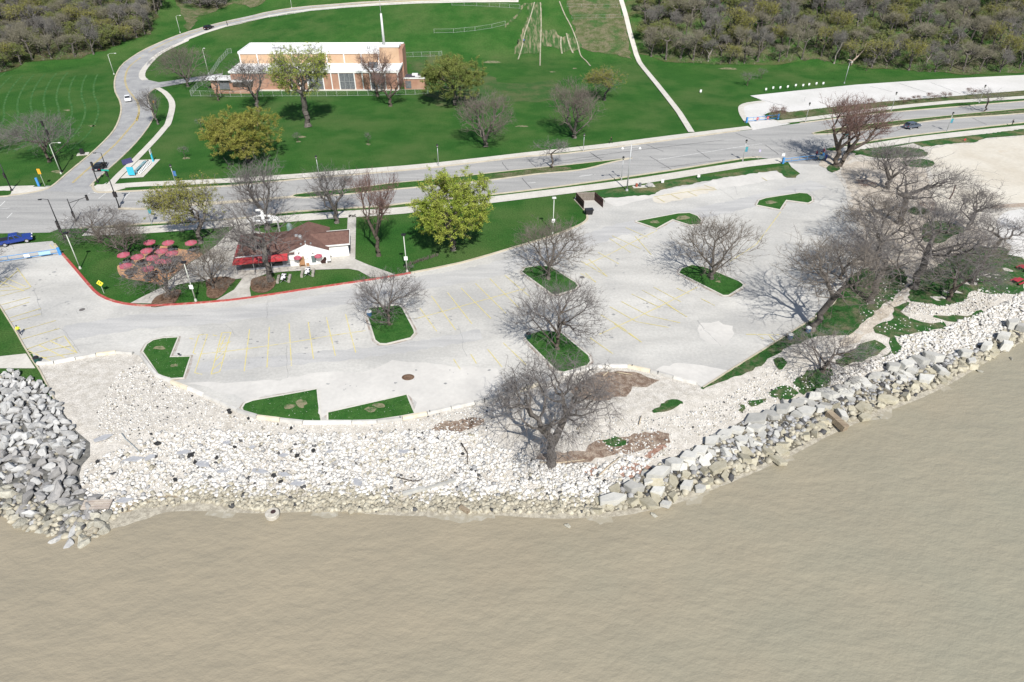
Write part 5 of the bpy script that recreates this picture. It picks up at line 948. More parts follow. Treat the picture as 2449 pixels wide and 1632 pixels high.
b=MB(); b.box((10.5,17,8.95),(2.6,.35,.12)); b.box((12.4,16.7,8.95),(1.3,.3,.12)); b.build('roof_debris',ROOFD,bt_)
b=MB(); b.lathe([(.5,8.8),(.5,9.4),(.3,9.7)],(40.8,16,0),12); b.build('roof_vent',GLV,bt_)
b=MB(); b.box((9.4,6,5.7),(.9,.5,.3)); b.build('roof_hatch',GLV,bt_)
b=MB(); b.box((-4.3,2.6,3.2),(8.6,5.2,.22)); b.box((3.6,-1.0,3.2),(6.4,1.9,.22)); b.build('entrance_canopy',ROOFW,bt_)
b=MB(); b.box((-3.6,2.8,1.55),(7.0,3.4,3.1)); b.build('entrance_wall',BRICK,bt_)
b=MB(); b.box((-3.0,1.05,1.4),(3.2,.1,2.6)); b.build('entrance_opening',LOUV,bt_)
b=MB(); b.box((1.5,-3.2,.5),(12.5,.3,1.0)); b.box((-4.7,-2.2,.5),(.3,2.3,1.0)); b.box((7.7,-2.0,.5),(.3,2.4,1.0)); b.build('terrace_wall',BRICK,bt_)
# annex at the east end
an=empty('brick_annex',(-33.9,221.9,0),R(.6),'small brick annex with a black roof at the right end of the brick building','building')
b=MB(); b.box((3.2,2.6,1.65),(6.4,5.2,3.3)); b.build('wall',BRICK,an)
b=MB(); b.box((3.2,2.6,3.4),(6.1,4.9,.14)); b.build('roof',ROOFD,an)
b=MB(); b.box((3.2,-.05,3.45),(6.7,.25,.4)); b.box((6.5,2.6,3.45),(.25,5.2,.4)); b.build('parapet',TRIM,an)
b=MB(); b.box((4.4,1.6,3.6),(2.0,.3,.3)); b.box((3.2,3.4,3.75),(1.8,1.3,.5)); b.build('roof_unit',TRIM,an)
b=MB(); b.box((1.3,-.06,1.5),(1.8,.08,2.2)); b.build('door',LOUV,an)
# chain-link fences
FNC=P_('fence_steel',(.55,.57,.55),.5,.3)
def fence(L,lab,ht=1.7,gap=2.6,m=FNC,name='chain_link_fence',cat='fence',rails=2,r=.035,seg=True):
    Q=resample(S(L) if seg else L,gap); e=empty(name,(Q[0][0],Q[0][1],h(*Q[0])),0,lab,cat); o_=Vector(e.location)
    for p in Q[::1][:100]:
        b=MB(); z=h(*p); b.tube([Vector((p[0],p[1],z))-o_,Vector((p[0],p[1],z+ht))-o_],r*1.3,6); b.build('post',m,e)
    b=MB(); 
    for k in range(rails):
        zz=ht-.05 if k==0 else (.15 if rails==2 else ht*(1-k/rails)); b.tube([Vector((p[0],p[1],h(*p)+zz))-o_ for p in Q],r*.8,4)
    if ht>1.2:
        for p,q in zip(Q,Q[1:]):
            n=9
            for j in range(n):
                t0=j/n;t1=(j+1)/n; A=Vector((p[0]+(q[0]-p[0])*t0,p[1]+(q[1]-p[1])*t0,h(*p))); B=Vector((p[0]+(q[0]-p[0])*t1,p[1]+(q[1]-p[1])*t1,h(*q)))
                b.tube([A-o_+Vector((0,0,.1)),B-o_+Vector((0,0,ht-.1))],.006,3,False); b.tube([B-o_+Vector((0,0,.1)),A-o_+Vector((0,0,ht-.1))],.006,3,False)
    b.build('rail' if ht<1.2 else 'mesh_panel',m,e); return e
fence(Z2([(30,905),(120,905),(400,910),(800,905),(1300,905),(1690,900),(2130,890),(2250,880)]),'chain-link fence along the front of the brick building')
fence(Z2([(30,900),(90,830),(180,770),(300,590),(375,505),(410,500)]),'chain-link fence at the left end of the brick building')
fence(Z2([(2030,540),(2353,530)])+[(1057,134)],'chain-link fence right of the brick tower')
fence(ZM([(180,375),(400,372),(640,350),(830,320),(980,285)]),'chain-link fence on the grassy slope under the hill road',ht=1.5,gap=4)
fence(ZM([(380,62),(800,78),(1145,100)]),'chain-link fence at the top of the grassy slope',ht=1.5,gap=4)
fence(ZM([(1675,80),(2000,90),(2240,85)]),'upper thin fence on the brushy slope',ht=1.2,gap=5,r=.02)
fence(ZM([(1730,210),(2000,205),(2300,200)]),'lower thin fence on the brushy slope',ht=1.2,gap=5,r=.02)
fence(Z2([(760,165),(1160,102),(1700,57),(2353,27)])+[(1150,4),(1235,4)],'white guardrail along the inner edge of the hill road',ht=.8,gap=3.4,m=WMET,name='guardrail',cat='guardrail',rails=2,r=.07)
# ---- custard stand
COW=mat('cow_patches',(.78,.77,.74),(.035,.016,.014),scale=.62,detail=1.5,lo=.605,hi=.615,rough=.6,coord='O',stretch=(1,1,.9))
SHG=mat('roof_shingles',(.13,.075,.062),(.175,.105,.085),scale=1.4,detail=8,lo=.35,hi=.65,rough=.95,spec=.1,coord='O',grain=.2,gs=9)
cs=empty('custard_stand',(-36.5,108.25,0),R(11),'white stand with dark cow patches, a brown shingle roof and a red canopy','building')
b=MB(); b.xprism([(-3.2,0),(3.2,0),(3.2,2.5),(0,3.75),(-3.2,2.5)],0,9.5); b.build('gable_wall',COW,cs)
b=MB(); b.box((5.1,4.8,1.35),(4.0,5.2,2.7)); b.build('wing_wall',COW,cs)
b=MB(); b.box((-7.2,4.2,1.3),(8.0,8.4,2.6)); b.build('dining_wall',P_('grey_cladding',(.20,.21,.24),.7),cs)
b=MB()
for sg in (-1,1): b.add([(sg*3.75,.1,2.42),(sg*3.75,9.9,2.42),(0,9.9,3.95),(0,.1,3.95),(sg*3.75,.1,2.30),(sg*3.75,9.9,2.30),(0,9.9,3.83),(0,.1,3.83)],[(0,1,2,3),(4,7,6,5),(0,3,7,4),(1,5,6,2),(0,4,5,1),(3,2,6,7)])
b.build('gable_roof',SHG,cs)
b=MB(); b.add([(.6,1.85,2.62),(7.4,1.85,2.62),(7.4,7.7,2.62),(.6,7.7,2.62),(.6,4.8,3.78),(7.4,4.8,3.78),(.6,1.85,2.5),(7.4,1.85,2.5),(7.4,7.7,2.5),(.6,7.7,2.5)],[(0,1,5,4),(2,3,4,5),(1,2,5),(3,0,4),(6,7,1,0),(7,8,2,1),(8,9,3,2),(9,6,0,3),(9,8,7,6)]); b.build('wing_roof',SHG,cs)
b=MB(); b.add([(-12.1,-.5,2.75),(-2.2,-.5,2.75),(-2.2,9.0,2.75),(-12.1,9.0,2.75),(-9.0,4.2,3.7),(-1.0,4.2,3.7)],[(0,1,5,4),(2,3,4,5),(3,0,4),(1,2,5),(3,2,1,0)]); b.build('dining_roof',SHG,cs)
b=MB(); b.box((4.9,1.8,2.55),(5.2,.14,.22)); b.box((7.45,4.8,2.55),(.14,6,.22)); b.box((4.9,7.78,2.55),(5.2,.12,.2)); b.build('fascia',TRIM,cs)
b=MB()
for sg in (-1,1):
    M=Matrix.Rotation(sg*math.atan2(1.53,3.75),3,'Y'); b.box((sg*1.88,.04,3.12),(4.1,.16,.34),M=M)
b.box((0,.02,4.0),(.16,.2,.5)); b.build('bargeboard',TRIM,cs)
b=MB(); b.add([(-12.6,-1.5,2.35),(-3.3,-1.5,2.35),(-3.3,-.3,2.85),(-12.0,-.3,2.85),(-12.6,-1.5,2.05),(-3.3,-1.5,2.05),(-3.3,-.3,2.05),(-12.0,-.3,2.05)],[(0,1,2,3),(4,5,1,0),(5,6,2,1),(7,6,5,4),(4,0,3,7)])
b.add([(-12.6,-1.5,2.35),(-12.6,9.8,2.35),(-11.9,9.0,2.85),(-11.9,-.4,2.85),(-12.6,-1.5,2.05),(-12.6,9.8,2.05),(-11.9,9.0,2.05),(-11.9,-.4,2.05)],[(3,2,1,0),(0,1,5,4),(4,5,6,7),(1,2,6,5)])
b.add([(-12.6,9.8,2.35),(-9.4,9.8,2.35),(-9.4,9.1,2.85),(-11.9,9.1,2.85),(-12.6,9.8,2.05),(-9.4,9.8,2.05)],[(3,2,1,0),(0,1,5,4),(1,2,5)]); b.build('red_canopy',REDP,cs)
b=MB(); b.box((-9.5,-.38,2.95),(5.2,.14,.16)); b.build('gutter',TRIM,cs)
for x in (-12.2,-9.2,-6.2): b=MB(); b.tube([(x,-1.35,0),(x,-1.35,2.1)],.06,8); b.build('canopy_post',GLV,cs)
b=MB(); b.box((-8,-.03,1.25),(7,.1,1.6)); b.build('shop_window',GLASS,cs)
f=MB(); f.box((.95,-.04,1.02),(1.15,.1,2.0)); dr=f.build('door',TRIM,cs); b=MB(); b.box((.95,-.11,1.15),(.72,.04,1.35)); b.build('door_glass',P_('door_glass_grey',(.12,.15,.15),.3),dr)
b=MB(); b.box((-1.1,-.30,1.0),(.9,.12,1.9)); b.box((-1.5,-.5,.3),(.08,.5,.6)); b.box((-.7,-.5,.3),(.08,.5,.6)); b.box((-1.1,-.6,.62),(.95,.5,.08)); b.box((-.2,-.35,.3),(.5,.3,.5)); b.build('wooden_screen',mat('wood_tan',(.38,.22,.11),(.3,.17,.09),scale=3,rough=.8,coord='O'),cs)
b=MB(); b.box((-1.25,-.2,2.05),(.75,.35,.14)); b.build('serving_hood',TRIM,cs)
b=MB(); b.box((-3.5,-.1,1.2),(.5,.5,1.0)); 
for k in range(4): b.box((-3.5,-.38,.85+.22*k),(.5,.04,.05))
b.build('wall_unit',GLV,cs)
b=MB(); b.box((7.22,4.6,1.3),(.1,3.6,2.5)); b.build('dark_side_panel',P_('side_panel_navy',(.02,.03,.06),.6),cs)
b=MB(); b.box((3.55,-.05,1.45),(.7,.9,1.5)); b.build('vestibule',COW,cs)
for x,y,z in ((-.9,1.1,3.75),(-.1,1.2,4.1),(.8,1.0,3.75)): b=MB(); b.box((x,y,z),(.25,.3,.2)); b.tube([(x,y,z-.3),(x,y,z)],.04,5); b.build('roof_lamp',GLV,cs)
b=MB(); b.lathe([(.35,3.3),(.35,3.9),(.25,4.1)],(-1.2,4.0,0),12); b.box((-1.9,4.6,3.6),(.5,.5,.7)); b.build('roof_fan',GLV,cs)
# arched white sign behind the roof, its back to the camera
x,y=at(622,560); sgn=empty('arched_sign',(x+1,y+.6,0),R(8),'white arched sign with a tall curl, standing behind the brown roof','sign')
SW=P_('sign_white',(.74,.75,.75),.5)
b=MB(); Q=[(math.cos(t)*3.1,0,2.6+math.sin(t)*1.15) for t in np.linspace(math.pi,0,25)]
b.add([(p[0],-.14,p[2]) for p in Q]+[(p[0],.14,p[2]) for p in Q]+[(p[0]*.93,-.14,max(2.6,p[2]-.28)) for p in Q]+[(p[0]*.93,.14,max(2.6,p[2]-.28)) for p in Q],[(i,i+1,25+i+1,25+i) for i in range(24)]+[(i,50+i,50+i+1,i+1) for i in range(24)]+[(25+i,25+i+1,75+i+1,75+i) for i in range(24)])
b.box((0,0,2.6),(6.2,.28,.25)); b.build('arch',SW,sgn,bevel=.02)
b=MB(); b.box((0,0,3.0),(.75,.34,1.9),top=.8); b.box((.1,0,4.2),(.5,.34,.9)); b.box((-.5,0,4.75),(1.1,.34,.45)); b.build('curl',SW,sgn,bevel=.08)
for xx in (-1.9,1.7): b=MB(); b.box((xx,0,2.95),(.7,.30,.75)); b.build('letter_panel',SW,sgn,bevel=.04)
for xx in (-2.6,2.6): b=MB(); b.box((xx,0,1.3),(.25,.25,2.6)); b.build('post',GLV,sgn)
x,y=at(694,552); b=MB(); b.lathe([(.6,0),(.55,1.2),(.1,1.7)],n=8); o=b.build('green_kiosk',P_('kiosk_green',(.16,.24,.22),.5)); o.location=(x,y,0); tag(o,'small green pointed cabinet behind the brown roof','cabinet')
# ---- umbrella tables
def umbrella(sx,sy,r,lab,grp,table=True,z=2.35,rot=0):
    x,y,_=gz(sx,sy,z); e=empty('patio_umbrella',(x,y,h(x,y)),rot,lab,'umbrella',grp)
    b=MB(); n=8; V=[(0,0,z+.18)]+[(r*math.cos(2*math.pi*i/n),r*math.sin(2*math.pi*i/n),z-.22) for i in range(n)]+[(r*math.cos(2*math.pi*i/n),r*math.sin(2*math.pi*i/n),z-.38) for i in range(n)]+[(0,0,z+.13)]
    b.add(V,[(0,1+i,1+(i+1)%n) for i in range(n)]+[(1+i,1+n+i,1+n+(i+1)%n,1+(i+1)%n) for i in range(n)]); b.build('canopy',RED,e)
    b=MB(); b.tube([(0,0,0),(0,0,z+.3)],.03,6); b.build('pole',GLV,e); 
    if table:
        t=empty('patio_table',(x,y,h(x,y)),rot,lab.replace('red umbrella','steel picnic table under the red umbrella'),'table',grp.replace('umbrellas','tables')); GM=TBL
        b=MB(); b.lathe([(.62,.72),(.62,.76)],n=14); b.build('table_top',GM,t)
        for k in range(4):
            a=k*math.pi/2+.4; b=MB(); b.box((math.cos(a)*1.0,math.sin(a)*1.0,.45),(.36,.95,.05),rz=a); b.tube([(math.cos(a)*.95,math.sin(a)*.95,.44),(math.cos(a)*.3,math.sin(a)*.3,.06)],.03,5); b.build('seat',GM,t)
        b=MB(); b.tube([(0,0,0),(0,0,.72)],.07,8); b.build('leg',GM,t)
    return e
TBL=P_('table_dark_steel',(.10,.105,.11),.6)
U=[((250,590),'furthest left red umbrella, on the grass'),((310,865),'red umbrella at the front left corner of the orange terrace'),((600,640),'red umbrella second from left on the terrace'),((975,665),'deep red umbrella in the centre of the terrace'),((850,940),'red umbrella at the front centre, half hidden by branches'),((900,280),'red umbrella at the back left on the grass'),((830,490),'red umbrella between the back left one and the centre one'),((1370,290),'red umbrella at the back on the grass, alone'),((1940,290),'furthest right red umbrella, beside a tree trunk'),((1210,495),'faded red umbrella at the back edge of the terrace'),((1460,555),'red umbrella at the right side of the terrace'),((1160,755),'small red umbrella in front of the centre one'),((1330,745),'small red umbrella right of the small centre one')]
for i,((a,b_),l) in enumerate(U): sx_,sy_=zo([(a,b_)],270,550,10.455)[0]; umbrella(sx_,sy_,0.9 if 'small' in l else 1.1,l,'red umbrellas of the outdoor terrace',rot=i*.3)
for a,b_,l in ((711,613.5,'red umbrella against the white gable, left of the door'),(760.5,609.5,'red umbrella against the white gable, right of the door')): umbrella(a,b_,.72,l,'red umbrellas of the white stand',False,2.2)
# two cow-patterned picnic tables with plank benches
for a,b_,l in ((680,670,'cow-patterned picnic table near the big bare tree'),(737,656,'cow-patterned picnic table nearest the stand door')):
    x,y=at(a,b_); t=empty('picnic_table',(x,y,0),R(8),l,'picnic table','cow-patterned picnic tables')
    b=MB(); b.box((0,0,.75),(.75,2.2,.06)); b.build('table_top',mat('cow_patch_paint',(.75,.75,.75),(.02,.02,.03),scale=1.2,detail=1,lo=.53,hi=.55,coord='O',rough=.6),t)
    b=MB(); 
    for yy in (-.8,.8): b.tube([(-.6,yy,0),(.2,yy,.74)],.04,4); b.tube([(.6,yy,0),(-.2,yy,.74)],.04,4)
    b.build('frame',GLV,t)
    for xx in (-.95,.95): b=MB(); b.box((xx,-.1,.3),(.42,2.3,.5)); b.build('bench',mat('bench_concrete',(.36,.33,.29),(.28,.26,.22),scale=2,coord='O'),t,bevel=.03)
for a,b_,l in ((2432,678,'red picnic table on the stony lawn by the right edge'),(2446,646,'red picnic table cut by the right edge')):
    x,y=at(a,b_); t=empty('picnic_table',(x,y,h(x,y)),R(-60),l,'picnic table','red picnic tables')
    b=MB(); [b.box((k*.16-.32,0,.75),(.14,1.9,.05)) for k in range(5)]; b.build('table_top',P_('table_red',(.38,.035,.05),.6),t)
    for xx in (-.75,.75): b=MB(); b.box((xx,0,.45),(.28,1.9,.05)); b.build('bench',MATS['table_red'],t)
    b=MB(); 
    for yy in (-.65,.65): b.tube([(-.7,yy,0),(.2,yy,.74)],.04,4); b.tube([(.7,yy,0),(-.2,yy,.74)],.04,4); b.box((0,yy,.42),(1.7,.08,.06))
    b.build('frame',BLK,t)
# ---- poles, lamps, signals
def pole(e,ht,r0=.09,r1=.06,m=GLV,base=True):
    b=MB(); b.tube([(0,0,0),(0,0,ht)],r0,10,r2=r1); b.build('pole',m,e,smooth=True)
    if base: b=MB(); b.lathe([(r0*2.2,0),(r0*2.2,.12),(r0*1.5,.45),(r0,.5)],n=10); b.build('base',m,e)
def lotlamp(a,b_,ty,lab,sign=True,hd=BLK):
    x,y=at(a,b_); ht=hgt(a,b_,ty); e=empty('lot_lamp',(x,y,h(x,y)),R(5),lab,'street lamp','lamp posts round the parking lot'); pole(e,ht-.2,.10,.07,PALEP)
    b=MB(); b.box((0,0,ht-.05),(.75,.55,.24)); b.build('lamp_head',hd,e,bevel=.04)
    if sign: b=MB(); b.box((0,-.14,ht*.38),(.62,.04,.75)); b.build('notice_panel',WHITE,e,bevel=.01)
lotlamp(192.3,643,557,'lamp post on the lawn beside the red kerb near the blue gate',False)
lotlamp(468.5,720.5,627,'lamp post with a white panel at the red kerb left of the stand')
lotlamp(974,651,561,'lamp post with a white panel at the right end of the red kerb')
lotlamp(1322,560,473,'lamp post behind the island tree, by the lawn edge',hd=WMET)
def parklamp(a,b_,ty,lab,ban=None,m=GLV):
    x,y=at(a,b_); ht=hgt(a,b_,ty); e=empty('park_lamp',(x,y,h(x,y)),0,lab,'street lamp','lantern lamps along the drive'); pole(e,ht-.7,.08,.055,m)
    b=MB(); b.lathe([(.10,ht-.75),(.20,ht-.6),(.23,ht-.35),(.10,ht-.15)],n=10); b.build('lantern',P_('lantern_lens',(.25,.25,.22),.3),e)
    b=MB(); b.lathe([(.26,ht-.33),(.22,ht-.15),(.05,ht+.02)],n=10); b.lathe([(.12,ht-.85),(.12,ht-.7)],n=8); b.build('lantern_cap',BLK,e)
    if ban:
        bb=MB(); bb.box((.42,0,ht*.55),(.6,.03,1.15)); o=bb.build('banner',mat('banner_'+ban,{'teal':(.05,.30,.30),'blue':(.04,.12,.40)}[ban],(.08,.20,.32),scale=2.2,lo=.45,hi=.55,coord='O',rough=.7),e); b=MB(); b.tube([(0,0,ht*.55+.6),(.75,0,ht*.55+.6)],.02,5); b.tube([(0,0,ht*.55-.6),(.75,0,ht*.55-.6)],.02,5); b.build('banner_arm',BLK,o)
parklamp(1048.9,398,345,'lantern lamp on the north sidewalk left of the median tree'); parklamp(1395,362,319,'lantern lamp on the north sidewalk right of the grey tree'); parklamp(1486,430,374,'lantern lamp left of the tall twin-head pole')
parklamp(1775.8,386,334,'lantern lamp with a teal banner left of the lot entrance','teal'); parklamp(2015,348,302,'lantern lamp with a banner half hidden by the twin tree','teal'); parklamp(2263.7,315,268,'lantern lamp with a teal banner beside the grey car','teal')
parklamp(1926,292,245,'lantern lamp between the shrub and the twin tree'); parklamp(2131,265,220,'lantern lamp on the strip, second from the shrub'); parklamp(2341,247,203,'lantern lamp on the strip nearest the right edge')
parklamp(421,442,393,'lantern lamp with a blue banner above the yellow-topped tree','blue'); parklamp(363,536,478,'lantern lamp with a teal banner among the corner trees','teal'); parklamp(764,425,372,'lantern lamp behind the dark vase-shaped tree')
x,y=at(1499,457); ht=hgt(1499,457,345); e=empty('twin_head_pole',(x,y,0),R(0),'tallest grey pole carrying two floodlights on a crossarm','street lamp'); pole(e,ht,.16,.09,GLV)
b=MB(); b.tube([(-1.9,0,ht-1.0),(1.9,0,ht-.6)],.05,6); b.tube([(-1.6,0,ht-.4),(1.6,0,ht-.25)],.04,6); b.build('crossarm',GLV,e)
for sg in (-1,1): b=MB(); b.lathe([(.14,0),(.34,-.35),(.30,-.4)],(sg*1.85,0,ht-.65),10); b.build('floodlight',WMET,e)
def cobra(a,b_,ty,lab,arm=2.2,rz=0,m=PALEP,hm=WMET):
    x,y=at(a,b_); ht=hgt(a,b_,ty); e=empty('street_light',(x,y,h(x,y)),rz,lab,'street lamp','arm lamps along the hill road'); pole(e,ht,.10,.06,m)
    b=MB(); b.tube([(0,0,ht-.1),(arm*.3,0,ht+.35),(arm,0,ht+.45)],.04,6); b.build('arm',m,e); b=MB(); b.box((arm+.2,0,ht+.42),(.7,.28,.16),top=.7); b.build('lamp_head',hm,e,bevel=.03)
cobra(146.3,416.5,346,'pale arm lamp beside the tall black pole'); cobra(273,178.6,131,'pale arm lamp at the outer bend of the hill road',2.4); cobra(431,79,40,'pale arm lamp at the woodland above the hill road',1.5); cobra(499,178,119,'pale lamp post by the driveway of the brick building',.4); cobra(698,20,-12,'pale lamp post beside the far hill road',1.2); cobra(2019,200,152,'pole on the lawn at the back edge of the north parking lot',.4,m=GLV)
def signal(a,b_,ty,lab,arm=0,rz=0,heads=((0,.9),),lum=False,m=BLK,street=False):
    x,y=at(a,b_); ht=hgt(a,b_,ty); e=empty('traffic_signal',(x,y,h(x,y)),rz,lab,'traffic light','traffic signals of the intersection'); pole(e,ht,.13,.08,m)
    if arm: b=MB(); b.tube([(0,0,ht-.9),(arm,0,ht-.2)],.06,8); b.tube([(0,0,ht-2.2),(arm*.55,0,ht-.6)],.035,6); b.build('mast_arm',m,e)
    for t_,f_ in heads:
        b=MB(); b.box((t_*arm if arm else (.3 if t_ else 0),-.2,ht*f_-(.2 if arm and t_ else 0)),(.42,.34,1.15)); o=b.build('signal_head',m,e,bevel=.03)
        b=MB(); 
        for k in range(3): b.lathe([(.13,0),(.10,.05)],(t_*arm if arm else (.3 if t_ else 0),-.38,ht*f_-(.2 if arm and t_ else 0)+.34-.34*k),8,Matrix.Rotation(R(90),3,'X'))
        b.build('lens',P_('signal_lens',(.06,.05,.05),.3),o)
    if lum: b=MB(); b.tube([(0,0,ht-.05),(-1.3,0,ht+.1)],.04,6); b.box((-1.5,0,ht-.05),(.6,.25,.14)); b.build('luminaire',m,e)
    if street: b=MB(); b.box((-.1,-.2,ht+.1),(1.5,.05,.34)); b.build('street_name_plate',P_('plate_green',(.02,.33,.25),.4),e)
    return e
signal(28.7,457,388,'black signal pole cut by the left edge on the north sidewalk',heads=((0,.55),))
signal(148.3,411.7,291,'tallest black pole carrying cameras and signals on the striped lawn',heads=((0,.97),(1,.80)),lum=False)
signal(234,437,388,'black signal pole left of the black car',heads=((1,.90),)); signal(254,402,366,'thin dark signal pole behind the black car',heads=(),lum=True)
signal(286,498,408,'black signal pole with a green street plate on the small island',heads=((0,.93),(1,.38),(0,.38)),street=True)
signal(182,530,476,'black signal pole whose mast arm points over the crossing',arm=3.4,rz=R(25),heads=((1,.98),(0,.35)))
signal(155,574,477,'black lamp-and-signal pole beside the blue gate',heads=((0,.42),(0,.30)),lum=True)
signal(300,503,0,'') if False else None
# signs
def sign(a,b_,ty,lab,pm,w_,hh2,diamond=False,pole_m=GLV,txt=None,back=False,name='road_sign',cat='sign',grp=None):
    x,y=at(a,b_); ht=max(.8,hgt(a,b_,ty)); e=empty(name,(x,y,h(x,y)),0,lab,cat,grp); b=MB(); b.tube([(0,0,0),(0,0,ht)],.04,6); b.build('post',pole_m,e)
    b=MB(); b.box((0,-.06,ht-hh2/2),(w_,.03,hh2),M=None) if not diamond else b.box((0,0,0),(w_,.03,w_),M=Matrix.Rotation(R(45),3,'Y'))
    o=b.build('sign_panel',pm,e)
    if diamond: o.location=(0,-.06,ht-w_*.7)
    return e,ht
YS=P_('sign_yellow',(.80,.72,.05),.5); OS=P_('sign_orange',(.75,.36,.03),.5)
e,ht=sign(249,702,670,'yellow diamond sign with two black opposing arrows on the lawn',YS,.85,.85,True,PALEP)
for sx_,up in ((-.16,1),(.16,-1)):
    b=MB(); c=ht-.85*.7; a_=[(sx_-.05,-.085,c-.2*up),(sx_+.05,-.085,c-.2*up),(sx_+.05,-.085,c+.08*up),(sx_+.13,-.085,c+.08*up),(sx_,-.085,c+.26*up),(sx_-.13,-.085,c+.08*up),(sx_-.05,-.085,c+.08*up)]
    b.add(a_,[tuple(range(7))]); b.build('arrow_mark',BLK,e)
sign(108,446,404,'yellow-orange sign on a pale pole at the north-west corner',OS,.7,1.2,False,PALEP); sign(373,262,240,'orange sign behind the narrow tree on the grass wedge',OS,.6,.6,True)
for i,(a,b_) in enumerate(ZC([(1690,1065),(1793,1020),(1873,1003),(1953,1000),(2037,990),(2127,975),(2210,975),(2277,965)])[:0]+ZC([(1793,1020),(1873,1003),(1953,1000),(2037,990),(2127,975),(2210,975),(2277,965)])+Z5([(220,870),(290,868)])):
    sign(a,b_+2.5,b_-6,'small white sign in the row behind the north lot, number %s from its left end'%['one','two','three','four','five','six','seven','eight','nine','ten'][i],WHITE,.55,.65,name='white_sign',grp='row of small white signs')
sign(*ZC([(1060,1050)])[0],ZC([(1060,1010)])[0][1],'single white sign on the lawn right of the straight footpath',WHITE,.6,.8,name='white_sign')
sign(1584,440,429,'white sign at the grass strip right of the utility boxes',WHITE,.6,.8,name='white_sign'); sign(1670,428,418,'white sign on a thin post above the blown sand',WHITE,.6,.6,name='white_sign'); sign(1813,382,358,'small sign at the kerb left of the lot entrance',P_('sign_lilac',(.45,.42,.55),.5),.5,.6)
sign(1869,391,367,'white sign at the blue gate of the south lot',WHITE,.7,.7); sign(2306,339,333,'small red and white marker sign on the grass by the beach',REDP,.5,.5,name='marker_sign'); sign(1845,278,249,'small sign on a thin post by the north lot',GLV,.3,.4) ; sign(2070-147,244,233,'tiny post in the planting strip',GLV,.2,.3,name='thin_post',cat='post')
sign(522,798+23,810,'thin marker post at the corner of the stepped lawn wedge',BLK,.3,.3,name='marker_post',cat='post') if False else None
x,y=at(431,818+36); 
for a,b_,ty,l in (ZE([(1930,470)])[0]+(845,'dark lamp-like marker at the notch of the left grass wedge'),):
    sign(a,b_,ty,l,BLK,.35,.3,name='marker_post',cat='post')
# blue/other small street furniture
b=MB(); b.box((0,0,1.0),(.45,.4,2.0)); o=b.build('blue_kiosk',BLUE,bevel=.04); x,y=at(94,446); o.location=(x,y,0); o.rotation_euler=(R(0),0,.2); tag(o,'upright blue cabinet left of the yellow sign','cabinet')
x,y=at(198,369); e=empty('black_cabinet',(x,y,0),.3,'black peaked cabinet on a pale pad by the hill road','cabinet'); b=MB(); b.box((0,0,.7),(1.0,.7,1.3),top=.7); b.build('box',BLK,e,bevel=.04); b=MB(); b.box((.1,-.1,.05),(2.6,1.8,.12)); b.build('pad',CONC,e)
x,y=at(306,393); b=MB(); b.box((0,0,.6),(.12,2.4,1.2)); o=b.build('map_panel',P_('panel_navy',(.06,.06,.16),.5)); o.location=(x,y,.1); o.rotation_euler=(0,0,R(-38)); tag(o,'dark blue low panel beside the bike rack path','panel')
def bin_(a,b_,m,lab,s=1.0):
    x,y=at(a,b_); e=empty('litter_bin',(x,y,h(x,y)+.02),0,lab,'bin','litter bins'); b=MB(); b.lathe([(.26*s,0),(.31*s,.25),(.31*s,.85),(.29*s,.9)],n=14); b.build('drum',m,e); b=MB(); b.lathe([(.33*s,.88),(.30*s,1.02),(.10*s,1.12)],n=14); b.build('lid',BLK if m is not TEAL else WMET,e)
TEAL=P_('bin_blue',(.03,.10,.20),.5); GRN=P_('bin_green',(.015,.07,.06),.5)
bin_(884,757,TEAL,'blue bin with a pale lid at the left corner of the first tree island',1.3); bin_(1264,810,GRN,'dark green bin at the corner of the middle tree island',1.3); bin_(91,868,GRN,'dark green bin at the left end of the barrier blocks',1.3)
bin_(1888,812,TEAL,'blue-grey bin on the grass strip left of the leaning tree',1.2); bin_(1931,796,TEAL,'blue-grey bin at the foot of the leaning tree',1.2)
# dumpster corral
e=empty('dumpster_corral',(*at(1377,476),0),0,'open dark wooden enclosure at the lawn corner of the lot','enclosure'); o_=Vector(e.location)
c4=S(Z3([(105,905),(180,990)]))+S(Z3([(280,900),(360,970)])); WDK=mat('fence_dark_wood',(.10,.055,.045),(.07,.04,.035),scale=4,rough=.9,coord='O'); WGY=mat('fence_grey_wood',(.26,.23,.20),(.16,.13,.11),scale=6,rough=.9,coord='O',stretch=(3,3,.2))
for (p,q,m,nm) in ((c4[0],c4[1],WDK,'fence_panel'),(c4[0],c4[2],WGY,'fence_panel'),(c4[2],c4[3],WDK,'fence_panel')):
    b=MB(); L_=math.dist(p,q); n=int(L_/.2); an_=math.atan2(q[1]-p[1],q[0]-p[0])
    for i in range(n): t=(i+.5)/n; b.box((p[0]+(q[0]-p[0])*t-o_.x,p[1]+(q[1]-p[1])*t-o_.y,.95),(L_/n*.85,.05,1.9),rz=an_)
    b.box(((p[0]+q[0])/2-o_.x,(p[1]+q[1])/2-o_.y,1.5),(L_,.12,.1),rz=an_); b.box(((p[0]+q[0])/2-o_.x,(p[1]+q[1])/2-o_.y,.5),(L_,.12,.1),rz=an_); b.build(nm,m,e)
x,y=at(1408,513); e=empty('dumpster',(x,y,.04),R(10),'black dumpster parked outside the wooden enclosure','dumpster'); b=MB(); b.box((0,0,.6),(1.6,1.1,1.0),M=Matrix.Rotation(R(180),3,'X'),top=.85); b.box((0,.62,.9),(1.7,.1,.1)); b.box((-.9,0,.8),(.12,.6,.12)); b.box((.9,0,.8),(.12,.6,.12)); b.build('tub',BLK,e,bevel=.03); b=MB(); b.box((0,-.1,1.16),(1.7,1.2,.06)); b.build('lid',P_('lid_black',(.03,.03,.035),.5),e)
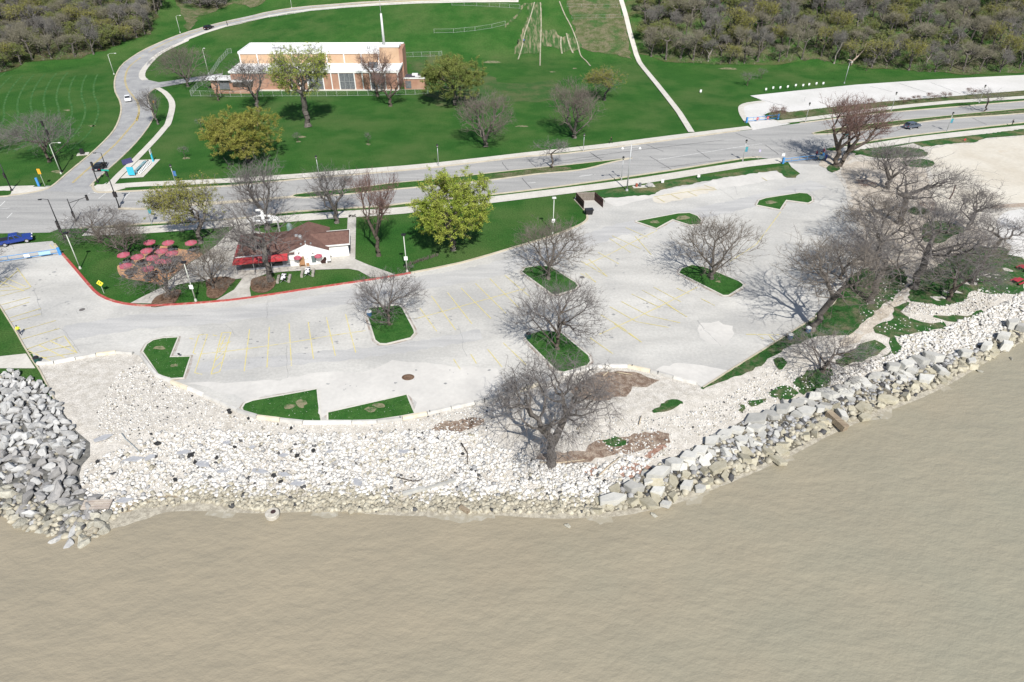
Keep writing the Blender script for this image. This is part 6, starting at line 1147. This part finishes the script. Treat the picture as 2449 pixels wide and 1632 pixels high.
for xx in (-.6,.6): b=MB(); b.lathe([(.09,-.04),(.09,.04)],(xx,-.4,.09),8,Matrix.Rotation(R(90),3,'Y')); b.build('castor',TYRE,e)
# utility boxes and memorial boulder on the strip
x,y=at(1527,448); e=empty('utility_boxes',(x,y,.08),R(9),'reddish and grey utility boxes on a pad by the sidewalk','utility box'); b=MB(); b.box((-.5,0,.4),(.45,.4,.8)); b.build('red_box',P_('box_rust',(.3,.08,.05),.6),e,bevel=.02); b=MB(); b.box((.3,0,.45),(.5,.4,.9)); b.build('grey_box',P_('box_grey',(.12,.13,.14),.6),e,bevel=.02); b=MB(); b.box((1.2,0,.0),(5.0,1.2,.12)); b.build('pad',CONC,e)
x,y=at(1553,449); rock('memorial_stone','g',2,x,y,.55,(1.0,.45,.9),(0,0,.1),'pale standing boulder on the pad beside the utility boxes','stone',None)
# small hedge of low stakes on the lawn near the bright tree
b=MB(); x0,y0=at(1040-70,638); x1,y1=at(1048,612)
rr_=random.Random(4)
for i in range(60):
    t=i/59; bx_,by_=x0+(x1-x0)*t+rr_.uniform(-.2,.2),y0+(y1-y0)*t+rr_.uniform(-.2,.2)
    for k in range(5): b.tube([(bx_,by_,0),(bx_+rr_.uniform(-.3,.3),by_+rr_.uniform(-.3,.3),rr_.uniform(.3,.7))],.02,3,False)
tag(b.build('low_hedge',TWB),'row of low leafless plants on the lawn under the lime-green tree','hedge')
# ---- gates
def gate(A,B,lab,ht=1.1,post2=True,signs=()):
    p,q=at(*A),at(*B); e=empty('barrier_gate',(p[0],p[1],h(*p)),math.atan2(q[1]-p[1],q[0]-p[0]),lab,'gate','blue swing gates'); L_=math.dist(p,q)
    for xx in ([0,L_] if post2 else [L_]): b=MB(); b.box((xx,0,.75),(.5,.35,1.5)); b.build('post',BLUE,e,bevel=.03)
    b=MB(); b.tube([(0,0,ht),(L_,0,ht)],.06,6); b.tube([(0,0,.45),(L_,0,.45)],.06,6)
    for k in range(6): b.tube([(L_*k/5,0,.45),(L_*k/5,0,ht)],.04,5)
    b.build('bars',BLUE,e)
    for t,m,s in signs: b=MB(); b.box((L_*t,-.1,.85),(s,.03,.6)) if m is not REDP else b.lathe([(.42,-.02),(.42,.02)],(L_*t,-.1,.85),8,Matrix.Rotation(R(90),3,'X')); o=b.build('sign_panel',m,e)
    return e,L_
gate((-60,640),(145,610),'long blue swing gate in front of the blue pickup',1.25,True,((.62,WHITE,.9),(.83,P_('panel_lightblue',(.35,.55,.65),.5),1.9)))
def txt(parent,s,loc,size,m,rot=(R(90),0,0)):
    c=bpy.data.curves.new('lettering','FONT'); c.body=s; c.size=size; c.align_x='CENTER'; c.align_y='CENTER'; c.extrude=.004; c.materials.append(m); o=bpy.data.objects.new('lettering',c); COL.objects.link(o)
    dg=bpy.context.evaluated_depsgraph_get(); me=bpy.data.meshes.new_from_object(o.evaluated_get(dg)); bpy.data.objects.remove(o); o=link('lettering',me,parent); o.location=loc; o.rotation_euler=rot; return o
e,L_=gate((1785,294),(1860,286),'blue gate with two round red signs across the north lot entrance',1.3,True,((.33,REDP,.8),(.66,REDP,.8)))
for o in list(e.children):
    if o.name.startswith('sign_panel'): pass
txt(e,'STOP',(L_*.33,-.13,.85),.26,WHITE); txt(e,'STOP',(L_*.66,-.13,.85),.26,WHITE)
gate((1872,392),(1966,381),'blue gate across the south lot entrance, in the shadow of the twin tree',1.2,True)
# ---- bike share rack
x,y=at(327,419); x2,y2=at(354,392); an_=math.atan2(y2-y,x2-x); L_=math.dist((x,y),(x2,y2)); CYN=P_('bike_cyan',(.05,.45,.60),.5)
bk=None
for i in range(9):
    t=(i+.3)/9; 
    if bk is None:
        bk=empty('share_bike',(0,0,0),0,'cyan hire bike standing in the bike rack','bicycle','hire bikes in the rack')
        for xx in (-.52,.52): b=MB(); b.tube([(xx+.33*math.cos(a),0,.33+.33*math.sin(a)) for a in np.linspace(0,2*math.pi,15)],.025,5,False); b.tube([(xx-.3,0,.33),(xx+.3,0,.33)],.008,3); b.tube([(xx,0,.03),(xx,0,.63)],.008,3); b.build('wheel',TYRE,bk)
        b=MB(); b.tube([(-.52,0,.33),(-.15,0,.62),(.35,0,.75),(.52,0,.33)],.035,5); b.tube([(-.15,0,.3),(-.2,0,.85)],.035,5); b.tube([(-.52,0,.33),(-.15,0,.3),(.35,0,.72)],.03,5); b.box((-.5,0,.68),(.6,.12,.03)); b.build('frame',CYN,bk)
        b=MB(); b.box((-.2,0,.9),(.26,.14,.06)); b.build('saddle',BLK,bk); b=MB(); b.tube([(.36,-.3,1.05),(.38,0,1.0),(.36,.3,1.05)],.02,5); b.tube([(.35,0,.72),(.38,0,1.0)],.02,5); b.box((.55,0,.9),(.26,.3,.2)); b.build('handlebar',BLK,bk); o=bk
    else: o=copy_tree(bk)
    o.location=(x+(x2-x)*t,y+(y2-y)*t,.1); o.rotation_euler=(0,0,an_-math.pi/2-.25); o['label']='cyan hire bike, %s from the near end of the rack'%['first','second','third','fourth','fifth','sixth','seventh','eighth','ninth'][i]
b=MB(); b.box((L_/2,-.7,.12),(L_,.5,.1)); 
for i in range(10): b.box((L_*(i+.1)/9.3,-.6,.5),(.1,.25,.8))
o=b.build('dock_rail',WHITE); o.location=(x,y,.1); o.rotation_euler=(0,0,an_); tag(o,'white docking rail holding the hire bikes','bike rack')
e=empty('bike_kiosk',(x2+.8,y2+1.2,.1),an_,'white solar kiosk at the far end of the bike rack','kiosk'); b=MB(); b.box((0,0,1.0),(.4,.3,2.0)); b.build('column',CYN,e); b=MB(); b.box((0,0,2.4),(.9,.12,1.1)); b.build('panel',WHITE,e)
e=empty('bike_map_sign',(x-.6,y-.9,.1),an_+R(90),'cyan map sign at the near end of the bike rack','sign'); b=MB(); b.box((0,0,1.2),(1.5,.14,1.9)); b.build('panel',CYN,e,bevel=.03)
for xx in (-.6,.6): b=MB(); b.box((xx,0,.15),(.1,.1,.3)); b.build('leg',GLV,e)
# ---- vehicles
def car(kind_,paint,x,y,rz,lab,z=.07):
    e=empty({'suv':'parked_suv','pickup':'pickup_truck'}.get(kind_,'car'),(x,y,h(x,y)+z),rz,lab,'car' if kind_!='pickup' else 'pickup truck')
    PR={'sedan':(4.7,1.8,[(-2.35,.35),(2.3,.3),(2.35,.62),(2.15,.78),(1.15,.92),(-1.6,.95),(-2.3,.9),(-2.38,.6)],[(1.15,.9),(.35,1.42),(-.9,1.44),(-1.65,.95)]),
        'hatch':(4.4,1.78,[(-2.2,.35),(2.15,.3),(2.2,.65),(2.0,.85),(1.15,.98),(-2.1,1.0),(-2.22,.6)],[(1.2,.95),(.4,1.50),(-1.45,1.52),(-2.1,1.0)]),
        'suv':(4.7,1.86,[(-2.3,.42),(2.3,.4),(2.36,.75),(2.15,.98),(1.2,1.08),(-2.2,1.1),(-2.34,.7)],[(1.25,1.05),(.5,1.62),(-1.6,1.66),(-2.2,1.1)]),
        'pickup':(5.8,2.0,[(-2.9,.5),(2.85,.45),(2.9,.85),(2.75,1.1),(1.35,1.2),(-2.85,1.18),(-2.92,.7)],[(1.3,1.15),(.6,1.82),(-.75,1.84),(-.95,1.15)])}[kind_]
    L_,W_,low,cab=PR; w=W_/2
    b=MB(); b.xprism(low,-w,w); b.build('body',paint,e,bevel=.09,smooth=False)
    b=MB(); n=len(cab); V=[(x_,sg*(w*(.93 if z_<1.25 else .74)),z_) for sg in (-1,1) for x_,z_ in cab]; b.add(V,[tuple(range(n)),tuple(range(n,2*n))[::-1]]+[(i,n+i,n+(i+1)%n,(i+1)%n) for i in range(n)]); b.build('cabin',paint,e,bevel=.05)
    c0,c1,c2,c3=cab; zt=c1[1]; wt=w*.74; wb=w*.93
    def lerp(a,b_,t): return a+(b_-a)*t
    g=MB(); o1=.03; g.add([(lerp(c0[0],c1[0],.12)+o1,-wb*.9,lerp(c0[1],zt,.12)+o1),(lerp(c0[0],c1[0],.12)+o1,wb*.9,lerp(c0[1],zt,.12)+o1),(lerp(c0[0],c1[0],.9)+o1,wt*.95,lerp(c0[1],zt,.9)+o1),(lerp(c0[0],c1[0],.9)+o1,-wt*.95,lerp(c0[1],zt,.9)+o1)],[(0,1,2,3)]); g.build('windscreen',GLASS,e)
    g=MB(); g.add([(lerp(c3[0],c2[0],.15)-o1,-wb*.9,lerp(c3[1],c2[1],.15)+o1),(lerp(c3[0],c2[0],.15)-o1,wb*.9,lerp(c3[1],c2[1],.15)+o1),(lerp(c3[0],c2[0],.88)-o1,wt*.95,lerp(c3[1],c2[1],.88)+o1),(lerp(c3[0],c2[0],.88)-o1,-wt*.95,lerp(c3[1],c2[1],.88)+o1)],[(3,2,1,0)]); g.build('rear_window',GLASS,e)
    for sg in (-1,1):
        for u0,u1 in ((.04,.47),(.53,.93)):
            xa,xb=lerp(c3[0],c0[0],u0),lerp(c3[0],c0[0],u1); ta,tb=lerp(c2[0],c1[0],u0),lerp(c2[0],c1[0],u1); g=MB(); yb,yt=sg*(lerp(wb,wt,.12)+.025),sg*(lerp(wb,wt,.86)+.025); z0,z1=lerp(c0[1],zt,.12),lerp(c0[1],zt,.86)
            xa=lerp(xa,ta,.12) if u0<.1 else xa; xb=lerp(xb,tb,.3)
            g.add([(xa,yb,z0),(xb,yb,z0),(lerp(ta,tb,.95),yt,z1),(lerp(ta,tb,.05),yt,z1)],[(0,1,2,3) if sg<0 else (3,2,1,0)]); g.build('side_window',GLASS,e)
    r=.33 if kind_!='pickup' else .40
    for xx in (L_*.31,-L_*.30):
        for sg in (-1,1):
            M=Matrix.Rotation(R(90),3,'X'); b=MB(); b.lathe([(r*.7,-.11),(r,-.10),(r,.10),(r*.7,.11)],(xx,sg*(w-.08),r),16,M); t_=b.build('wheel',TYRE,e); b=MB(); b.lathe([(r*.6,-.115),(r*.62,.115)],(xx,sg*(w-.07),r),12,M); b.build('rim',RIM,t_)
    zf=low[3][1]-.12
    for sg in (-1,1): b=MB(); b.box((L_/2-.06,sg*w*.72,zf),(.2,.36,.15)); b.build('headlight',LAMPW,e,bevel=.02); b=MB(); b.box((-L_/2+.03,sg*w*.78,zf),(.14,.22,.2)); b.build('tail_light',TAIL,e,bevel=.02)
    if kind_=='pickup': b=MB(); b.box((-1.9,0,1.17),(1.75,1.66,.05)); b.build('bed_floor',BLK,e)
    b=MB(); b.box((-L_/2-.03,0,.55),(.04,.5,.14)); b.build('number_plate',WHITE,e)
    return e
def dirn(A,B,off=0): p,q=at(*A),at(*B); return math.atan2(q[1]-p[1],q[0]-p[0])+off
def mid_(A,B): p,q=at(*A),at(*B); return ((p[0]+q[0])/2,(p[1]+q[1])/2)
PB_=P_('paint_black',(.008,.009,.012),.2,s=.6); PW=P_('paint_white',(.75,.75,.76),.25); PG=P_('paint_grey_blue',(.15,.18,.23),.25,.5); PBL=P_('paint_blue',(.010,.035,.22),.22,s=.6)
def place(kind_,paint,cx,cy,A,B,lab): x,y=at(cx,cy); car(kind_,paint,x,y,dirn(A,B),lab)
place('sedan',PB_,241,404,(228,414),(258,385),'black car driving up the hill road past the signal pole')
place('sedan',PW,307,241,(303,222),(309,250),'white car coming down the bend of the hill road')
place('hatch',PB_,500,70,(488,74),(520,60),'black hatchback on the far part of the hill road')
place('suv',PG,2180,307,(2150,312),(2215,302),'grey-blue car on the main drive near the right edge')
place('pickup',PBL,40,582,(0,590),(80,574),'dark blue pickup behind the blue gate at the left edge')
# ---- people
SKIN=P_('skin',(.40,.24,.17),.6); HAIR=P_('hair_dark',(.03,.02,.015),.8)
def person(a,b_,rz,shirt,pants,lab,stride=.28,bend=0,vest=None,arm=.3,name='person',hat=None):
    x,y=at(a,b_); J={}; V=[];E=[];Rr_=[]
    def v(n,p,r): J[n]=len(V); V.append(p); Rr_.append(r)
    def ed(a_,b2): E.append((J[a_],J[b2]))
    bx2=bend
    v('pel',(0,0,.95),.15); v('wst',(bx2*.15,0,1.10),.13); v('chs',(bx2*.32,0,1.32),.155); v('nck',(bx2*.42,0,1.49),.055); v('hd0',(bx2*.45+.01,0,1.57),.075); v('hd1',(bx2*.48+.02,0,1.66),.095); v('hd2',(bx2*.48+.01,0,1.74),.07)
    ed('pel','wst');ed('wst','chs');ed('chs','nck');ed('nck','hd0');ed('hd0','hd1');ed('hd1','hd2')
    for s,n in ((1,'l'),(-1,'r')):
        st=stride*s; v('hp'+n,(0,s*.10,.88),.10); v('kn'+n,(st*.55+.05,s*.11,.50),.065); v('an'+n,(st-.04,s*.11,.09),.042); v('ft'+n,(st+.14,s*.12,.04),.04); ed('pel','hp'+n);ed('hp'+n,'kn'+n);ed('kn'+n,'an'+n);ed('an'+n,'ft'+n)
        v('sh'+n,(bx2*.36,s*.20,1.42),.062); v('el'+n,(bx2*.3-s*arm*.35,s*.27,1.14),.042); v('wr'+n,(bx2*.3-s*arm*.55+.15,s*.26,.93),.028); v('pm'+n,(bx2*.3-s*arm*.6+.19,s*.26,.86),.033); ed('chs','sh'+n);ed('sh'+n,'el'+n);ed('el'+n,'wr'+n);ed('wr'+n,'pm'+n)
        for k in range(4): v('f%d'%k+n,(bx2*.3-s*arm*.62+.20+.012*k,s*(.26)+(k-1.5)*.018,.80+.006*abs(k-1.5)),.009); v('g%d'%k+n,(bx2*.3-s*arm*.62+.22,s*.25+(k-1.5)*.018,.765),.008); ed('pm'+n,'f%d'%k+n); ed('f%d'%k+n,'g%d'%k+n)
        v('th'+n,(bx2*.3-s*arm*.6+.235,s*.22,.84),.010); ed('pm'+n,'th'+n)
    me=bpy.data.meshes.new('person'); me.from_pydata(V,E,[]); o=link('person_body',me); md=o.modifiers.new('s','SKIN'); 
    for i,r in enumerate(Rr_): me.skin_vertices[0].data[i].radius=(r,r) if i>6 or i<3 else (r,r)
    me.skin_vertices[0].data[0].use_root=True; sb=o.modifiers.new('u','SUBSURF'); sb.levels=1; sb.render_levels=1
    dg=bpy.context.evaluated_depsgraph_get(); dg.update(); m2=bpy.data.meshes.new_from_object(o.evaluated_get(dg)); bpy.data.objects.remove(o)
    m2.materials.clear(); [m2.materials.append(q) for q in (SKIN,shirt,pants,BLK)]
    for p in m2.polygons:
        c=p.center; out=abs(c.y)>.2
        p.material_index=0 if c.z>1.50 else (3 if c.z<.10 else (0 if (out and c.z<.95 and c.z>.7) else (1 if c.z>.98 or out else 2))); p.use_smooth=True
    e=link(name,m2); e.location=(x,y,h(x,y)+.06); e.rotation_euler=(0,0,rz); tag(e,lab,'person')
    b=MB(); b.lathe([(.06,1.60),(.103,1.66),(.10,1.74),(.04,1.79)],(bx2*.48-.012,0,0),10); b.build('hair' if not hat else 'hat',hat or HAIR,e,smooth=True)
    if vest: b=MB(); b.lathe([(.17,1.0),(.175,1.15),(.19,1.35),(.12,1.48)],(bx2*.25,0,0),12,None); o=b.build('vest',vest,e,smooth=True)
    return e
DK=P_('cloth_black',(.015,.015,.018),.9); NV=P_('cloth_navy',(.02,.025,.06),.9); HV=P_('hi_vis_yellow',(.75,.80,.05),.7); GRY=P_('cloth_grey',(.2,.2,.21),.9); BLC=P_('cloth_blue',(.04,.08,.35),.9); RDC=P_('cloth_red',(.45,.05,.07),.9); YLC=P_('cloth_yellow',(.65,.5,.12),.9)
person(50,801,R(-60),HV,NV,'person in a yellow hi-vis jacket and dark trousers by the left kerb',vest=HV,bend=.35)
person(544,62,R(0),DK,DK,'person in black walking up the hill road beyond the black hatchback',.1)
person(1239,107,R(60),DK,DK,'left walker in black on the worn sledding slope',.25,.3); person(1253,105,R(70),BLC,DK,'right walker in a blue top on the worn sledding slope',.25,.3)
person(1461,344,R(180),DK,DK,'runner in black on the north sidewalk',.4); person(2419,302,R(190),DK,DK,'jogger in black at the right edge of the main drive',.45,.2)
gk=[(1951,377,RDC,DK,'person in a red top beside the cargo trike',HAIR),(1961,380,YLC,GRY,'person in a yellow top leaning over the cargo trike',HAIR),(1968,372,RDC,GRY,'person in a red cap behind the cargo trike',RDC),(1974,385,BLC,BLC,'person in blue standing right of the cargo trike',HAIR)]
for a,b_,s_,p_,l,ha in gk: person(a,b_,R(40+a),s_,p_,l,.08,.15,hat=ha)
x,y=at(1963,384); e=empty('cargo_trike',(x,y,.08),.4,'pale blue cargo trike at the gate of the south lot','tricycle'); b=MB(); b.box((0,0,.75),(1.2,.8,.7)); b.build('cargo_box',P_('trike_paleblue',(.35,.55,.62),.5),e,bevel=.03)
for xx,yy in ((.3,.45),(.3,-.45),(-1.1,0)): b=MB(); b.tube([(xx+.3*math.cos(t),yy,.3+.3*math.sin(t)) for t in np.linspace(0,2*math.pi,13)],.03,5,False); b.build('wheel',TYRE,e)
b=MB(); b.tube([(-.5,0,.6),(-1.1,0,.3)],.04,5); b.tube([(-.9,0,.4),(-.95,0,.9)],.03,5); b.box((-.95,0,.92),(.25,.15,.06)); b.tube([(-.5,-.3,1.1),(-.5,.3,1.1)],.02,5); b.build('frame',YLC,e)
# manhole covers and drains set in the paving
for a,b_,l in (ZA([(925,1418)])[0]+('round manhole cover in the left lane of the lot',),(1392,664,'manhole cover right of the first tree island'),(976,903,'rusty drain pit in the blown sand')):
    x,y=at(a,b_); b=MB(); r=.45 if b_!=903 else .9; b.lathe([(r,0),(r*.96,.012)],(0,0,0),18); o=b.build('manhole_cover',P_('cast_iron',(.13,.12,.115),.8) if b_!=903 else MULCH); o.location=(x,y,.042); o.scale=(1,1 if b_!=903 else .8,1); tag(o,l,'manhole cover')
x,y=at(1740,493); b=MB(); b.tube([(0,0,0),(.25,0,1.6),(.1,0,3.4)],.16,7,r2=.12); o=b.build('leaning_post',WDK); x,y=at(2270,478); o.location=(x,y,h(x,y)); tag(o,'leaning brown post in the sand by the small tree','post')
for a,b_ in ZG([(1540,345),(1778,298),(2218,200)])+ZH([(965,130),(1165,92),(1380,97),(1588,150),(200,375)]):
    x,y=at(a,b_+1); b=MB(); b.box((0,0,.35),(.08,.08,.75)); o=b.build('steel_stake',BLK); o.location=(x,y-.15,h(x,y)); tag(o,'rusty stake between two concrete barrier blocks','stake','stakes along the concrete barrier')
